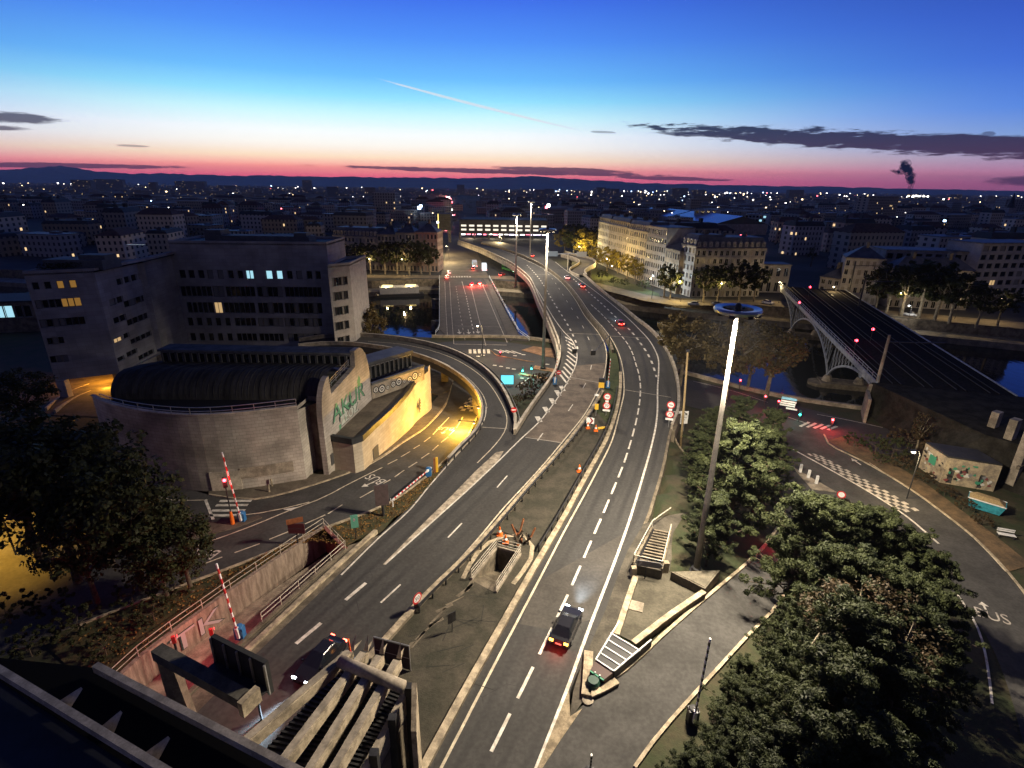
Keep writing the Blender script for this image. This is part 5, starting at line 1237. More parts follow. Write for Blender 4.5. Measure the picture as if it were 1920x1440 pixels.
# ------------------------------------------------------------------ tunnel portal
cn = thing('portal_canopy', 'concrete tunnel canopy of four long beams over a dark louvred roof', 'canopy', P(700, 1400, 0))
ZB = 6.5
beams = [((634, 1246), (500, 1362)), ((666, 1252), (578, 1370)), ((698, 1259), (630, 1370)), ((731, 1268), (672, 1370))]
far_c = [P(638, 1240, ZB + .5), P(756, 1288, ZB + .5)]
m = MB(); m.tube([far_c[0], far_c[1]], .38, 14); m.build('cross_tube', CONCRETE, cn, smooth=True)
for (a, b) in beams:
    pa, pb = P(*a, ZB), P(*b, ZB); d = (pb - pa).normalized(); pb = pb + d * 14; m = MB(); m.bar(pa - d * .9, pb, .42, .8); m.build('beam', CONCRETE, cn)
    m = MB(); m.bar(pa - d * 1.0 + side(d) * -.27, pb + side(d) * -.27, .1, .7); m.build('beam_flange', KERB, cn)
    q = pa - d * 1.1; m = MB(); m.tri(q + side(d) * .1 + Vector((0, 0, .3)), q - side(d) * .25 + Vector((0, 0, .3)), q - d * .5 + Vector((0, 0, 1.2))); m.tri(q - side(d) * .25 + Vector((0, 0, .3)), q + side(d) * .1 + Vector((0, 0, .3)), q - d * .9 + Vector((0, 0, .3))); m.build('beam_fin', KERB, cn)
p4 = [P(640, 1248, ZB - .9), P(757, 1296, ZB - .9), P(640, 1500, ZB - .9), P(440, 1470, ZB - .9)]
m = MB(); m.poly(p4); m.build('dark_deck', BLACK, cn, fix=False)
dv = (p4[3] - p4[0]) / 26
for k in range(1, 40):
    a, b = p4[0].lerp(p4[3], k / 26), p4[1].lerp(p4[2], k / 26); m = MB(); m.bar(a + Vector((0, 0, .06)), b + Vector((0, 0, .06)), .12, .1); m.build('louvre', METAL_D, cn)
# right hand screen with posts
sa, sb = P(757, 1290, ZB), P(650, 1490, ZB)
m = MB(); wall_along(m, resample([Vector((sa.x, sa.y, 0)), Vector((sb.x, sb.y, 0))], 10), .35, 4.6, ZB - .4); m.build('screen_panel', CONCRETE, cn)
m = MB(); wall_along(m, resample([Vector((sa.x, sa.y, 0)), Vector((sb.x, sb.y, 0))], 10), .25, 0, 4.3); m.build('screen_panel', CONCRETE_D, cn)
for k in range(4): q = sa.lerp(sb, k / 3); m = MB(); m.box((q.x + .3, q.y, 0), (.45, .45, ZB + .2)); m.build('post', METAL_D, cn)
e0 = P(772, 1280, ZB + .9); m = MB(); e1 = Vector((e0.x + .3, e0.y - 2.2, 0)); m.hexa([Vector((e0.x, e0.y, 0)), Vector((e0.x + .3, e0.y, 0)), e1 + Vector((.3, 0, 0)), e1, e0, e0 + Vector((.3, 0, 0)), Vector((e1.x + .3, e1.y, ZB - .2)), Vector((e1.x, e1.y, ZB - .2))]); m.build('end_fin', KERB, cn)
# mesh fence at the corner of the median
fa, fb = P(705, 1240, 0), P(770, 1258, 0); t = thing('mesh_fence', 'dark mesh fence closing the median end behind the canopy', 'fence', fa)
m = MB(); wall_along(m, [fa, fb], .05, .1, 2.4); m.build('mesh_panel', mat('mesh_dark', (.035, .034, .03), .8), t)
railing([fa, fb], 2.5, t, METAL, 1.6, 2, .03, .07)
# gantry
ga, gb = P(296, 1222, 5.6), P(470, 1318, 5.6); gt = thing('sign_gantry', 'dark concrete gantry beam with boxed sign panel seen from behind over the tunnel lane', 'gantry', Vector((ga.x, ga.y, 0)))
gd = (gb - ga).normalized(); gn = Vector((-gd.y, gd.x, 0))
m = MB(); m.bar(ga, gb, .8, .8); m.build('beam', mat('gantry_concrete', (.075, .07, .058), .9, .35, .8), gt)
m = MB(); m.bar(gb - gd * .25 + Vector((0, 0, .1)), gb + gd * .15 + Vector((0, 0, .1)), 1.3, 1.1); m.build('end_block', KERB, gt)
pa_, pb_ = ga.lerp(gb, .42) + gn * 1.6, ga.lerp(gb, .98) + gn * 1.6
m = MB(); m.bar(pa_ + Vector((0, 0, .3)), pb_ + Vector((0, 0, .3)), .3, 2.6); m.build('sign_panel', mat('sign_back', (.022, .023, .022), .8, .2, 2), gt)
for k in range(5): q = pa_.lerp(pb_, k / 4) - gn * .2; m = MB(); m.bar(q + Vector((0, 0, -.9)), q + Vector((0, 0, 1.5)), .12); m.build('panel_rib', METAL, gt)
m = MB(); m.bar(pa_ - gn * .8 + Vector((0, 0, -.5)), pb_ - gn * .8 + Vector((0, 0, -.5)), 1.4, .08); m.build('walkway', METAL_D, gt)
for s, tilt in ((.06, .0), (.12, 1.0)): q = ga.lerp(gb, s); m = MB(); m.bar(q, Vector((q.x + tilt, q.y - tilt * .4, -2.7)), .6, .6); m.build('leg', CONCRETE_D, gt)
# red tunnel signals beside the gantry
for px, py, z, lab, pw in ((327, 1205, 2.6, 'red tunnel signal glowing beside the gantry beam end', 260), (397, 1190, .4, 'red lane signal glowing against the pink ribbed wall', 250), (482, 1306, 2.2, 'red lane signal under the end block of the gantry', 200)):
    p = P(px, py, z); t = thing('lane_signal', lab, 'traffic signal', Vector((p.x, p.y, 0 if z < 3 else z)))
    m = MB(); m.box((p.x, p.y, z), (.26, .22, .6), .5); m.build('housing', RED, t); m = MB(); disc_n = 12; m.poly([(p.x + .2 + .0 * k, p.y + .16 + .13 * math.cos(6.283 * k / 12) * .3, z + .5 + .15 * math.sin(6.283 * k / 12)) for k in range(12)]); m.build('lens', emit('red_lens_soft', (1, .05, .06), 4, False), t, fix=False)
    m = MB(); m.bar((p.x, p.y, -2.7 if px < 450 else 0), (p.x, p.y, z), .12); m.build('post', METAL_D, t); light('signal_light', t, (-.3, .7, z - t.location.z + .6), pw, (1, .08, .08), .2)
# rooftop edge below the viewpoint
rf = thing('portal_roof', 'dark rooftop with two pale parapet beams and pointed fins over the tunnel mouth', 'roof', P(150, 1400, 0)); ZF = 13.0
for (a, b, wd) in (((-60, 1222), (330, 1460), .3), ((180, 1251), (600, 1470), .3)):
    pa, pb = P(*a, ZF), P(*b, ZF); m = MB(); m.bar(pa, pb, wd, .4); m.build('parapet_beam', mat('parapet_tan', (.42, .36, .26), .85, .3, 1), rf)
ROOF_BLK = mat('black_roof_sheet', (.006, .006, .006), .95, spec=.05)  # near-black matte sheet between the parapet beams
m = MB(); m.poly([P(-80, 1225, ZF - .4), P(178, 1252, ZF - .4), P(600, 1472, ZF - .4), P(340, 1500, ZF - .4)]); m.build('roof_floor', ROOF_BLK, rf, fix=False)
q4 = [P(-200, 1160, ZF - .45), P(340, 1470, ZF - .45), P(200, 1640, ZF - .45), P(-300, 1640, ZF - .45)]; m = MB(); m.poly(q4); m.build('roof_floor', mat('roof_slate', (.012, .014, .020), .8, .3, .6), rf, fix=False)
wp = [P(178, 1252, ZF - .4), P(600, 1472, ZF - .4)]; m = MB(); m.quad(wp[0], wp[1], wp[1] + Vector((0, 0, -ZF - 2)), wp[0] + Vector((0, 0, -ZF - 2))); m.build('front_wall', CONCRETE_D, rf, fix=False)
for (bx, by), (tx, ty) in (((112, 1326), (152, 1288)), ((195, 1372), (226, 1332)), ((278, 1420), (315, 1380))):
    a = P(bx - 10, by - 6, ZF - .3); b = P(bx + 12, by + 6, ZF - .3); c = P(tx, ty, ZF + .25); m = MB(); q = Vector((.15, -.1, 0)); m.poly([a, b, c]); m.poly([c + q, b + q, a + q]); m.quad(a, b, b + q, a + q); m.quad(b, c, c + q, b + q); m.quad(c, a, a + q, c + q); m.build('fin', MATS['parapet_tan'], rf)

m = MB(); ga_, gb_ = Pl([(985, 1092), (950, 1150), (905, 1230), (850, 1330), (815, 1400)]), Pl([(990, 1090), (958, 1155), (915, 1235), (880, 1290), (835, 1380)]); ribbon(m, [p + Vector((0, 0, .018)) for p in ga_], [p + Vector((0, 0, .018)) for p in gb_], 30); struct(m, 'median_grass', GRASS_M)
# ------------------------------------------------------------------ signs
def disc(m, c, u, r, n=20, mi=0):
    m.poly([c + u * (r * math.cos(2 * math.pi * k / n)) + Vector((0, 0, r * math.sin(2 * math.pi * k / n))) for k in range(n)], mi)
def face_cam(p):
    d = Vector((p.x, p.y, 0)).normalized(); return Vector((d.y, -d.x, 0)), -d     # u (right, seen by us) and outward normal
def post(t, p, h, r=.05, mt=METAL, mesh='post'):
    m = MB(); m.tube([p + Vector((0, 0, -.1)), p + Vector((0, 0, h))], r, 8); m.build(mesh, mt, t)
def round_face(t, c, u, n, r, inner=None, txt=None, ring=RED, bar=False, plate='sign_face'):
    bk = MB(); bk.poly([c - n * .03 + u * (r * math.cos(2 * math.pi * k / 20)) + Vector((0, 0, r * math.sin(2 * math.pi * k / 20))) for k in range(20)]); bk.build('sign_back', METAL, t, fix=False)
    m = MB(); disc(m, c, u, r); o = m.build(plate, ring, t, fix=False)
    if not bar: m = MB(); disc(m, c + n * .008, u, r * .72); m.build('sign_field', WHITE, o_parent(o, t), fix=False)
    else: m = MB(); m.quad(*[c + n * .008 + u * (x * r * .7) + Vector((0, 0, z * r * .2)) for x, z in ((-1, -1), (1, -1), (1, 1), (-1, 1))]); m.build('sign_bar', WHITE, t, fix=False)
    if txt: text_plane(t, txt, c + n * .016 + Vector((0, 0, -.02)), u, Vector((0, 0, 1)), r * 1.05, r * 1.05, BLACK, 'sign_lettering', 0)
def o_parent(o, t): return t
# double restriction signs on both verges
def double_sign(bx, by, z, topy, lab):
    b = P(bx, by, z) if z is not None else D(bx, by); u, n = face_cam(b); h = zat(b, topy) - b.z
    t = thing('road_sign', lab, 'road sign', b); post(t, b, h, .06); r = .62
    c1 = b + Vector((0, 0, h - r)) + n * .1; round_face(t, c1, u, n, r)
    m = MB(); m.quad(*[c1 + n * .016 + u * (x * .3) + Vector((0, 0, zz * .06)) for x, zz in ((-1, -1), (1, -1), (1, 1), (-1, 1))]); m.build('sign_symbol', BLACK, t, fix=False)
    m = MB(); m.bar(c1 + Vector((0, 0, -.95)), c1 + Vector((0, 0, -.62)), .1, .5, up=tuple(u)); m.build('sub_plate', WHITE, t)
    c2 = c1 + Vector((0, 0, -1.55)); round_face(t, c2, u, n, r, txt='70')
    m = MB(); m.bar(c2 + Vector((0, 0, -.98)), c2 + Vector((0, 0, -.66)), .1, 1.15, up=tuple(u)); m.build('sub_plate', WHITE, t)
double_sign(1136, 779, .0, 737, 'pair of round red-rimmed signs on a post in the grassy median')
double_sign(1253, 801, .0, 752, 'pair of round red-rimmed signs on a post beside the white parking board')
# speed sign by the median wall
b = P(783, 1147); t = thing('speed_sign', 'round red-rimmed speed sign on the tan median wall', 'road sign', b); post(t, b, 1.9, .05, METAL_D)
u = Vector((.55, .83, 0)).normalized(); n = side(u); c = b + Vector((0, 0, 1.5)) + n * .06; round_face(t, c, u, n, .55, txt='50')
m = MB(); m.box((b.x - .1, b.y + .1, .42), (.35, .3, .5)); m.build('control_box', METAL_D, t)
# sign seen from behind
b = P(848, 1184); t = thing('road_sign', 'small dark sign panel seen from behind on the cracked median', 'road sign', b); post(t, b, 1.5, .04, METAL_D); m = MB(); m.bar(b + Vector((0, 0, 1.0)), b + Vector((0, 0, 2.0)), .06, .75, up=(.8, .6, 0)); m.build('panel', METAL_D, t)
# no entry signs
for bx, by, z, ty, lab in ((963, 800, 0, 763, 'red no-entry sign on the outer edge of the slip ramp'), (1047, 716, 0, 694, 'red no-entry sign at the viaduct parapet above the junction')):
    b = P(bx, by, z); u, n = face_cam(b); h = zat(b, ty) - b.z; t = thing('no_entry_sign', lab, 'road sign', b); post(t, b, h); round_face(t, b + Vector((0, 0, h - .45)) + n * .1, u, n, .45, bar=True)
# white board for the car park
b0, b1 = D(1263, 806), D(1281, 808); t = thing('parking_board', 'white two-panel direction board on two posts at the pine verge', 'road sign', b0); u = (b1 - b0); u.z = 0; u = u.normalized(); n = side(u)
ht = zat(b0, 771) - b0.z; wd = 2.7; c0 = (b0 + b1) / 2; z0 = b0.z
for p in (b0, b1): post(t, p, ht - .2, .06)
for za, zb_, nm in ((ht - .85, ht, 'upper_panel'), (ht - 2.3, ht - .93, 'lower_panel')):
    m = MB(); m.bar(Vector((c0.x, c0.y, z0 + za)) + n * .1, Vector((c0.x, c0.y, z0 + zb_)) + n * .1, .06, wd, up=tuple(u)); m.build(nm, WHITE, t)
f = Vector((c0.x, c0.y, z0)) + n * .14
text_plane(t, 'P', f - u * .8 + Vector((0, 0, ht - .45)), u, Vector((0, 0, 1)), .7, .7, BLACK, 'sign_lettering', 0)
m = MB(); q = f + u * .85 + Vector((0, 0, ht - .45)); m.tri(q + u * .3 - Vector((0, 0, .25)), q + u * .25 + Vector((0, 0, .12)), q - u * .2 - Vector((0, 0, .2))); m.quad(q - u * .35 + Vector((0, 0, .25)), q - u * .25 + Vector((0, 0, .32)), q + u * .2 - Vector((0, 0, .02)), q + u * .08 - Vector((0, 0, .12))); m.build('arrow_symbol', BLACK, t, fix=False)
for k in range(3): m = MB(); zz = ht - 1.2 - k * .38; m.quad(*[f + u * x + Vector((0, 0, zz + v)) for x, v in ((-.75, -.05), (1.1 - .25 * k, -.05), (1.1 - .25 * k, .06), (-.75, .06))]); m.build('print_line', METAL_D, t, fix=False)
# arrow board by the stairs
b = P(1209, 1085); t = thing('arrow_board', 'grey pointed direction board on a post in front of the stairs', 'road sign', b); post(t, b, 2.0, .05, METAL_D); u, n = Vector((.98, -.2, 0)).normalized(), None; n = side(u); c = b + Vector((0, 0, 1.75)) + u * .25 + n * .08
m = MB(); pts = [(-1.15, -.3), (.9, -.3), (1.25, 0), (.9, .3), (-1.15, .3)]; f0 = [c + u * x + Vector((0, 0, z)) for x, z in pts]; f1 = [p - n * .06 for p in f0]; m.poly(f0); m.poly(list(reversed(f1)))
for i in range(5): m.quad(f0[i], f1[i], f1[(i + 1) % 5], f0[(i + 1) % 5])
m.build('panel', mat('sign_grey', (.16, .165, .18), .6), t); text_plane(t, 'P', c - u * .8 + n * .01, u, Vector((0, 0, 1)), .5, .5, MUW, 'sign_lettering', 0)
# chevron board and cones by the median tip
b = P(1106, 800); u, n = face_cam(b); t = thing('chevron_board', 'white board with dark red chevron at the tip of the median grass', 'road sign', b); post(t, b, .8, .04)
c = b + Vector((0, 0, 1.05)) + n * .06; m = MB(); m.bar(c - Vector((0, 0, .5)), c + Vector((0, 0, .5)), .05, 1.2, up=tuple(u)); m.build('panel', WHITE, t)
m = MB(); q = c + n * .035
for sx in (1,): m.quad(q + u * -.15 + Vector((0, 0, .48)), q + u * .15 + Vector((0, 0, .48)), q + u * .5, q + u * .2); m.quad(q + u * .2, q + u * .5, q + u * .15 - Vector((0, 0, .48)), q + u * -.15 - Vector((0, 0, .48)))
m.build('chevron', mat('chevron_red', (.25, .02, .03), .5), t, fix=False)
def cone_meshes():
    a = MB(); a.box((0, 0, 0), (.42, .42, .06)); a.lathe((0, 0, .06), [(.17, 0), (.125, .22)], 12); a.lathe((0, 0, .43), [(.085, 0), (.05, .2), (.03, .24)], 12)
    b = MB(); b.lathe((0, 0, .28), [(.126, 0), (.086, .15)], 12); return a.mesh('cone_body', ORANGE), b.mesh('cone_stripe', WHITE)
CB, CS = cone_meshes()
for px, py, lab in ((937, 1003, 'traffic cone standing on the median beside the wall near the stairwell'), (948, 1018, 'traffic cone on the sett ring of the median stairwell'), (1086, 884, 'lone traffic cone on the median asphalt by the outbound guard rail'), (1102, 803, 'traffic cone in front of the chevron board'), (1117, 808, 'traffic cone beside the yellow kerb at the median grass tip')):
    t = thing('traffic_cone', lab, 'traffic cone', P(px, py, .03), 'traffic cones on the median'); s = 1.55; o = place(CB, 'cone_body', t, (0, 0, 0), 0, (s, s, s)); place(CS, 'cone_stripe', t, (0, 0, 0), 0, (s * 1.01, s * 1.01, s))
m = MB(); m.bar(P(1121, 803, .12), P(1138, 801, .12), .3, .25); single(m, 'yellow_kerb', YELLOW, 'short yellow kerb block closing the grassy median tip', 'kerb block')
# dark panels by the bus road
def panel_sign(bx, by, ty, wd, hp, lab, mt, nm='board', u=None, pr=.09, drape=True):
    b = D(bx, by); h = zat(b, ty) - b.z; t = thing(nm, lab, 'road sign', b); post(t, b, h, pr, METAL_D); u0, n0 = face_cam(b); u = u or u0
    m = MB(); m.bar(b + Vector((0, 0, h - hp)) + n0 * .12, b + Vector((0, 0, h)) + n0 * .12, .12, wd, up=tuple(u)); m.build('panel', mt, t); return t, b, h
panel_sign(719, 968, 908, 1.5, 2.6, 'dark brown sign board on a thick post at the lowered red-white barrier', mat('brown_panel', (.075, .055, .055), .6, .2, 2), pr=.16)
t, b, h = panel_sign(559, 1020, 971, 1.6, .55, 'stack of reddish direction boards above the passage handrail', RUST); 
for k in (1, 2): m = MB(); m.bar(b + Vector((.1, -.12, h - .62 * k - .55)), b + Vector((.1, -.12, h - .62 * k)), .08, 1.7, up=(1, 0, 0)); m.build('panel', mat('maroon_panel', (.10, .03, .035), .6), t)
t, b, h = panel_sign(668, 1012, 965, .75, 1.5, 'green emergency-phone sign on the leafy verge', mat('sos_green', (.10, .30, .22), .5), pr=.05); m = MB(); disc(m, b + Vector((0, -.2, h - .5)), Vector((1, 0, 0)), .18); m.build('sign_symbol', WHITE, t, fix=False)
# cyan glowing panel under the ramp edge
p0 = D(951, 724); t = thing('lit_panel', 'glowing cyan advertising panel standing beyond the slip ramp parapet', 'billboard', p0); u, n = face_cam(p0); zt = zat(p0, 702); zl = zat(p0, 721); m = MB(); c = p0 + n * .1
m.bar(Vector((c.x, c.y, zl)), Vector((c.x, c.y, zt)), .2, 2.9, up=tuple(u)); m.build('case', METAL_D, t); m = MB(); q = c + n * .11
m.quad(*[Vector((q.x, q.y, 0)) + u * x + Vector((0, 0, z)) for x, z in ((-1.35, zl + .15), (1.35, zl + .15), (1.35, zt - .12), (-1.35, zt - .12))]); m.build('lit_face', SIGN_CY, t, fix=False); post(t, p0, zl - p0.z, .12)
# lane-control boxes on arms over the viaduct lanes
for bx, by, ex, ey, z, lab in ((1140, 672, 1112, 662, 0, 'black lane signal box on an arm over the tunnel-bound lanes'), (1049, 662, 1077, 659, 0, 'black lane signal box on an arm over the hatched shoulder')):
    b = P(bx, by, z); e = P(ex, ey, 5.2); t = thing('lane_signal', lab, 'traffic signal', b); b5 = b + Vector((0, 0, 5.2)); post(t, b, 5.2, .08, METAL_D)
    ee = Vector((P(ex, ey, 5.2).x, P(ex, ey, 5.2).y, 5.2)); m = MB(); m.bar(b5, ee, .1); m.build('arm', METAL_D, t); m = MB(); m.box((ee.x, ee.y, 4.8), (.9, .35, .9), .2); m.build('signal_box', BLACK, t)
b = P(1126, 745); t = thing('signal_cabinet', 'yellow-faced control box on a post at the median tip', 'signal box', b); h = zat(b, 716) - b.z; post(t, b, h, .06, METAL_D); u, n = face_cam(b); m = MB(); m.bar(b + Vector((0, 0, h - 1.0)) + n * .2, b + Vector((0, 0, h)) + n * .2, .35, 1.0, up=tuple(u)); m.build('box', YELLOW, t); m = MB(); m.bar(b + Vector((0, 0, h + .02)) + n * .15, b + Vector((0, 0, h + .75)) + n * .15, .45, 1.0, up=tuple(u)); m.build('hood', BLACK, t)
b = P(1117, 780); t = thing('signal_cabinet', 'small yellow box on a slim pole in the median grass', 'signal box', b); h = zat(b, 742) - b.z; post(t, b, h, .05); m = MB(); m.box((b.x, b.y - .1, h * .35), (.6, .3, .9)); m.build('box', YELLOW, t); m = MB(); m.box((b.x - .1, b.y, h), (.6, .3, .25)); m.build('cap', WHITE, t)

# ------------------------------------------------------------------ boom barriers
def boom(bx, by, tip, lab, z=None, cab=BLUE, ref=True, mats=(RED, WHITE), segs=14, r=.07):
    b = P(bx, by, z) if z is not None else D(bx, by)
    t = thing('boom_barrier', lab, 'boom barrier', b, 'boom barriers around the tunnel approach'); m = MB(); m.box((b.x, b.y, b.z), (.7, .55, 1.15)); m.lathe((b.x, b.y, b.z + 1.15), [(.36, 0), (.3, .12), (.05, .2)], 10); m.build('cabinet', cab, t)
    a = b + Vector((0, -.32, 1.05)); e = tip(b)
    m = MB()
    for k in range(segs): m.bar(a.lerp(e, k / segs), a.lerp(e, (k + 1) / segs), r * 1.4, r * 2, mi=k % 2)
    m.build('arm', list(mats), t); m = MB(); m.bar(a - (e - a).normalized() * .7, a + (e - a).normalized() * .3, .2, .3); m.build('counterweight', WHITE, t); return t
def up_tip(py, dx=0.0): return lambda b: Vector((b.x + dx, b.y - .32, zat(b, py)))
boom(455, 978, up_tip(846, -.6), 'raised red and white boom by the orange-footed traffic light')
boom(452, 1196, up_tip(1052, -.5), 'raised pink-lit boom standing on the kerb beside the ribbed wall', z=0)
boom(666, 1262, up_tip(1192, -.1), 'short raised red boom at the corner of the tunnel canopy', z=0, mats=(RED, ORANGE), segs=8)
boom(1297, 1352, up_tip(1190, .1), 'raised black and white boom, backlit dark put into its colour, on the pavement of the slip road', cab=METAL_D, mats=(BLACK, WHITE), segs=22)  # stands backlit; that dark is put into the arm and cabinet colours
boom(1139, 727, up_tip(672, .1), 'raised red and white boom at the tip of the median grass', z=0)
boom(1040, 720, up_tip(668, .3), 'raised red and white boom beside the viaduct parapet', z=0)
boom(804, 893, lambda b: D(737, 951) + Vector((0, 0, 1.0)), 'lowered red and white boom beside the yellow post', segs=22)
boom(1102, 1470, up_tip(1405, .0), 'tip of a raised dark boom at the foot of the exit nose', z=0, cab=METAL_D, mats=(BLACK, METAL))
m = MB(); q = D(737, 951); m.bar(q, q + Vector((0, 0, 1.0)), .12); m.bar(q + Vector((-.2, 0, .9)), q + Vector((-.2, 0, 1.2)), .06); m.bar(q + Vector((.2, 0, .9)), q + Vector((.2, 0, 1.2)), .06); m.bar(q + Vector((-.25, 0, .92)), q + Vector((.25, 0, .92)), .08); single(m, 'boom_rest', WHITE, 'white forked rest holding the tip of the lowered boom', 'boom rest')
p = D(818, 886); t = thing('marker_post', 'yellow and brown marker post beside the lowered boom cabinet', 'marker post', p); m = MB(); m.box((p.x + .12, p.y, p.z), (.26, .3, 2.2)); m.build('yellow_half', YELLOW, t); m = MB(); m.box((p.x - .16, p.y, p.z), (.28, .3, 2.15)); m.build('brown_half', RUST, t)
# bollards and works trailer by the curved wall
for k, (px, py) in enumerate(((505, 922), (510, 911), (515, 902))):
    p = D(px, py, .13); m = MB(); m.lathe((p.x, p.y, p.z), [(.11, 0), (.11, .9), (.08, .98), (.02, 1.0)], 10); o = single(m, 'bollard', KERB, 'pale round-topped bollard in the row of three on the pavement', 'bollard', 'bollards on the pavement by the curved wall')
p = D(490, 893, .13); t = thing('roadworks_barrier', 'dark roadworks board with red and white ends against the curved wall', 'barrier', p); m = MB(); m.box((p.x, p.y, p.z + .35), (1.5, .12, .8)); m.build('board', METAL_D, t)
for sx in (-1, 1): m = MB(); m.box((p.x + sx * .95, p.y - .05, p.z + .15), (.35, .1, 1.1)); m.build('striped_end', RED, t); m = MB(); m.box((p.x + sx * .95, p.y - .105, p.z + .5), (.35, .02, .3), 0); m.build('stripe', WHITE, t)
p = D(374, 903, .1); t = thing('road_sign', 'cluster of small signs at the foot of the curved wall', 'road sign', p); post(t, p, 3.2)
u, n = face_cam(p); round_face(t, p + Vector((0, 0, 1.6)) + n * .1, u, n, .5); m = MB(); m.bar(p + Vector((.2, -.1, 2.4)), p + Vector((.2, -.1, 3.1)), .06, .7, up=(1, 0, 0)); m.build('blue_panel', BLUE, t); m = MB(); m.bar(p + Vector((1.1, -.1, 1.2)), p + Vector((1.1, -.1, 2.0)), .06, .8, up=(1, 0, 0)); m.build('white_panel', WHITE, t)

# ------------------------------------------------------------------ traffic lights
def signal(bx, by, ly, lab, colr='r', z=None, foot=None, power=120, grp='traffic signals at the junctions', arm=None, glow=True):
    b = P(bx, by, z) if z is not None else D(bx, by); h = zat(b, ly) - b.z; t = thing('traffic_light', lab, 'traffic light', b, grp); post(t, b, max(h - .2, .6), .07, METAL_D)
    if foot: m = MB(); m.lathe((b.x, b.y, b.z), [(.22, 0), (.2, 1.0), (.12, 1.6), (.1, 1.7)], 10); m.build('foot', foot, t)
    u, n = face_cam(b); c = b + Vector((0, 0, h)) + n * .05; m = MB(); m.bar(c + Vector((0, 0, -.85)), c + Vector((0, 0, .3)), .3, .42, up=tuple(u)); m.build('housing', BLACK, t)
    for k in range(3):
        on = (k == 0 and colr == 'r') or (k == 2 and colr == 'g'); m = MB(); cc_ = c + n * .17 + Vector((0, 0, .05 - .34 * k)); disc(m, cc_, u, .17 if on else .11, 14); m.build('lens', (LAMP_R if colr == 'r' else LAMP_G) if on else GLASS, t, fix=False)
        if on and glow: light('signal_light', t, cc_ + n * .35 - t.location, power, (1, .06, .06) if colr == 'r' else (.1, 1, .75), .12)
    return t
signal(437, 984, 900, 'traffic light on an orange-footed post glowing red before the crossing', 'r', foot=ORANGE, power=220)
signal(1385, 735, 713, 'red traffic light on the quay road behind the plane trees', power=200)
signal(1431, 768, 743, 'red traffic light on the quay road beyond the pines', power=200)
signal(1456, 775, 752, 'red traffic light just left of the stacked direction boards', power=200)
signal(1557, 806, 787, 'red traffic light at the striped crossing of the riverside bus road', power=900)
signal(1497, 791, 771, 'green traffic light on the kerb before the striped crossing', 'g', power=80)
signal(980, 701, 690, 'green traffic light facing the junction below the slip ramp', 'g', power=260)
signal(996, 704, 686, 'green traffic light on the reddish island at the junction', 'g', power=160)
signal(938, 668, 660, 'red traffic light on the long junction island', power=120)
signal(1455, 1032, 1010, 'red traffic light at the bend of the slip road between the pine groups', power=110)
# stacked direction boards
b = D(1473, 782); t = thing('direction_boards', 'stack of white and blue direction boards at the quay junction', 'road sign', b); post(t, b, zat(b, 770) - b.z, .1, METAL_D); u, n = face_cam(b)
WLIT = mat('sign_white_bright', (.85, .84, .8), .5)
for k, (y0, y1, wd, off_, mt) in enumerate(((745, 749.5, 2.6, 0, mat('sign_sky', (.2, .45, .6), .5)), (751, 754, 2.6, 0, WLIT), (755, 758, 2.6, -.1, WLIT), (759, 761.5, 2.6, -.1, WLIT), (763.5, 766.5, 1.9, .7, WLIT))):
    za, zb_ = zat(b, y1), zat(b, y0); m = MB(); q = b + u * off_ + n * .12; m.bar(Vector((q.x, q.y, za)), Vector((q.x, q.y, zb_)), .08, wd, up=tuple(u)); m.build('panel', mt, t)
post(t, b, zat(b, 745) - b.z, .1, METAL_D)
light('sign_light', t, n * 2.2 + Vector((0, 0, zat(b, 742) - b.z)), 160, (1, .9, .75), .3)

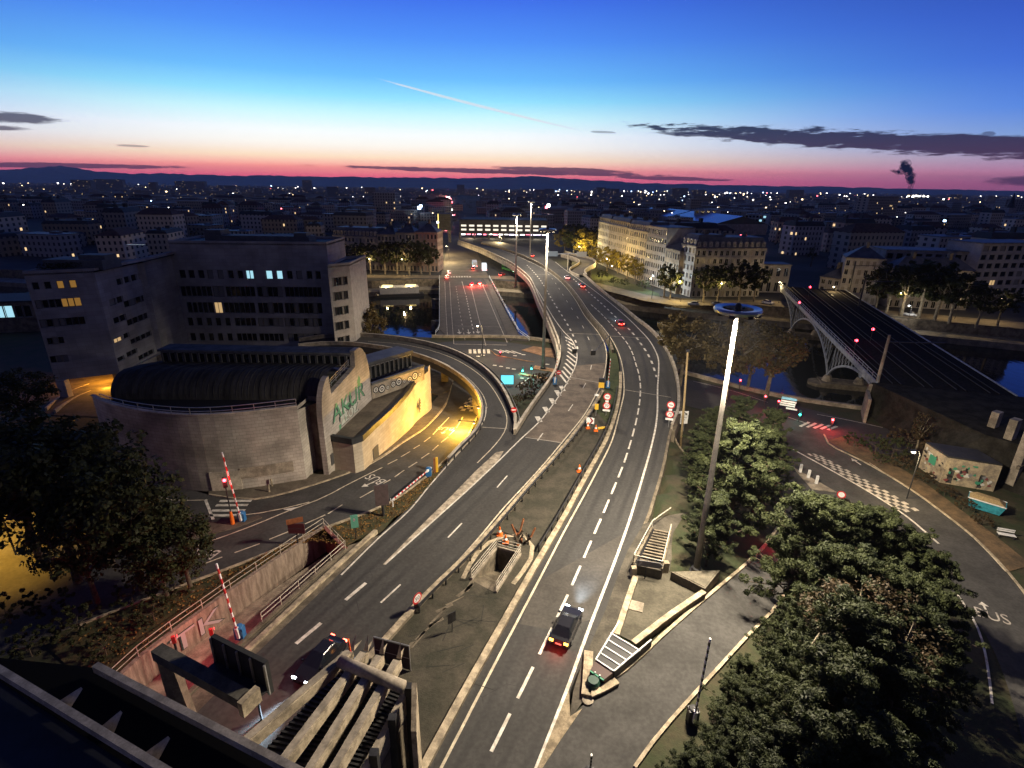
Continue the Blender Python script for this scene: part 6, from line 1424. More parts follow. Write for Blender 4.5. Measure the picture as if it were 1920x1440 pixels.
# ------------------------------------------------------------------ vehicles
def car_meshes(L=4.4, W=1.78, Hh=1.46):
    b = MB()
    st = [(-L / 2, .62, .36, .78), (-L / 2 + .12, .8, .28, .92), (-L * .30, .89, .22, .98), (0, .89, .2, .96), (L * .24, .89, .22, .93), (L / 2 - .35, .84, .26, .80), (L / 2 - .05, .68, .34, .66)]
    for i, (x, hw, z0, z1) in enumerate(st):
        hw *= W / 1.78; b.v += [(x, -hw, z0), (x, -hw * 1.0, (z0 + z1) / 2), (x, -hw * .9, z1), (x, hw * .9, z1), (x, hw, (z0 + z1) / 2), (x, hw, z0)]
        if i:
            a = (i - 1) * 6
            for k in range(6): b.f.append((a + k, a + (k + 1) % 6, a + 6 + (k + 1) % 6, a + 6 + k)); b.mi.append(0)
    b.f += [(0, 1, 2, 3, 4, 5), tuple(range(len(b.v) - 1, len(b.v) - 7, -1))]; b.mi += [0, 0]
    g = MB(); xs_ = [(-L * .40, .93, .70), (-L * .27, Hh - .06, .58), (L * .04, Hh - .05, .58), (L * .24, .92, .74)]
    bt = [(-L * .41, .92, .76), (-L * .27, .95, .8), (L * .04, .94, .8), (L * .26, .90, .76)]
    g.v = [(x, -w_, z) for x, z, w_ in bt] + [(x, w_, z) for x, z, w_ in bt] + [(x, -w_, z) for x, z, w_ in xs_] + [(x, w_, z) for x, z, w_ in xs_]
    for i in range(3): g.f += [(i, i + 1, 9 + i, 8 + i), (4 + i + 1, 4 + i, 12 + i, 12 + i + 1), (8 + i, 9 + i, 13 + i, 12 + i)]; g.mi += [0, 0, 0]
    g.f += [(0, 8, 12, 4), (3, 7, 15, 11)]; g.mi += [0, 0]
    r = MB(); r.hexa([(-L * .265, -.55, Hh - .055), (L * .035, -.55, Hh - .045), (L * .035, .55, Hh - .045), (-L * .265, .55, Hh - .055), (-L * .25, -.5, Hh), (L * .02, -.5, Hh), (L * .02, .5, Hh), (-L * .25, .5, Hh)])
    ty = MB(); ty.tube([(0, -.1, 0), (0, .1, 0)], .32, 16); rm = MB(); rm.tube([(0, -.115, 0), (0, .115, 0)], .2, 12)
    hl = MB(); hl.box((0, 0, -.06), (.12, .36, .13)); tl = MB(); tl.box((0, 0, -.09), (.1, .34, .18)); pl = MB(); pl.box((0, 0, 0), (.03, .52, .12)); mi_ = MB(); mi_.box((0, 0, 0), (.16, .18, .12))
    bp = MB(); bp.box((0, 0, 0), (.14, W * .82, .16))
    return dict(b=b, g=g, r=r, ty=ty, rm=rm, hl=hl, tl=tl, pl=pl, mi=mi_, bp=bp, L=L, W=W)
CM = car_meshes(); TYRE = mat('tyre', (.015, .015, .015), .9); RIM = mat('rim_metal', (.35, .35, .36), .4, metal=.8)
CARGLASS = mat('car_glass', (.012, .014, .018), .08, spec=.7)
def mk(key, nm, mt, smooth=False): return CM[key].mesh(nm, mt, smooth=smooth)
CMS = {k: mk(k, n_, m_) for k, n_, m_ in (('g', 'windows', CARGLASS), ('ty', 'tyre', TYRE), ('rm', 'rim', RIM), ('pl', 'number_plate', WHITE), ('bp', 'bumper', BLACK))}
for k in ('hl', 'tl'): CMS[k + '1'] = mk(k, 'headlight' if k == 'hl' else 'tail_light', HEAD if k == 'hl' else TAIL); CMS[k + '0'] = mk(k, 'headlight', CARGLASS)
TLH = mk('tl', 'tail_light', TAIL_H)
PAINTS = {}
def car(px, py, qx, qy, z, paint, lab, head=True, tail=True, grp='vehicles on the roads', sc=1.0, lamp=0, core=False, tailp=0, nm='car', p=None):
    p = p or (P(px, py, z) if z is not None else D(px, py, .05)); q = P(qx, qy, p.z); d = q - p; d.z = 0; rz = math.atan2(d.y, d.x)
    t = thing(nm, lab, 'car', p, grp, rz); t.scale = (sc, sc, sc)
    key = paint
    if key not in PAINTS: pm = mat('car_paint_' + paint, {'black': (.012, .012, .016), 'grey': (.12, .12, .13), 'white': (.6, .6, .6), 'red': (.30, .02, .03), 'blue': (.03, .06, .2), 'silver': (.35, .36, .38)}[paint], .25, spec=.6); PAINTS[key] = (mk('b', 'body', pm), mk('r', 'roof', pm), mk('mi', 'mirror', pm))
    B_, R_, M_ = PAINTS[key]; L, W = CM['L'], CM['W']
    place(B_, 'body', t, (0, 0, 0)); place(CMS['g'], 'windows', t, (0, 0, 0)); place(R_, 'roof', t, (0, 0, .003))
    for x in (-L * .3, L * .31):
        for y in (-W / 2 + .1, W / 2 - .1): wv = place(CMS['ty'], 'wheel', t, (x, y, .32)); place(CMS['rm'], 'rim', wv, (0, 0, 0))
    for s in (-1, 1):
        place(CMS['hl1' if head else 'hl0'], 'headlight', t, (L / 2 - .12, s * .6, .66)); place((TLH if core else CMS['tl1']) if tail else CMS['tl0'], 'tail_light', t, (-L / 2 + .03, s * .62, .78)); place(M_, 'mirror', t, (L * .18, s * .93, .92))
    place(CMS['pl'], 'number_plate', t, (-L / 2 - .005, 0, .55)); place(CMS['bp'], 'bumper', t, (-L / 2 + .1, 0, .3)); place(CMS['bp'], 'bumper', t, (L / 2 - .12, 0, .3))
    if lamp: light('headlight_beam', t, (L / 2 + .1, 0, .7), lamp, (.62, .80, 1), .3, 'SPOT', 46, 1.0, (math.radians(90 - 5), 0, math.radians(-90)))
    if tailp: light('tail_glow', t, (-L / 2 - .5, 0, .8), tailp, (1, .06, .04), .25)
    return t
car(1062, 1182, 1110, 1072, 0, 'black', 'dark car with glowing orange-red tail lights driving away on the outbound carriageway', lamp=6500, core=True, tailp=90)
car(602, 1248, 545, 1310, 0, 'black', 'dark car with bright headlights about to enter the tunnel under the canopy', lamp=16000, tailp=0)
car(1162, 609, 1150, 595, 0, 'red', 'car with pink tail lights crossing the joint of the viaduct', lamp=4500, tailp=120)
car(1091, 539, 1084, 532, 0, 'grey', 'car with red tail lights passing the hairpin ramp on the viaduct', lamp=4000, tailp=160)
car(1063, 523, 1056, 516, 0, 'white', 'pale car with red tail lights at the nose of the hairpin ramp', lamp=4000, tailp=120)
car(997, 481, 990, 477, 0, 'red', 'red-lit car far along the viaduct before the lit block', tailp=160)
# vehicles on the far bank and the bridge
zf = ST + .04
for (px, py, qx, qy, paint, lab, h_, tp) in ((838, 522, 838, 516, 'silver', 'car with glaring lights at the far end of the road bridge', True, 300), (842, 513, 842, 506, 'white', 'white car waiting beyond the far bridge crossing', True, 200), (884, 535, 882, 525, 'red', 'car with red tail lights braking on the bridge beside another', False, 5000), (899, 533, 896, 524, 'grey', 'grey car with red tail lights braking on the bridge end', False, 5000), (887, 505, 886, 498, 'black', 'black car with glaring lights queuing beyond the bridge', True, 500), (942, 517, 950, 515, 'red', 'small red car on the far quay beside the green bus', False, 200)):
    car(px, py, qx, qy, zf, paint, lab, head=h_, tailp=tp, lamp=2500 if h_ else 0)
def box_vehicle(px, py, qx, qy, L, W, Hh, lab, body, nm, cat, wins=True, lit=None):
    p = P(px, py, zf); d = P(qx, qy, zf) - p; t = thing(nm, lab, cat, p, 'vehicles on the roads', math.atan2(d.y, d.x))
    m = MB(); m.hexa([(-L / 2, -W / 2, .35), (L / 2, -W / 2, .35), (L / 2, W / 2, .35), (-L / 2, W / 2, .35), (-L / 2 + .05, -W / 2 + .06, Hh), (L / 2 - .15, -W / 2 + .06, Hh), (L / 2 - .15, W / 2 - .06, Hh), (-L / 2 + .05, W / 2 - .06, Hh)]); place(m.mesh('body', body), 'body', t, (0, 0, 0))
    if wins:
        n = int(L / 1.4); wm = MB(); wm.box((0, 0, 0), (1.15, .03, .95)); wme = wm.mesh('window', lit or CARGLASS)
        for k in range(n):
            for s in (-1, 1): place(wme, 'window', t, (-L / 2 + .9 + k * 1.4, s * (W / 2 + .005 - .03), 1.35))
    m = MB(); m.box((0, 0, 0), (.04, W * .85, 1.1)); place(m.mesh('windscreen', CARGLASS), 'windscreen', t, (L / 2 - .03, 0, 1.3))
    for x in (-L * .3, L * .33):
        for s in (-1, 1): place(CMS['ty'], 'wheel', t, (x, s * (W / 2 - .14), .45), 0, (1.4, 1.4, 1.4))
    for s in (-1, 1): place(CMS['tl1'], 'tail_light', t, (-L / 2 - .02, s * W * .4, .9)); place(CMS['hl1'], 'headlight', t, (L / 2, s * W * .38, .7))
    return t
box_vehicle(955, 508, 985, 516, 11.5, 2.5, 3.1, 'long green coach parked beneath the curve of the viaduct', mat('coach_green', (.10, .55, .06), .3), 'coach', 'bus')
box_vehicle(908, 507, 906, 498, 7.5, 2.5, 3.4, 'white box truck with light put in as body glow waiting beyond the bridge', emit('truck_white_glow', (.8, .92, 1), .9, False), 'box_truck', 'truck', wins=False)  # the whole body emits, in place of light falling on it
box_vehicle(890, 500, 888, 492, 10.0, 2.5, 3.0, 'city bus with lit windows queuing beyond the bridge', mat('bus_white', (.6, .6, .6), .3), 'city_bus', 'bus', lit=LIT_C)
for px, py, qx, qy, lab, pt in ((1440, 570, 1452, 572, 'white parked car under the trees of the far quay', 'white'), (1300, 572, 1288, 571, 'silver parked car before the yellow-lit corner house', 'silver'), (1600, 580, 1613, 582, 'dark parked car before the white house', 'black'), (1632, 584, 1647, 586, 'black parked car beside the lit lamp post of the far quay', 'black'), (1705, 592, 1690, 590, 'pale parked van-like car facing along the far quay', 'white'), (1345, 572, 1357, 573, 'grey parked car before the mansard block', 'grey')):
    car(px, py, qx, qy, ST, pt, lab, head=False, tail=False)

# ------------------------------------------------------------------ street lamps
LAMPS = []
def street_lamp(px, py, h, lab, power, colr=(1, .72, .34), z=None, head=LAMP_W, arm=1.2, grp='street lamps along the quays', r=.09, dirx=-1, spot=None):
    b = P(px, py, z) if z is not None else D(px, py); t = thing('street_lamp', lab, 'street lamp', b, grp); m = MB(); m.tube([b, b + Vector((0, 0, h - .6)), b + Vector((arm * .3 * dirx, -.1, h)), b + Vector((arm * dirx, -.2, h + .15))], [r, r * .8, r * .6, r * .5], 8); m.build('pole', METAL_D, t)
    q = b + Vector((arm * dirx, -.2, h + .1)); m = MB(); m.box((q.x, q.y, q.z - .05), (.8, .35, .18)); m.build('lamp_head', METAL_D, t); m = MB(); m.lathe((q.x, q.y, q.z - .32), [(.12, 0), (.24, .1), (.24, .24)], 10); m.build('lamp_bulb', head, t)
    if power: light('lamp_light', t, q - b + Vector((0, 0, -.6)), power, colr, .2, 'SPOT' if spot else 'POINT', spot, .5)
    return t
L1 = 'street lamp with warm globe on the far quay before the left row of houses'
for px, py in ((700, 517), (760, 518), (628, 515)): street_lamp(px, py, 8, L1, 2600, z=ST)
L2 = 'street lamp with warm globe on the far quay promenade opposite the pines'
for px, py in ((1150, 532), (1222, 560), (1353, 571), (1460, 568)): street_lamp(px, py, 8, L2, 2400, z=ST)
L3 = 'street lamp with warm globe on the tree-lined quay beyond the rail bridge'
for px, py in ((1560, 578), (1684, 592), (1790, 598), (1870, 604)): street_lamp(px, py, 8, L3, 2000, z=ST)
street_lamp(1703, 600, 5, 'short white-glowing lamp on the lower riverside path', 1800, (1, .95, .85), z=ST, head=LAMP_C)
street_lamp(1276, 566, 8, 'street lamp flooding the narrow pale facade with yellow light', 9000, (1, .75, .3), z=ST)
street_lamp(1226, 548, 7, 'cool street lamp at the glass-doored facade', 6000, (.75, .9, 1), z=ST, head=LAMP_C)
for px, py, lab in ((822, 505, 'bright street lamp at the corner of the left row of houses'), (842, 492, 'white-glowing street lamp in the avenue beyond the bridge'), (830, 478, 'yellow street lamp in the avenue below the overpass'), (940, 470, 'street lamp by the ramps before the car-park block')): street_lamp(px, py, 9, lab, 20000, (1, .74, .36), z=ST)
street_lamp(1140, 520, 9, 'twin street lamp among the yellow trees below the long facade', 14000, (1, .72, .25), z=ST)
street_lamp(1088, 492, 9, 'street lamp hidden in the yellow-green tree clump by the ramp', 17000, (1, .78, .3), z=ST)
# lamps under the slip ramp and beneath the office wing: sodium orange
for px, py, pw, lab in ((846, 765, 0, ''),):
    b = D(868, 795); b = b + Vector((0, 0, 0))
t = thing('wall_lamp', 'sodium wall lamp hidden under the inner parapet of the slip ramp', 'lamp', P(893, 790, -.2)); m = MB(); q = t.location; m.box((q.x - .35, q.y, q.z - .25), (.3, .5, .25)); m.build('lamp_case', METAL_D, t); m = MB(); m.box((q.x - .35, q.y, q.z - .3), (.25, .42, .045)); m.build('lamp_glass', LAMP_W, t); m = MB(); m.bar(q + Vector((-.3, 0, -.1)), q + Vector((-2.6, 0, .1)), .1); m.build('bracket', METAL_D, t); m = MB(); m.box((q.x - 2.6, q.y, q.z + .02), (.6, .3, .16)); m.build('lamp_head', METAL_D, t); light('lamp_light', t, (-2.6, 0, -.2), 13000, (1, .52, .055), .2)  # bracket and head are added to carry the light off the wall
t = thing('wall_lamp', 'extra sodium lamp added farther along under the slip ramp parapet', 'lamp', P(901, 762, -.2)); m = MB(); q = t.location; m.box((q.x - .35, q.y, q.z - .25), (.3, .5, .25)); m.build('lamp_case', METAL_D, t); m = MB(); m.box((q.x - .35, q.y, q.z - .3), (.25, .42, .045)); m.build('lamp_glass', LAMP_W, t); m = MB(); m.bar(q + Vector((-.3, 0, -.1)), q + Vector((-2.4, 0, .1)), .1); m.build('bracket', METAL_D, t); m = MB(); m.box((q.x - 2.4, q.y, q.z + .02), (.6, .3, .16)); m.build('lamp_head', METAL_D, t); light('lamp_light', t, (-2.4, 0, -.2), 5000, (1, .54, .07), .2)  # extra light source, its case and bracket added with it
t = thing('wall_lamp', 'sodium lamp in the passage under the office wing', 'lamp', Vector((B2.x - 6, B2.y + 5, zb - .4))); m = MB(); q = t.location; m.box((q.x, q.y, q.z), (.6, .3, .2)); m.build('lamp_case', METAL_D, t); light('lamp_light', t, (-3, 2, -.6), 3600, (1, .40, .03), .3); light('lamp_light', t, (1, -3, -2.6), 1200, (1, .42, .04), .3)  # the second light is an added fill with no fixture
street_lamp(30, 1040, 7, 'sodium street lamp glimmering through the dark trees by the bus road', 9000, (1, .52, .05), spot=125)
street_lamp(-30, 985, 7, 'sodium street lamp behind the dark tree trunks at the bend', 9000, (1, .52, .05), spot=125)
street_lamp(905, 668, 8, 'lamp post on the junction island beyond the slip ramp', 2500)
m = MB(); q0 = Vector((B2.x, B2.y, 0)); m.quad(*[(q0.x + x, q0.y + y, T(q0.x + x, q0.y + y) + .05) for x, y in ((-16, -14), (10, -16), (6, 14), (-20, 14))]); struct(m, 'underpass_road', ASPHALT_W)
m = MB(); m.quad((q0.x - 24, q0.y + 13, -8), (q0.x + 8, q0.y + 13, -8), (q0.x + 8, q0.y + 13, zb), (q0.x - 24, q0.y + 13, zb)); m.build('passage_wall', CONCRETE, off_b, fix=False)

for k, pts in enumerate(([(88, 772), (112, 752), (140, 737), (168, 726)], [(104, 776), (128, 760), (150, 748), (172, 739)])):
    m = MB(); wall_along(m, Dl(pts, .0, 1.0), .3, -.1, .8); single(m, 'underpass_parapet', CONCRETE_L, ('outer' if k == 0 else 'inner') + ' curved parapet glowing orange in the underpass below the offices', 'parapet')
# ------------------------------------------------------------------ trees
def leaf_cloud(name, seed, clumps, per, size, mt, flat=.5, spread=1.0, aspect=1.0):
    """many small leaf faces gathered in clumps: clumps = (x, y, z, radius)"""
    r = np.random.RandomState(seed); C_ = np.array(clumps); n = len(C_); N = n * per
    ci = np.repeat(np.arange(n), per); d = r.normal(size=(N, 3)); d /= np.linalg.norm(d, axis=1)[:, None]
    rad = C_[ci, 3] * (r.uniform(.25, 1, N) ** .5) * spread; c = C_[ci, :3] + d * rad[:, None] * np.array([1, 1, flat])
    nrm = d * .8 + r.normal(size=(N, 3)) * .6 + np.array([0, 0, .5]); nrm /= np.linalg.norm(nrm, axis=1)[:, None]
    t = np.cross(nrm, r.normal(size=(N, 3))); t /= np.linalg.norm(t, axis=1)[:, None]; b = np.cross(nrm, t)
    s = size * r.uniform(.6, 1.3, N)[:, None]; a1 = t * s; b1 = b * s * aspect
    V = np.stack([c - a1 * .5, c + b1 * .32, c + a1 * .5, c - b1 * .32], 1).reshape(-1, 3)
    me = bpy.data.meshes.new(name); me.vertices.add(N * 4); me.vertices.foreach_set('co', V.ravel().astype(np.float32)); me.loops.add(N * 4); me.loops.foreach_set('vertex_index', np.arange(N * 4, dtype=np.int32))
    me.polygons.add(N); me.polygons.foreach_set('loop_start', np.arange(0, N * 4, 4, dtype=np.int32)); me.polygons.foreach_set('loop_total', np.full(N, 4, dtype=np.int32))
    me.update(); me.materials.append(mt); at = me.attributes.new('tone', 'FLOAT', 'FACE'); tone = np.clip(r.uniform(0, 1, n)[ci] * .6 + r.uniform(0, .4, N), 0, 1); at.data.foreach_set('value', tone.astype(np.float32))
    return me
def pine_meshes(seed, h=1.0, mt=None, per=46, size=.045, whorls=9):
    """unit-height pine: trunk with whorled limbs, needle tufts along the limbs"""
    r = random.Random(seed); tr = MB(); tr.tube([(0, 0, -.03), (.01, 0, .4), (0, .012, .75), (0, 0, .97)], [.020, .016, .010, .003], 8); cl = []
    for k in range(whorls):
        z = .26 + .70 * (k / (whorls - 1)) ** .9; R_ = .34 * (1 - (z - .26) / .78) ** .75 + .03; R_ *= r.uniform(.72, 1.22); nb = r.randint(3, 6); a0 = r.uniform(0, 6.3)
        for j in range(nb):
            a = a0 + 2 * math.pi * j / nb + r.uniform(-.35, .35); L = R_ * r.uniform(.55, 1.25); rise = r.uniform(.0, .25) * L; p0 = Vector((0, 0, z - .03)); p1 = Vector((math.cos(a) * L, math.sin(a) * L, z + rise)); tr.tube([p0, p0.lerp(p1, .6) + Vector((0, 0, -.01)), p1], [.006, .004, .002], 5)
            for f in (.36, .52, .68, .82, .95, 1.06):
                q = p0.lerp(p1, f); cl.append((q.x + r.uniform(-.025, .025), q.y + r.uniform(-.025, .025), q.z + r.uniform(-.005, .03), r.uniform(.016, .044)))
    cl.append((0, 0, .98, .035))
    return tr.mesh('trunk', BARK), leaf_cloud('crown', seed, cl, per, size, mt or PINE, .7, 1.0, .55)
def broad_meshes(seed, mt, per=60, size=.04, nclump=90, rx=.30, rz=.32, cz=.64, bark=BARK_P, low=.0):
    r = random.Random(seed); tr = MB(); tr.tube([(0, 0, -.03), (.01, 0, .2), (.0, .015, .42)], [.026, .021, .016], 9); tips = []
    for k in range(7):
        a = 2 * math.pi * k / 7 + r.uniform(-.3, .3); L = rx * r.uniform(.55, .9); p1 = Vector((math.cos(a) * L, math.sin(a) * L, cz + r.uniform(-.08, .16))); p0 = Vector((0, .01, r.uniform(.28, .42))); mid_ = p0.lerp(p1, .5) + Vector((0, 0, .03)); tr.tube([p0, mid_, p1], [.012, .008, .003], 6); tips.append(p1)
        for j in range(3): q = p1.lerp(mid_, r.uniform(0, .6)); e = q + Vector((r.uniform(-.1, .1), r.uniform(-.1, .1), r.uniform(0, .12))); tr.tube([q, e], [.004, .0015], 4); tips.append(e)
    cl = []
    while len(cl) < nclump:
        d = Vector((r.gauss(0, 1), r.gauss(0, 1), r.gauss(0, 1))).normalized(); k = r.uniform(.35, 1.0) ** .6; q = Vector((d.x * rx * k, d.y * rx * k, cz + d.z * rz * k)) 
        if q.z < .28 + low or r.random() < .18 * (math.sin(q.x * 17 + seed) > .3): continue
        cl.append((q.x, q.y, q.z, r.uniform(.035, .085)))
    return tr.mesh('trunk', bark), leaf_cloud('crown', seed + 7, cl, per, size, mt, .8, 1.0, .9)
PINES_N = [pine_meshes(s, per=120, size=.021, whorls=13) for s in (11, 12, 13)]
PLANES = [broad_meshes(s, LEAF_A) for s in (21, 22, 23)]; DARKS = [broad_meshes(s, LEAF_D, bark=BARK) for s in (31, 32)]
DARK_N = [broad_meshes(s, LEAF_D, per=48, size=.034, nclump=120, bark=BARK, rx=.34) for s in (41, 42)]
YELL = [broad_meshes(s, LEAF_Y, per=34, size=.055, nclump=60, rx=.34, rz=.34, cz=.6) for s in (51, 52)]; FARD = [broad_meshes(s, LEAF_D, per=26, size=.06, nclump=60, rx=.33) for s in (61, 62)]
FARA = [broad_meshes(s, LEAF_A, per=26, size=.06, nclump=60, rx=.33) for s in (63, 64)]
tr_rnd = random.Random(77)
def tree(loc, h, kind, lab, nm, grp, wide=1.0, cat='tree'):
    t = thing(nm, lab, cat, loc, grp, tr_rnd.uniform(0, 6.3)); tm, cm = tr_rnd.choice(kind); t.scale = (h * wide, h * wide, h); place(tm, 'trunk', t, (0, 0, 0)); place(cm, 'crown', t, (0, 0, 0)); return t
def by_top(px, py, h, flat=None):
    z = -2.0
    for _ in range(12): p = P(px, py, z + h); z = T(p.x, p.y) if flat is None else flat
    return Vector((p.x, p.y, z))
G1 = 'pines on the bank between motorway and slip road'; LB1 = 'dark green pine in the clump between the motorway and the slip road'
tree(by_top(1398, 792, 14.5), 14.5, PINES_N, 'tall pine lit bright yellow-green beside the lamp mast', 'pine_tree', G1, .95)
tree(by_top(1345, 930, 8.0), 8.0, PINES_N, 'low bushy pine lit at the foot of the lamp mast', 'pine_tree', G1, 1.1)
for px, py, h, wd in ((1440, 805, 12, .95), (1395, 745, 11, .95), (1455, 770, 11, .95), (1325, 790, 8, 1.0), (1360, 840, 8, 1.0), (1320, 862, 6, 1.0), (1468, 835, 7, .85), (1315, 815, 7, .95), (1440, 850, 8, .85), (1340, 765, 8, 1.0)): tree(by_top(px, py, h), h, PINES_N, LB1, 'pine_tree', G1, wd)
G2 = 'pines between the slip road and the riverside bus road'; LB2 = 'dark green pine in the dense grove between slip road and riverside road'
tree(by_top(1520, 930, 13), 13, PINES_N, 'pine with bright green lit top at the tip of the riverside grove', 'pine_tree', G2, .95)
for px, py, h, wd in ((1560, 945, 12, .95), (1610, 950, 12, .9), (1660, 962, 12, .95), (1720, 1000, 11.5, .95), (1765, 1040, 10.5, .95), (1540, 1040, 9, .85), (1575, 1030, 12, .95), (1620, 1040, 12.5, .95), (1700, 1075, 12, 1.0), (1560, 1115, 10, .9), (1600, 1130, 12.5, 1.0), (1640, 1150, 12, 1.0), (1730, 1140, 11, 1.0), (1545, 1205, 9, .95), (1580, 1230, 11, 1.0), (1600, 1240, 12, 1.0), (1690, 1250, 11, 1.0), (1470, 1265, 6.5, 1.05), (1510, 1310, 9, 1.0), (1550, 1340, 11, 1.0), (1640, 1350, 11, 1.0), (1420, 1300, 5, 1.1), (1425, 1370, 6.5, 1.1), (1330, 1420, 5, 1.1), (1250, 1445, 3.5, 1.1), (1440, 1420, 8, 1.1), (1540, 1440, 9, 1.0), (1650, 1440, 9, 1.0), (1770, 1110, 10, .95), (1780, 1190, 9, .9), (1735, 1230, 10, .9), (1400, 1235, 4, 1.1), (1385, 1275, 4, 1.2), (1370, 1330, 5, 1.1), (1365, 1390, 5, 1.1), (1300, 1405, 4, 1.1), (1465, 1200, 6, .9), (1480, 1150, 6, .9), (1450, 1250, 5, 1.0), (1480, 1375, 8, 1.0)): tree(by_top(px, py, h), h, PINES_N, LB2, 'pine_tree', G2, wd)
# bare patchy pine in the middle of the grove
tree(by_top(1655, 1090, 14), 14, [broad_meshes(91, LEAF_B, per=60, size=.015, nclump=80, rx=.26)], 'thin brownish half-bare tree rising in the riverside pine grove', 'sparse_tree', None, 1.1)
# dark trees at the left
G3 = 'dark trees along the bus road bend'; LB3 = 'dark leafy tree silhouetted against sodium light by the bus road bend'
for px, py, h, wd in ((125, 778, 16, .95), (50, 800, 16, .95), (195, 850, 14, .95), (-20, 770, 16, 1.0), (240, 905, 11, 1.0), (325, 962, 8.5, 1.0), (280, 985, 8, .95), (120, 930, 11, .9)): tree(by_top(px, py, h, -.1), h, DARK_N, LB3, 'leafy_tree', G3, wd)
tree(by_top(20, 690, 12, ST), 12, DARK_N, 'round dark tree before the lit office floors', 'leafy_tree', None, 1.2)
m_ = [D(x, y) for x, y in ((250, 1130), (150, 1190), (330, 1120), (60, 1230), (200, 1230), (100, 1150), (290, 1165), (20, 1170))]
BUSH = [(broad_meshes(s, LEAF_D, per=50, size=.08, nclump=50, rx=.75, rz=.45, cz=.5, bark=BARK)) for s in (71, 72)]; BUSH_B = [(broad_meshes(s, LEAF_B, per=60, size=.07, nclump=60, rx=.8, rz=.5, cz=.5, bark=BARK)) for s in (73, 74)]
for p in m_: tree(p, tr_rnd.uniform(2, 3), BUSH, 'dark shrub on the slope below the bus road trees', 'shrub', 'shrubs below the bus road trees', 1.0, 'shrub')
# autumn plane trees on the near quay
G4 = 'plane trees along the near quay'
tree(by_top(1292, 580, 17), 17, PLANES, 'brown autumn plane tree on the quay just right of the viaduct', 'plane_tree', G4, 1.15)
tree(by_top(1385, 592, 17.5), 17.5, PLANES, 'brown autumn plane tree rising behind the lamp mast', 'plane_tree', G4, 1.15)
tree(by_top(1462, 605, 16), 16, PLANES, 'brown autumn plane tree nearest the iron railway bridge', 'plane_tree', G4, 1.15)
tree(by_top(1425, 596, 15), 15, PLANES, 'slim autumn plane tree between two bigger ones on the quay', 'plane_tree', G4, .9)
tree(by_top(668, 548, 14), 14, PLANES, 'autumn tree beside the end of the office block on the river bank', 'plane_tree', None, 1.1); tree(by_top(690, 575, 12), 12, PLANES, 'smaller autumn tree overhanging the water beside the slip ramp', 'plane_tree', None, 1.1)
# scrub between ramp and motorway, and along the riverside verge
for px, py, h in ((985, 742, 3.2), (1005, 730, 3.4), (1020, 722, 3.0), (970, 760, 2.2), (995, 755, 2.4)): tree(D(px, py), h, BUSH_B, 'brown scrub bush filling the wedge between slip ramp and motorway', 'bush', 'scrub between the ramp and the motorway', .8, 'bush')
for px, py, h in ((1600, 838, 2.6), (1640, 850, 3.4), (1672, 858, 3.8), (1700, 845, 4.4), (1690, 880, 2.4), (1730, 905, 2.0), (1770, 930, 1.8), (1650, 870, 2.0), (1805, 955, 1.8), (1840, 985, 1.8)): tree(D(px, py), h, BUSH_B if px > 1680 else BUSH, 'shrub on the brown verge before the graffitied hut', 'bush', 'shrubs on the riverside verge', .9, 'bush')
tree(D(1715, 850), 8, [broad_meshes(95, LEAF_B, per=16, size=.05, nclump=40, rx=.25)], 'thin leafless tree beside the graffitied hut', 'sparse_tree', None, .8)
# trees across the river
G5 = 'trees along the far quay'
for px, py, h in ((640, 513, 15), (668, 515, 16), (695, 514, 16), (722, 515, 17), (745, 514, 17), (768, 515, 18), (790, 514, 17), (806, 515, 15)): tree(P(px, py, ST), h, FARD, 'dark quay tree in the row before the left houses', 'quay_tree', G5, 1.1)
for px, py, h in ((1245, 558, 14), (1256, 562, 12), (1318, 567, 15), (1345, 568, 16), (1385, 566, 17), (1412, 566, 15)): tree(P(px, py, ST), h, FARD, 'dark quay tree before the mansard block', 'quay_tree', G5, 1.05)
for px, py, h in ((1660, 588, 19), (1690, 592, 20), (1722, 596, 21), (1752, 600, 20), (1780, 604, 18), (1640, 583, 16), (1830, 612, 14), (1870, 610, 13)): tree(P(px, py, ST), h, FARD, 'big dark tree on the quay beyond the railway bridge', 'quay_tree', G5, 1.15)
for px, py, h in ((1058, 478, 17), (1075, 484, 18), (1092, 487, 19), (1110, 488, 17), (1065, 465, 18), (1085, 470, 19), (1105, 474, 18)): tree(P(px, py, ST), h, FARD if px % 2 else YELL, 'yellow-green tree in the lit clump behind the hairpin ramp', 'park_tree', 'lit trees behind the hairpin ramp', 1.25)
for px, py, h in ((1118, 505, 12), (1138, 508, 13), (1158, 512, 11), (1176, 522, 12), (1190, 528, 10)): tree(P(px, py, ST), h, YELL, 'golden lamp-lit tree before the long facade row', 'park_tree', 'golden trees before the facade row', 1.2)
for px, py, h in ((1150, 535, 4), (1170, 538, 4), (1205, 545, 5), (1128, 525, 5)): tree(P(px, py, ST), h, BUSH, 'rounded shrub in the small garden at the foot of the ramps', 'shrub', 'garden shrubs at the far bank', .8, 'shrub')
# roof garden of the office wing
for k in range(7): q = A2.lerp(B2, (k + .5) / 7) + Vector((0, 3.5, 0)); tree(Vector((q.x, q.y, ZW)), 1.6, BUSH, 'dark roof-garden shrub on the office wing', 'shrub', 'roof garden shrubs', .9, 'shrub')
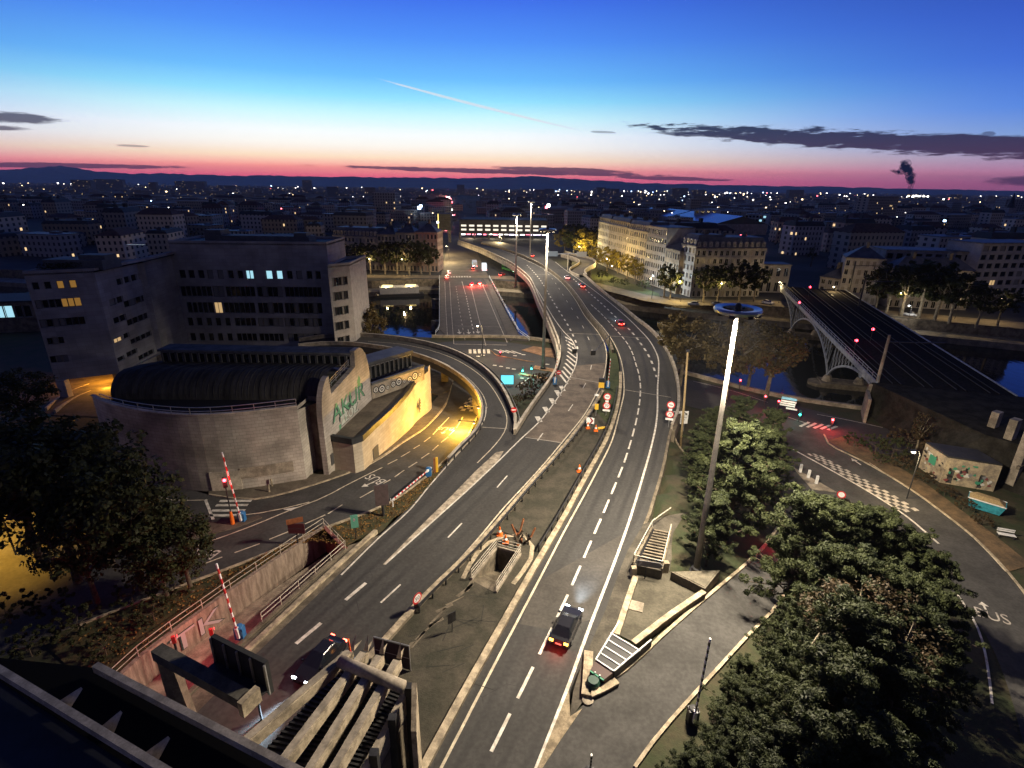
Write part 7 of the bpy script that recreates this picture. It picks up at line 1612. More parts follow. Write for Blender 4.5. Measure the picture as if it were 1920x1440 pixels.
# fallen leaves on the verges
r = np.random.RandomState(5); cl = []
for k in range(900):
    s = r.uniform(0, 1); i = int(s * 88); q = a_[i].lerp(b_[i], r.uniform(.05, .95)); cl.append((q.x, q.y, T(q.x, q.y) + .1, .5))
lv = leaf_cloud('fallen_leaves', 6, cl, 3, .22, mat('dead_leaf', (.20, .11, .03), .9, .4, 5), .06); o = bpy.data.objects.new('fallen_leaves', lv); col.objects.link(o); tag(o, 'scattered dry leaves on the verge beside the bus road', 'leaves', None, 'stuff')
# ------------------------------------------------------------------ iron railway bridge
ZD = .6
e0, e1 = Vector((102.4, 206, ZD)), Vector((70.2, 97, ZD)); bd = (e1 - e0).normalized(); br_r = -side(bd) * -1
nr_ = Vector((bd.y, -bd.x, 0)); nr_ = nr_ if nr_.x > 0 else -nr_       # across, away from us to the right
rb = thing('railway_bridge', 'grey iron arch railway bridge with struts above the arches over the river', 'railway bridge', e1)
WB = 22.0; LBr = (e1 - e0).length
def rbp(s, v, z): q = e0 + bd * s + nr_ * v; return Vector((q.x, q.y, z))
m = MB(); m.hexa([rbp(s, v, z) for z in (ZD - .9, ZD) for s, v in ((0, 0), (LBr, 0), (LBr, WB), (0, WB))]); m.build('deck', mat('ballast', (.018, .016, .014), .98, .4, 2, spec=.04), rb)
for v in (-.1, WB + .1): m = MB(); m.bar(rbp(0, v, ZD - .35), rbp(LBr, v, ZD - .35), .25, 1.1); m.build('fascia_girder', STEEL_G, rb)
railing([rbp(LBr * k / 40, -.1, ZD + .2) for k in range(41)], 1.1, rb, STEEL_G, 3.2, 2, .05, .09)
piers_s = [(175, 1), (127, 1)]; sY = lambda y: (206 - y) / (206 - 96) * LBr
SPR = -8.2
spans = [(sY(222), sY(175)), (sY(175), sY(127)), (sY(127), sY(79))]
for rib, v in enumerate((0.0, 7.3, 14.6, 21.9)):
    for a, b in spans:
        pts = []
        for k in range(25):
            t_ = k / 24; s = a + (b - a) * t_; z = SPR + (ZD - 1.0 - SPR) * (1 - (2 * t_ - 1) ** 2) ** .8
            if -.1 <= s <= LBr + .1: pts.append(rbp(s, v, z - .2))
        mm = MB()
        for p, q in zip(pts, pts[1:]): mm.bar(p, q, .35, .5)
        mm.build('arch_rib', STEEL_G, rb)
        if rib == 0:
            n = 22
            for k in range(n + 1):
                t_ = k / n; s = a + (b - a) * t_; z = SPR + (ZD - 1.0 - SPR) * (1 - (2 * t_ - 1) ** 2) ** .8
                if not (0 <= s <= LBr) or ZD - .9 - z < .5: continue
                mm = MB(); mm.bar(rbp(s, v, z), rbp(s, v, ZD - .8), .16); mm.build('strut', STEEL_G, rb)
                if k < n and ZD - .9 - z > 1.5:
                    s2 = a + (b - a) * (k + 1) / n
                    if s2 <= LBr: mm = MB(); mm.bar(rbp(s, v, z), rbp(s2, v, ZD - .8), .09); mm.build('brace', STEEL_G, rb)
for y, _ in piers_s:
    s = sY(y); m = MB(); m.hexa([rbp(s + a, v, z) for z, g_ in ((WATER - 1, 1.3), (SPR - 1.6, 1.3)) for a, v in ((-2.6, -1.5), (2.6, -1.5), (2.6, WB + 1.5), (-2.6, WB + 1.5))]); m.build('pier', CONCRETE_D, rb)
    for v in (.2, 7.3, 14.6, 21.8): q = rbp(s, v, 0); m = MB(); m.lathe((q.x, q.y, SPR - 1.6), [(1.25, 0), (1.0, .9), (.7, 1.5)], 12); m.build('pier_drum', CONCRETE, rb)
    for v0 in (-1.5, WB + 1.5): q = rbp(s, v0, 0); m = MB(); m.lathe((q.x, q.y, WATER - 1), [(2.6, 0), (2.6, SPR - 1.6 - WATER + .6)], 14); m.build('cutwater', CONCRETE_D, rb)
# abutment and embankment on this side
ab = [rbp(LBr, -1, 0), rbp(LBr, WB + 1, 0), Vector((150, 40, 0)), Vector((140, 18, 0)), Vector((92, 47, 0)), Vector((72, 74, 0))]
ct_ = sum(ab, Vector()) / 6; lowr = [p + (p - ct_).normalized() * (0.3 if k in (0, 1) else 5.5) for k, p in enumerate(ab)]
m = MB(); m.poly([(p.x, p.y, ZD - .02) for p in ab])
for k in range(6): a, b = ab[k], ab[(k + 1) % 6]; c, d = lowr[k], lowr[(k + 1) % 6]; m.quad((a.x, a.y, ZD - .02), (b.x, b.y, ZD - .02), (d.x, d.y, ST - .3), (c.x, c.y, ST - .3))
if True: pass; emb = struct(m, 'railway_embankment', mat('embankment_dark', (.028, .026, .022), .98, .4, .5, spec=.04))
m = MB(); wall_along(m, [rbp(LBr + .2, -1.4, ST), rbp(LBr + 6, -2.6, ST)], .5, -.2, ZD - ST - 1.5); wall_along(m, [rbp(LBr + .1, -1.4, ST), rbp(LBr + .1, 6, ST)], .6, -.3, ZD - ST - .3); single(m, 'abutment_wall', CONCRETE, 'pale stone abutment wall where the railway bridge meets the quay', 'wall')
# near-bank house on the far abutment of the railway
for k in range(4):
    for g_ in (-.72, .72):
        v = 3.2 + k * 5.2 + g_; m = MB(); m.bar(rbp(0, v, ZD + .12), rbp(LBr, v, ZD + .12), .09, .16); m.build('rail', mat('rail_steel', (.03, .028, .026), .6, metal=.3), rb)
# catenary masts
GM = 'railway catenary masts'
for px, py, ty, lab in ((1645, 716, 628, 'thick pale catenary mast at the near end of the railway bridge'), (1592, 545, 490, 'dark catenary mast on the railway bridge before the white house'), (1610, 575, 520, 'dark catenary mast leaning over the railway deck'), (1520, 500, 455, 'dark catenary mast beyond the far abutment')):
    b = P(px, py, ZD); h = zat(b, ty) - ZD; t = thing('catenary_mast', lab, 'mast', b, GM); m = MB(); m.tube([b, b + Vector((0, 0, h))], [.32, .24], 10); m.build('shaft', CONCRETE if px == 1645 else METAL_D, t)
    m = MB(); m.bar(b + Vector((0, 0, h * .85)), b + nr_ * 9 + Vector((0, 0, h * .92)), .18); m.build('cross_arm', METAL_D, t)
for px, py, lab in ((1519, 538, 'pink-red railway signal near the far end of the bridge'), (1499, 567, 'red railway signal on the near parapet of the iron bridge'), (1637, 617, 'red railway signal over the far tracks of the bridge'), (1606, 638, 'red railway signal in the middle of the bridge deck')):
    p = P(px, py, ZD + 3.2); t = thing('rail_signal', lab, 'railway signal', Vector((p.x, p.y, ZD)), 'red railway signals'); post(t, t.location.copy(), 3.0, .07, METAL_D); m = MB(); m.box((p.x, p.y, ZD + 2.8), (.5, .3, .8)); m.build('housing', BLACK, t); u, n = face_cam(p); m = MB(); disc(m, p + n * .2, u, .3); m.build('lens', LAMP_R, t, fix=False); light('signal_light', t, n * .6 + Vector((0, 0, 3.2)), 60, (1, .05, .15), .1)
# ------------------------------------------------------------------ graffitied hut and its surroundings
hb = [D(1722, 876), D(1762, 905), D(1862, 922)]
zt = zat(hb[1], 858); hut = thing('graffiti_hut', 'small flat-roofed hut covered in graffiti below the railway embankment', 'hut', hb[1])
h0, h1, h2 = [Vector((p.x, p.y, ST)) for p in hb]; h3 = h0 + (h2 - h1)
rl_ = [(1.0 + 2.6 * k, 1.0, 1.9 + 2.6 * k, 2.0) for k in range(2)]
m = MB(); W_ = (h2 - h1).length; rr_ = [(W_ * .10, .1, W_ * .22, 2.3), (W_ * .68, .1, W_ * .78, 2.3)]
facade(m, h0, (h1 - h0).normalized(), (h1 - h0).length, zt - ST, [], .2); facade(m, h1, (h2 - h1).normalized(), W_, zt - ST, rr_, .25); facade(m, h2, (h3 - h2).normalized(), (h3 - h2).length, zt - ST, []); facade(m, h3, (h0 - h3).normalized(), W_, zt - ST, [])
m.build('wall', mat('hut_render', (.46, .38, .25), .85, 0, 1.1, c2=(.20, .17, .13)), hut, fix=False)
for r_ in rr_: q = h1 + (h2 - h1).normalized() * ((r_[0] + r_[2]) / 2) - side(h2 - h1) * .25; mm = MB(); mm.bar(q + Vector((0, 0, .1)), q + Vector((0, 0, 2.3)), .05, r_[2] - r_[0], up=tuple((h2 - h1).normalized())); mm.build('door', FRAME_D, hut)
mm = MB(); mm.prism([h0, h1, h2, h3], zt + .003, zt + .25); mm.build('roof', ROOF, hut)
gr = random.Random(9); cols = [mat('tag_black', (.02, .02, .02), .7), mat('tag_white', (.6, .58, .52), .7), mat('tag_green', (.05, .25, .15), .7), mat('tag_grey', (.2, .2, .2), .7), mat('tag_maroon', (.18, .05, .05), .7)]
for (pa, pb, n_, ) in ((h0, h1, 16), (h1, h2, 34)):
    d = (pb - pa).normalized(); nn = side(d); Lw = (pb - pa).length
    for k in range(n_):
        q = pa + d * gr.uniform(.4, Lw - .4) + nn * (.01 + .003 * k) + Vector((0, 0, gr.uniform(.6, zt - ST - .5))); rx_, rz_ = gr.uniform(.2, .55), gr.uniform(.2, .5); n = gr.choice([5, 6, 7, 9]); mm = MB(); mm.poly([q + d * (rx_ * gr.uniform(.4, 1) * math.cos(6.283 * i / n)) + Vector((0, 0, rz_ * gr.uniform(.4, 1) * math.sin(6.283 * i / n))) for i in range(n)]); mm.build('graffiti', gr.choice(cols), hut, fix=False)
q = h0.lerp(h1, .48) + side(h1 - h0) * .08 + Vector((0, 0, (zt - ST) * .6)); d = (h1 - h0).normalized(); mm = MB(); mm.quad(*[q + d * x + Vector((0, 0, z)) for x, z in ((-.7, -.7), (.7, -.7), (.7, .7), (-.7, .7))]); mm.build('green_panel', cols[2], hut, fix=False)
light('hut_lamp', hut, h1 + Vector((-4, -5, 6)) - hut.location, 900, (1, .78, .45), .3) if False else None
street_lamp(1700, 935, 7.5, 'street lamp lighting the graffitied hut from the bus road kerb', 2600, (1, .76, .42), grp=None)
# skip
p = D(1845, 955); t = thing('waste_skip', 'turquoise waste skip heaped with timber before the hut', 'skip', p, None, -.75); m = MB(); m.hexa([(-1.6, -.8, .1), (1.6, -.8, .1), (1.6, .8, .1), (-1.6, .8, .1), (-2.0, -1, 1.5), (2.0, -1, 1.5), (2.0, 1, 1.5), (-2.0, 1, 1.5)]); place(m.mesh('body', mat('skip_blue', (.04, .28, .36), .5, .3, 2)), 'body', t, (0, 0, 0)); m = MB(); m.hexa([(-1.9, -.9, 1.5), (1.9, -.9, 1.5), (1.9, .9, 1.5), (-1.9, .9, 1.5), (-1.3, -.4, 2.0), (1.2, -.3, 1.9), (1.1, .4, 1.95), (-1.2, .4, 2.05)]); place(m.mesh('timber_load', WOOD), 'timber_load', t, (0, 0, 0))
for s in (-1, 1): m = MB(); m.bar((-2.0, s * 1.0, 1.5), (2.0, s * 1.0, 1.5), .12); place(m.mesh('rim', WHITE), 'rim', t, (0, 0, 0))
# slatted bench
p = D(1885, 1008); t = thing('slatted_bench', 'pale slatted bench on the verge below the skip', 'bench', p, None, -.35)
for k in range(3): m = MB(); m.box((0, -.25 + .22 * k, .45), (1.8, .16, .05)); place(m.mesh('slat', WHITE), 'slat', t, (0, 0, 0))
for k in range(2): m = MB(); m.box((0, .38, .65 + .24 * k), (1.8, .05, .16)); place(m.mesh('slat', WHITE), 'slat', t, (0, 0, 0))
for s in (-1, 1): m = MB(); m.box((s * .75, .05, 0), (.1, .6, .45)); m.box((s * .75, .4, .45), (.1, .06, .6)); place(m.mesh('leg', METAL_D), 'leg', t, (0, 0, 0))
# three tall concrete pillars behind the hut
GP = 'concrete pillars behind the hut'
for k, (px, py, ty, wd) in enumerate(((1848, 838, 772, 1.5), (1878, 862, 786, 1.6), (1905, 885, 800, 1.9))):
    b = P(px, py, ST + 2.5); zt_ = zat(b, ty); t = thing('concrete_pillar', 'tall pale concrete pillar in the row of three behind the graffitied hut', 'pillar', Vector((b.x, b.y, ST)), GP); m = MB(); m.box((b.x, b.y, ST - .2), (wd, 1.0, zt_ - ST + .2), .5); m.build('shaft', CONCRETE, t); m = MB(); m.box((b.x - .2, b.y - .6, ST + 3.5), (wd * 1.1, .4, .5), .5); m.build('bracket', CONCRETE_D, t)
# bollard posts on the triangular island and its sign
for k, (px, py) in enumerate(((1500, 886), (1515, 897), (1530, 908))): p = D(px, py, .13); m = MB(); m.box((p.x, p.y, p.z + .1), (.3, .3, 1.3)); single(m, 'marker_post', WHITE, 'white square marker post on the triangular traffic island', 'marker post', 'white posts on the triangular island')
b = D(1573, 946); u, n = face_cam(b); t = thing('road_sign', 'round red-ringed sign beside the triangular traffic island', 'road sign', b); post(t, b, zat(b, 922) - b.z); round_face(t, b + Vector((0, 0, zat(b, 927) - b.z)) + n * .1, u, n, .55)
p = D(1466, 990); m = MB(); m.lathe((p.x, p.y, p.z), [(.3, 0), (.3, .8), (.2, 1.0)], 10); single(m, 'litter_bin', KERB, 'pale round bin at the bend of the slip road kerb', 'bin')
# ------------------------------------------------------------------ houses across the river
def house(name, lab, a_px, b_px, dep, floors, bays, eave_py, wallm, roof='mansard', grp=None, base=ST, kinds='ddddsd', wr=.55, hr=.62, side_bays=0, ground_open=False, dormers=True, roofm=ROOF_Z, rh=4.0, lit=0.0, wdt=None):
    a, b = P(*a_px, base), P(*b_px, base); u = (b - a).normalized(); n = side(u); W = (b - a).length; z1 = zat(a, eave_py); Ht = z1 - base
    t = thing(name, lab, 'house', a, grp); fh = Ht / floors; rng = random.Random(int(a_px[0] * 7 + b_px[1]))
    def grid(Wd, nb):
        rc = []
        for f in range(floors):
            for k in range(nb):
                w_ = Wd / nb * wr; c = Wd * (k + .5) / nb; h_ = fh * (hr if f else .72); z_ = f * fh + fh * (.18 if f else .05); rc.append((c - w_ / 2, z_, c + w_ / 2, z_ + h_))
        return rc
    c_, d_ = b - n * dep, a - n * dep; m = MB(); rc = grid(W, bays); ks = [('w' if rng.random() < lit else rng.choice(kinds)) for _ in rc]
    facade(m, a, u, W, Ht, rc, .2); windows(t, a, u, rc, ks, .2)
    for p, q, nb in ((b, c_, side_bays), (c_, d_, 0), (d_, a, side_bays)):
        rc2 = grid((q - p).length, nb) if nb else []; facade(m, p, (q - p).normalized(), (q - p).length, Ht, rc2, .2)
        if rc2: windows(t, p, (q - p).normalized(), rc2, [rng.choice(kinds) for _ in rc2], .2)
    m.build('wall', wallm, t, fix=False)
    for k in range(1, floors):
        if k in (1, floors - 1): m = MB(); m.bar(a + n * .1 + Vector((0, 0, k * fh)), b + n * .1 + Vector((0, 0, k * fh)), .22, .2); m.build('string_course', wallm, t)
    m = MB(); z = z1; m.prism([a + n * .35 - u * .2, b + n * .35 + u * .2, c_ - n * .2 + u * .2, d_ - n * .2 - u * .2], z + .003, z + .35); m.build('cornice', CONCRETE, t)
    ins = 1.6 if roof == 'mansard' else dep * .48
    r0 = [a, b, c_, d_]; r1 = [a - n * ins + u * (1.0 if roof == 'mansard' else ins), b - n * ins - u * (1.0 if roof == 'mansard' else ins), c_ + n * ins - u * (1.0 if roof == 'mansard' else ins), d_ + n * ins + u * (1.0 if roof == 'mansard' else ins)]
    if roof != 'flat':
        m = MB(); m.hexa([Vector((p.x, p.y, z + .353)) for p in r0] + [Vector((p.x, p.y, z + .35 + rh)) for p in r1]); ro = m.build('roof', roofm, t)
        for k in range(max(1, int(W / 9))):
            q = a.lerp(b, (k + .6) / max(1, int(W / 9)) * .9) - n * dep * .5; m = MB(); m.box((q.x, q.y, z + rh * .7), (.9, 2.2, rh * .3 + 2.0), math.atan2(u.y, u.x)); m.build('chimney', CONCRETE_D, ro)
        if roof == 'mansard' and dormers:
            dm = MB(); dm.box((0, .5, 0), (1.25, 1.6, 1.9)); dm.hexa([(-.75, -.45, 1.9), (.75, -.45, 1.9), (.75, 1.3, 1.9), (-.75, 1.3, 1.9), (-.3, -.4, 2.3), (.3, -.4, 2.3), (.3, 1.2, 2.3), (-.3, 1.2, 2.3)]); dme = dm.mesh('dormer', wallm); off = wloc(ro)
            for k in range(bays):
                q = a + u * (W * (k + .5) / bays) - n * .45; o = place(dme, 'dormer', t, Vector((q.x, q.y, z + .5)) - t.location, math.atan2(u.y, u.x)); place(WIN['d'], 'window', o, (0, -.32, 1.0), 0, (.8, 1, 1.3))
    else:
        m = MB(); m.prism([p for p in r0], z + .353, z + .5); m.build('roof', roofm, t)
    return t
CR = mat('facade_cream', (.42, .36, .27), .85, .15, .5); CR2 = mat('facade_sand', (.36, .30, .22), .85, .18, .5); CR3 = mat('facade_grey', (.40, .37, .33), .85, .15, .5); CR4 = mat('facade_rose', (.36, .25, .18), .85, .15, .5); CRW = mat('facade_white', (.55, .52, .46), .8, .12, .5); CRD = mat('facade_dark', (.27, .25, .24), .85, .2, .3)
GA = 'house row on the far quay'
house('row_house', 'cream quay house with a row of dormers in its mansard roof', (630, 502), (711, 507), 13, 5, 12, 442, CR, grp=GA)
house('row_house', 'narrow cream quay house next to the dormered one', (711.5, 507), (745, 508), 13, 5, 5, 440, CR2, roof='hip', grp=GA)
house('row_house', 'cream quay house with balconies between two plain ones', (745.5, 508), (781, 509), 13, 5, 6, 437, CR, roof='hip', grp=GA)
house('row_house', 'tan corner house at the avenue end of the left quay row', (781.5, 509), (822, 510), 13, 5, 6, 436, CR4, roof='hip', grp=GA, side_bays=5)
GB = 'facade row behind the golden trees'
house('row_house', 'sand-coloured house at the far end of the receding facade row', (1118, 492), (1137, 501), 12, 6, 7, 416, CR3, grp=GB, lit=.02)
house('row_house', 'sand-coloured house with six storeys beside the park clump', (1137.3, 501.2), (1170, 515), 12, 6, 9, 421, CR2, grp=GB)
house('row_house', 'cream house with dense window rows in the receding facade row', (1170.3, 515.2), (1205, 529), 12, 6, 9, 429, CR, grp=GB)
house('row_house', 'grey modern block with a lit floor and tall cool-lit doorway', (1205.3, 529.2), (1240, 541), 13, 7, 9, 424, CR3, roof='flat', grp=GB, kinds='ooobo', wr=.7)
house('row_house', 'low corner house beside the grey modern block', (1240.3, 541.2), (1266, 551), 12, 4, 6, 466, CR2, roof='hip', grp=GB)
house('corner_house', 'mansard corner house with narrow yellow-lit end facade', (1268, 549), (1293, 557), 14, 6, 4, 458, CRW, grp='mansard block on the far quay', kinds='ddds')
house('mansard_block', 'long mansard block with arched dormers behind dark quay trees', (1293.5, 557), (1422, 556), 14, 6, 12, 467, CRD, grp='mansard block on the far quay', side_bays=0)
house('white_house', 'pale four-storey house beyond the railway bridge', (1568, 566), (1640, 572), 12, 5, 6, 484, CR3, roof='hip', kinds='dsdsd', side_bays=0)
house('quay_house', 'low dark house adjoining the pale house by the railway', (1530, 560), (1567, 566), 10, 3, 3, 520, CRD, roof='hip')
house('railway_cabin', 'two-storey grey signal cabin at the far abutment of the railway bridge', (1418, 548), (1474, 549), 8, 2, 4, 497, CR3, roof='flat')
house('apartment_block', 'grey apartment block with recessed balconies beyond the dark quay trees', (1640, 560), (1800, 566), 14, 5, 9, 470, CRD, roof='flat', kinds='ooooo', wr=.75, lit=.03)
house('apartment_block', 'modern white apartment house with balcony strips near the right quay', (1810, 570), (1930, 566), 14, 7, 8, 458, CR3, roof='flat', kinds='ooobo', wr=.7, lit=.03)
house('quay_house', 'long dark house row behind the big quay trees', (1660, 575), (1810, 582), 10, 4, 11, 505, CRD, roof='hip')
# ---- station car-park block over the road, with its lit slots
pb = thing('car_park_block', 'long dark car-park block with two rows of lit slots above the road', 'car park', P(930, 455, ST)); a, b = P(858, 452, ST), P(1030, 456, ST); a = P(862, 448, ST); b = P(1026, 450, ST); u = (b - a).normalized(); W = (b - a).length; z1 = zat(a, 412) - ST; n = side(u)
zA, zB2 = zat(a, 424.5) - ST, zat(a, 421) - ST; zC, zD_ = zat(a, 432) - ST, zat(a, 428.5) - ST; zl = zat(a, 436) - ST
rc = [(W * (k + .2) / 11, z_, W * (k + .85) / 11, y_) for k in range(11) for z_, y_ in ((zA - zl, zB2 - zl), (zC - zl, zD_ - zl))]
m = MB(); facade(m, a + Vector((0, 0, zl)), u, W, z1 - zl, rc, .5); m.build('wall', mat('carpark_concrete', (.13, .12, .11), .9, .2, .3), pb, fix=False)
SLOT = emit('carpark_light', (1, .93, .78), 1.1, False); sm = MB(); sm.box((0, 0, -.5), (1, .1, 1)); sme = sm.mesh('lit_slot', SLOT); off = wloc(pb)
for r_ in rc: q = a + u * ((r_[0] + r_[2]) / 2) + Vector((0, 0, zl + (r_[1] + r_[3]) / 2)) - n * .5; place(sme, 'lit_slot', pb, q - off, math.atan2(u.y, u.x), (r_[2] - r_[0], 1, r_[3] - r_[1]))
m = MB(); m.prism([a, b, b - n * 40, a - n * 40], ST + z1 - .3, ST + z1 + .3); m.build('roof', ROOF, pb); m = MB(); m.prism([a - n * .6, b - n * .6, b - n * 40, a - n * 40], ST + zl - .8, ST + zl - .02); m.build('floor_slab', CONCRETE_D, pb)
for k in range(7): q = a.lerp(b, k / 6) - n * 1.2; m = MB(); m.box((q.x, q.y, ST), (1.2, 1.2, zl)); m.build('column', CONCRETE, pb)
rl2 = random.Random(3); cm_ = [emit('shopfront_violet', (.75, .7, 1), 3.0, False), emit('shopfront_red', (1, .2, .3), 2.5, False), emit('shopfront_white', (1, .95, .9), 3.5, False)]
for k in range(16): q = a.lerp(b, (k + .5) / 16) - n * 9 + Vector((0, 0, zl * rl2.uniform(.45, .62))); m = MB(); m.box((q.x, q.y, q.z), (W / 16 * rl2.uniform(.5, .95), .3, rl2.uniform(.9, 2.0))); m.build('lit_shopfront', rl2.choice(cm_), pb)
for k in range(4): light('canopy_fill', pb, a.lerp(b, (k + .5) / 4) - n * 5 + Vector((0, 0, 4)) - off, 3500, (1, .86, .6), .4)  # added fill lights under the slab, without fixtures
# stair tower left of the car park
t = thing('stair_tower', 'dark ribbed tower with bright yellow edge above the avenue', 'tower', P(838, 452, ST)); a = P(824, 455, ST); b = P(846, 455, ST); z1 = zat(a, 401); m = MB(); m.prism([a, b, b + Vector((0, 14, 0)), a + Vector((0, 14, 0))], zat(a, 432), z1); m.build('body', mat('tower_ribs', (.10, .095, .085), .8, .2, .5), t); m = MB(); m.box((a.x - .4, a.y, zat(a, 432)), (.5, .5, z1 - zat(a, 432))); m.build('lit_edge', emit('tower_neon', (1, .75, .2), 2.2, False), t)
for k in range(9): zz = zat(a, 432) + (z1 - zat(a, 432)) * (k + .5) / 9; m = MB(); m.bar(a + Vector((1, -.2, zz - ST)), b + Vector((-.3, -.2, zz - ST)), .25, .25); m.build('rib', CONCRETE_D, t)
for s in (.15, .85): q = a.lerp(b, s); m = MB(); m.box((q.x, q.y + 3, ST), (2, 2, zat(a, 432) - ST)); m.build('leg', CONCRETE, t)
# avenue and ramps behind the bridge
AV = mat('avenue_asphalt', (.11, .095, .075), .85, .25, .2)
def fstrip(nm, L, R_, z, mt, drop=None): m = MB(); ribbon(m, [P(x, y, z) for x, y in L], [P(x, y, z) for x, y in R_], 20, drop=drop); return struct(m, nm, mt)
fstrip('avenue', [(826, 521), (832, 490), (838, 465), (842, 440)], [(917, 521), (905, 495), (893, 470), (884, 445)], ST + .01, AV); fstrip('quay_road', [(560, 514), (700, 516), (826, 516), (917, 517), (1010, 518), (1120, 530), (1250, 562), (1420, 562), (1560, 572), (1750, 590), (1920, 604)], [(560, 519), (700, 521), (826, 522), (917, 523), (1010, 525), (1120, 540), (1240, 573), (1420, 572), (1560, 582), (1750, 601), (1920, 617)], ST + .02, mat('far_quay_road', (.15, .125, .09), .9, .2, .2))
fstrip('garden_lawn', [(1110, 500), (1140, 512), (1180, 530), (1235, 550)], [(1110, 528), (1150, 540), (1200, 552), (1240, 560)], ST + .015, GRASS_M)
for k in range(8): line(quay_street, [P(846 + k * 5, 518, ST + .05), P(846 + k * 5 + .6, 520, ST + .05)], .8, 'crossing_bar', PAINT)
hp = thing('hairpin_ramp', 'tight hairpin concrete ramp joining the outbound side of the viaduct', 'ramp', P(1100, 500, 0)); ho = Pl([(1060, 474), (1085, 481), (1104, 485), (1115, 491), (1116, 497), (1103, 504), (1096, 511), (1100, 519)]); hi = Pl([(1052, 479), (1072, 484.5), (1084, 489.5), (1086, 494), (1080, 499), (1070, 505), (1068, 511), (1086, 520)])
m = MB(); ribbon(m, hi, ho, 40, drop=1.2); m.build('road_deck', AV, hp); rail_wall(ho, 'parapet', CONCRETE, hp, .4, .9, cap=CONCRETE_L); rail_wall(hi, 'parapet', CONCRETE, hp, .4, .9, cap=CONCRETE_L)
for px, py in ((1100, 488), (1105, 500), (1070, 480)): q = P(px, py, 0); m = MB(); m.box((q.x, q.y, ST), (1.4, 1.4, -ST - 1.2)); m.build('pier', CONCRETE_D, hp)
# overhead sign gantry on the viaduct
b = P(1064, 506, 0); t = thing('overhead_sign', 'grey overhead direction sign on a T-post at the hairpin nose', 'road sign', b); post(t, b, 7.5, .2, CONCRETE_L); m = MB(); m.bar(b + Vector((-9, 0, 6.8)), b + Vector((8, 0, 7.6)), .3, .3); m.build('beam', METAL, t)
for dx, wd, mt in ((-7.5, 5.5, mat('sign_dull_blue', (.10, .13, .17), .5)), (6.0, 4.5, mat('sign_back_grey', (.3, .29, .27), .6))): m = MB(); m.bar(b + Vector((dx, -.3, 6.0)), b + Vector((dx, -.3, 8.2)), .15, wd, up=(1, 0, 0)); m.build('sign_panel', mt, t)
# floating pavilion on the river, left
p = P(750, 568, WATER); t = thing('river_barge', 'moored barge with two glowing roof lights on the dark river', 'barge', Vector((p.x, p.y, WATER))); a, b = P(704, 556, WATER + .6), P(795, 553, WATER + .6); u = (b - a).normalized(); n = side(u); m = MB(); m.hexa([q + Vector((0, 0, z)) for z in (-1, .6) for q in (a, b, b - n * 9, a - n * 9)]); m.build('hull', METAL_D, t); m = MB(); c, d = a + u * 2 - n * 1.5, b - u * 2 - n * 1.5; m.hexa([q + Vector((0, 0, z)) for z in (.603, 3.4) for q in (c, d, d - n * 6, c - n * 6)]); m.build('cabin', CRW, t)
for s in (.2, .8): q = c.lerp(d, s) - n * 3 + Vector((0, 0, 3.45)); m = MB(); m.box((q.x, q.y, q.z), (4.5, 2.5, .5)); m.build('roof_light', LAMP_W if False else emit('barge_light', (1, .8, .35), 1.6, False), t); light('barge_fill', t, q + Vector((0, -2.5, 1.2)) - t.location, 900, (1, .8, .4), .3)  # point light added off each roof light, without a fixture
# station hall with its long glazed roof
t = thing('station_hall', 'long station hall with pale reflecting glass roof behind the facade row', 'station', P(1290, 425, ST)); a, b = P(1190, 412, ST), P(1340, 440, ST); z0 = zat(a, 398); u = (b - a).normalized(); n = side(u); wd = 26
for k in range(2):
    aa, bb = a + u * ((b - a).length * k * .52), a + u * ((b - a).length * (.5 + .5 * k)); m = MB(); m.hexa([aa + Vector((0, 0, z0 - ST)), bb + Vector((0, 0, z0 - ST)), bb - n * wd + Vector((0, 0, z0 - ST + 7)), aa - n * wd + Vector((0, 0, z0 - ST + 7)), aa + Vector((0, 0, z0 - ST + .3)), bb + Vector((0, 0, z0 - ST + .3)), bb - n * wd + Vector((0, 0, z0 - ST + 7.3)), aa - n * wd + Vector((0, 0, z0 - ST + 7.3))]); m.build('glass_roof', mat('station_glass', (.30, .36, .48), .25, metal=.4), t)
m = MB(); m.prism([a, b, b - n * 2 * wd, a - n * 2 * wd], ST, z0 - .01); m.build('wall', CRD, t); m = MB(); m.quad(a - n * wd + Vector((0, 0, z0 - ST + 7.3)), b - n * wd + Vector((0, 0, z0 - ST + 7.3)), b - n * 2 * wd + Vector((0, 0, z0 - ST)), a - n * 2 * wd + Vector((0, 0, z0 - ST))); m.build('rear_roof', ROOF, t, fix=False)
m = MB(); m.tri(b + Vector((0, 0, z0 - ST)), b - n * 2 * wd + Vector((0, 0, z0 - ST)), b - n * wd + Vector((0, 0, z0 - ST + 7.3))); m.build('gable', mat('station_gable', (.08, .075, .06), .8), t, fix=False)
# bright white office cube beside it
house('white_cube', 'bright white lit office cube with dark grid windows behind the station', (1298, 428), (1340, 430), 20, 4, 4, 393, CRW, roof='flat', kinds='o', wr=.6); light('cube_flood', None, P(1310, 440, 6), 0) if False else None
house('glass_office', 'pale glass office block beyond the railway yard', (1392, 436), (1432, 438), 20, 5, 6, 402, mat('facade_glassy', (.30, .34, .36), .4), roof='flat', kinds='ooc', wr=.8)

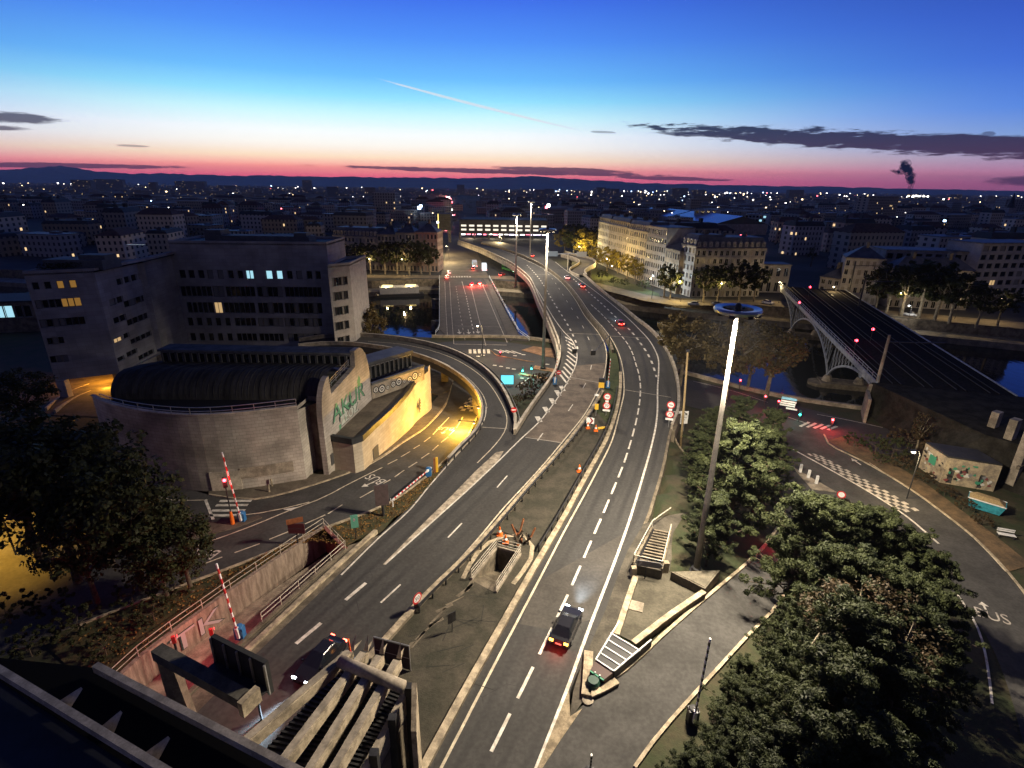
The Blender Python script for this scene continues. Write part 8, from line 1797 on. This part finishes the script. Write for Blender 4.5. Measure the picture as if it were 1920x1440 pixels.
# ------------------------------------------------------------------ the town behind
def city_wall_mat(name, c, lit=.03):
    """plaster with window rows: far too small to tell apart at this distance"""
    m = bpy.data.materials.new(name); m.use_nodes = True; t = m.node_tree; n = NB(t); b = t.nodes['Principled BSDF']; g = n.n('ShaderNodeNewGeometry'); sp = n.n('ShaderNodeSeparateXYZ'); t.links.new(g.outputs['Position'], sp.inputs[0])
    u = n.m('ADD', sp.outputs[0], n.m('MULTIPLY', sp.outputs[1], .71)); fu = n.m('FRACT', n.m('MULTIPLY', u, 1 / 2.9)); fz = n.m('FRACT', n.m('MULTIPLY', sp.outputs[2], 1 / 3.3))
    wn = n.m('MULTIPLY', n.m('MULTIPLY', n.m('GREATER_THAN', fu, .3), n.m('LESS_THAN', fu, .7)), n.m('MULTIPLY', n.m('GREATER_THAN', fz, .28), n.m('LESS_THAN', fz, .82)))
    nz_ = n.n('ShaderNodeSeparateXYZ'); t.links.new(g.outputs['Normal'], nz_.inputs[0]); wn = n.m('MULTIPLY', wn, n.m('LESS_THAN', n.m('ABSOLUTE', nz_.outputs[2]), .3))
    oi = n.n('ShaderNodeObjectInfo'); tone = n.smooth(oi.outputs['Random'], 0, 1, .55, 1.25); mu = n.n('ShaderNodeVectorMath', operation='SCALE'); mu.inputs[0].default_value = c; n.put(mu.inputs['Scale'], tone)
    t.links.new(n.mix(wn, mu.outputs[0], (.02, .02, .024)), b.inputs['Base Color']); b.inputs['Roughness'].default_value = .8
    wnz = n.n('ShaderNodeTexWhiteNoise'); wnz.noise_dimensions = '3D'; cv = n.n('ShaderNodeCombineXYZ'); n.put(cv.inputs[0], n.m('FLOOR', n.m('MULTIPLY', u, 1 / 2.9))); n.put(cv.inputs[1], n.m('FLOOR', n.m('MULTIPLY', sp.outputs[2], 1 / 3.3))); n.put(cv.inputs[2], n.m('FLOOR', n.m('MULTIPLY', sp.outputs[1], .05))); t.links.new(cv.outputs[0], wnz.inputs['Vector'])
    on = n.m('MULTIPLY', wn, n.m('GREATER_THAN', wnz.outputs['Value'], .978)); b.inputs['Emission Color'].default_value = (1, .68, .34, 1); n.put(b.inputs['Emission Strength'], n.m('MULTIPLY', on, 1.1)); m.cycles.emission_sampling = 'NONE'; return m
CW = [city_wall_mat('town_wall_a', (.40, .36, .31)), city_wall_mat('town_wall_b', (.46, .39, .30)), city_wall_mat('town_wall_c', (.30, .29, .29))]
RF = [ROOF_T, ROOF, ROOF_Z]
def unit_block(kind):
    w_ = MB(); w_.v = [(-.5, -.5, 0), (.5, -.5, 0), (.5, .5, 0), (-.5, .5, 0), (-.5, -.5, 1), (.5, -.5, 1), (.5, .5, 1), (-.5, .5, 1)]; w_.f = [(0, 1, 5, 4), (1, 2, 6, 5), (2, 3, 7, 6), (3, 0, 4, 7)]; w_.mi = [0] * 4
    r_ = MB()
    if kind == 0: r_.hexa([(-.52, -.53, 1), (.52, -.53, 1), (.52, .53, 1), (-.52, .53, 1), (-.3, -.05, 1.22), (.3, -.05, 1.22), (.3, .05, 1.22), (-.3, .05, 1.22)])
    elif kind == 1: r_.hexa([(-.51, -.51, 1), (.51, -.51, 1), (.51, .51, 1), (-.51, .51, 1), (-.46, -.38, 1.16), (.46, -.38, 1.16), (.46, .38, 1.16), (-.46, .38, 1.16)]); r_.box((.2, 0, 1.15), (.05, .2, .14)); r_.box((-.3, 0, 1.15), (.05, .2, .12))
    else: r_.box((0, 0, 1.0), (1.02, 1.02, .03)); r_.box((.15, .1, 1.03), (.2, .25, .09))
    return w_, r_
UB = {}
for k in range(3):
    w_, r_ = unit_block(k)
    for j in range(3): UB[(k, j)] = (w_.mesh('wall', CW[j]), r_.mesh('roof', RF[k]))
KN = ['hip-roofed', 'mansard-roofed', 'flat-roofed']; KC = ['grey-beige', 'sandy', 'blue-grey']
tw = random.Random(21); placed = []
def far_ok(x, y): return y > interp(FAR_BANK, x) + 34
cnt = 0; tries = 0
keep_out = [(P(940, 450, ST), 110), (P(870, 460, ST), 60), (P(1270, 425, ST), 70), (P(1180, 505, ST), 38), (P(1350, 540, ST), 40), (P(725, 495, ST), 0), (P(1080, 480, ST), 45), (P(1310, 410, ST), 40), (P(1410, 425, ST), 40)]
while cnt < 250 and tries < 6000:
    tries += 1; y = 275 + 760 * tw.random() ** 1.15; px = tw.uniform(-60, 1990); x = (px - 960) / F * (y * .94 + 14)
    if not far_ok(x, y): continue
    if 815 < Q((x, y, ST))[0] < 912 and y < 900: continue
    if y < 420 and 430 < px < 1060 and y < 330: continue
    if any((Vector((x, y, ST)) - c).length < r_ for c, r_ in keep_out): continue
    if abs(x - 105 - (y - 206) * .35) < 26 and x > 60: continue
    W_, D_ = tw.uniform(14, 34), tw.uniform(11, 16)
    if any((x - a) ** 2 + (y - b_) ** 2 < ((W_ + c) * .46) ** 2 for a, b_, c in placed): continue
    h = tw.uniform(12, 20) if tw.random() < .8 else tw.uniform(8, 11); k = tw.choices([0, 1, 2], [5, 3, 3])[0]; j = tw.randrange(3); placed.append((x, y, W_)); cnt += 1
    t = thing('town_building', f'{KC[j]} {KN[k]} town building in the dark quarters across the river', 'building', (x, y, ST), f'{KN[k]} {KC[j]} town buildings across the river', tw.choice([.18, .18 + math.pi / 2, -.2, .05])); t.scale = (W_, D_, h); wm_, rm_ = UB[(k, j)]; place(wm_, 'wall', t, (0, 0, 0)); place(rm_, 'roof', t, (0, 0, 0))
# the countless rest of the plain: one mass of roofs
r = np.random.RandomState(8); m = MB()
for k in range(7000):
    y = 700 + 10000 * r.rand() ** 1.9; px = r.uniform(-150, 2080); x = (px - 960) / F * y * .95
    if y < 1080 and any((x - a) ** 2 + (y - b_) ** 2 < 900 for a, b_, c in placed): continue
    if 820 < px < 905 and y < 2500: continue
    w_, d_, h = r.uniform(14, 50), r.uniform(12, 26), r.uniform(6, 17) * (1 + .0 * y); q = r.uniform(-.4, .4)
    if r.rand() < .02: h *= r.uniform(1.5, 2.6)
    m.box((x, y, ST), (w_, d_, h), q, mi=int(r.randint(3)))
for v_, px, h, w_ in ((1900, 160, 46, 60), (2600, 210, 52, 120), (2600, 360, 48, 130), (2700, 576, 60, 40), (3000, 860, 50, 40), (2400, 1265, 46, 70), (2500, 1300, 40, 60), (2300, 1480, 44, 60), (2600, 1120, 45, 40), (2600, 1145, 40, 40)): m.box(((px - 960) / F * v_ * .95, v_, ST), (w_, 25, h), .1)
o = m.build('distant_city', CW, None, fix=False); tag(o, 'dark mass of distant roofs spreading to the mountains', 'city', None, 'stuff')
cl = [(float(x), float(y), ST + 3.0, float(r.uniform(4, 8))) for x, y in [((px - 960) / F * yy * .95, yy) for px, yy in zip(r.uniform(-100, 2020, 1500), 350 + 3500 * r.rand(1500) ** 1.7)] if far_ok(x, y) and not any((x - a) ** 2 + (y - b_) ** 2 < 260 for a, b_, c in placed[:250]) and not (818 < Q((x, y, ST))[0] < 1110 and y < 700) and not (x > 40 and abs(x - 105 - (y - 206) * .35) < 24) and not (40 < x < 110 and y < 330)]
tm_ = leaf_cloud('town_trees', 12, cl, 30, 1.9, LEAF_D, .9); o = bpy.data.objects.new('town_trees', tm_); col.objects.link(o); tag(o, 'dark scattered treetops among the town roofs', 'trees', None, 'stuff')
# church spire
p = P(1882, 425, ST); p = Vector((698, 797, ST)); t = thing('church_spire', 'dark pointed church spire rising over the right-hand roofs', 'church', p); m = MB(); m.box((p.x, p.y, ST), (9, 9, 22)); m.build('tower', CRD, t); m = MB(); zt_ = zat(p, 362); m.lathe((p.x, p.y, ST + 22), [(5.2, 0), (3.4, (zt_ - ST - 22) * .35), (.2, zt_ - ST - 22)], 8); m.build('spire', ROOF, t); m = MB(); m.box((p.x + 16, p.y + 4, ST), (24, 12, 13)); m.build('nave', CRD, t)
# smoke plume over a chimney on the horizon
p = P(1708, 383, ST); DS = 5200.0; p = Vector(((1708 - 960) / F * DS * .95, DS, ST)); t = thing('smoke_plume', 'dark smoke plume standing on the horizon over the bright plant lights', 'smoke', p); sr = random.Random(5); m = MB()
SM = bpy.data.materials.new('smoke'); SM.use_nodes = True; b_ = SM.node_tree.nodes['Principled BSDF']; b_.inputs['Base Color'].default_value = (.30, .32, .38, 1); b_.inputs['Roughness'].default_value = 1; n = NB(SM.node_tree)
lw_ = n.n('ShaderNodeTexNoise'); lw_.inputs['Scale'].default_value = .028; lw_.inputs['Detail'].default_value = 4; g_ = n.n('ShaderNodeNewGeometry'); SM.node_tree.links.new(g_.outputs['Position'], lw_.inputs['Vector']); b_.inputs['Alpha'].default_value = 1; SM.node_tree.links.new(n.smooth(lw_.outputs[0], .34, .7, .02, .42), b_.inputs['Alpha'])
bm = bmesh.new()
for (px, py, rr) in ((1708, 367, 1.2), (1708, 362, 1.7), (1708, 357, 2.4), (1708, 350, 4), (1709, 343, 5.5), (1708, 336, 7), (1706, 329, 8), (1704, 322, 8), (1701, 315, 9), (1698, 309, 8), (1692, 312, 6), (1690, 322, 6), (1683, 323, 4.5), (1677, 319, 3), (1671, 318, 2), (1708, 318, 5), (1694, 306, 5)):
    for j in range(3):
        c = PH(px + sr.uniform(-2, 2), py + sr.uniform(-2, 2), DS + sr.uniform(-15, 15)); R_ = rr / F * DS * sr.uniform(.6, 1.0); bmesh.ops.create_icosphere(bm, subdivisions=2, radius=R_, matrix=Matrix.Translation(c - p))
for v in bm.verts: v.co += Vector((sr.uniform(-1, 1), sr.uniform(-1, 1), sr.uniform(-1, 1))) * 3.0
me = bpy.data.meshes.new('smoke'); bm.to_mesh(me); bm.free(); me.materials.append(SM); me.polygons.foreach_set('use_smooth', [True] * len(me.polygons)); o = bpy.data.objects.new('smoke_puffs', me); col.objects.link(o); o.parent = t; o['kind'] = 'stuff'
m = MB(); m.lathe((p.x, p.y, ST), [(9, 0), (6, 0 + 40)], 12); m.build('chimney', CONCRETE_D, t)
# lights scattered over the plain
r = np.random.RandomState(15); LM = [emit('town_light_white', (1, .93, .85), 9, False), emit('town_light_warm', (1, .72, .38), 9, False), emit('town_light_red', (1, .12, .15), 10, False), emit('town_light_blue', (.45, .65, 1), 10, False)]
m = MB()
def dot(px, y, z, size, mi):
    x = (px - 960) / F * (y * .94 + (H - z) * .345); s = size * y / F * .5
    c = Vector((x, y, z)); m.hexa([c + Vector((a * s, b_ * s, z_ * s)) for z_ in (-1, 1) for a, b_ in ((-1, -1), (1, -1), (1, 1), (-1, 1))], mi)
for k in range(270):
    y = 600 + 7500 * r.rand() ** 1.4; px = r.uniform(0, 1920) if r.rand() < .5 else np.clip(r.normal(1330, 230), 950, 1920); dot(px, y, ST + r.uniform(9, 18), r.uniform(.6, 1.7), int(r.choice([0, 0, 0, 1, 1, 2, 3], p=[.3, .2, .15, .15, .1, .06, .04])))
for k in range(110):
    f_ = r.rand(); y = 520 + 1600 * f_ ** 1.3; px = 832 + r.normal(0, 1) * (9 * (1 - f_) + 2); dot(px, y, ST + r.uniform(1, 7), r.uniform(2.0, 4.5) * (1 - .35 * f_), int(r.choice([2, 2, 2, 0, 0, 1])))
for k in range(45): px = r.uniform(1265, 1395); dot(px, 430 + r.uniform(-15, 15), ST + r.uniform(3, 8), r.uniform(1.5, 4), int(r.choice([0, 1, 1, 0, 2])))
for k in range(40): px = r.uniform(1080, 1110) - k * .4; dot(px, 700 + k * 22, ST + 5, r.uniform(1, 2.5), int(r.choice([0, 2, 1])))
for px, y, z, s, mi in ((782, 690, 10, 5, 3), (785, 690, 12, 4, 3), (1024, 640, 16, 5, 0), (1020, 640, 14, 4, 2), (1718, 3600, 12, 3, 0), (1706, 3600, 9, 2.5, 0), (1726, 3600, 8, 3, 0), (1712, 3600, 16, 2, 0), (1698, 3600, 14, 2, 1), (1734, 3600, 12, 2, 0), (1766, 620, 6, 3, 3)): dot(px, y, z, s, mi)
for k in range(26): dot(r.uniform(1790, 1925), r.uniform(225, 330), ST + r.uniform(1.5, 6), r.uniform(1.5, 5), int(r.choice([0, 0, 1, 3])))
o = m.build('city_lights', LM, None, fix=False); tag(o, 'countless small lamps glittering over the distant town', 'lights', None, 'stuff')
# ------------------------------------------------------------------ the morning haze over the plain
m = MB(); m.hexa([(x, y, z) for z in (-16, 430) for x, y in ((-17000, -600), (17000, -600), (17000, 14800), (-17000, 14800))])
HZ = bpy.data.materials.new('haze_air'); HZ.use_nodes = True; ht_ = HZ.node_tree
for n_ in list(ht_.nodes):
    if n_.type == 'BSDF_PRINCIPLED': ht_.nodes.remove(n_)
pv = ht_.nodes.new('ShaderNodeVolumePrincipled'); pv.inputs['Color'].default_value = (.72, .78, .95, 1); pv.inputs['Density'].default_value = 4.5e-5; pv.inputs['Anisotropy'].default_value = .35
ht_.links.new(pv.outputs[0], ht_.nodes['Material Output'].inputs['Volume'])
o = m.build('haze', HZ); tag(o, 'thin blue morning haze lying over the plain', 'haze', None, 'stuff')
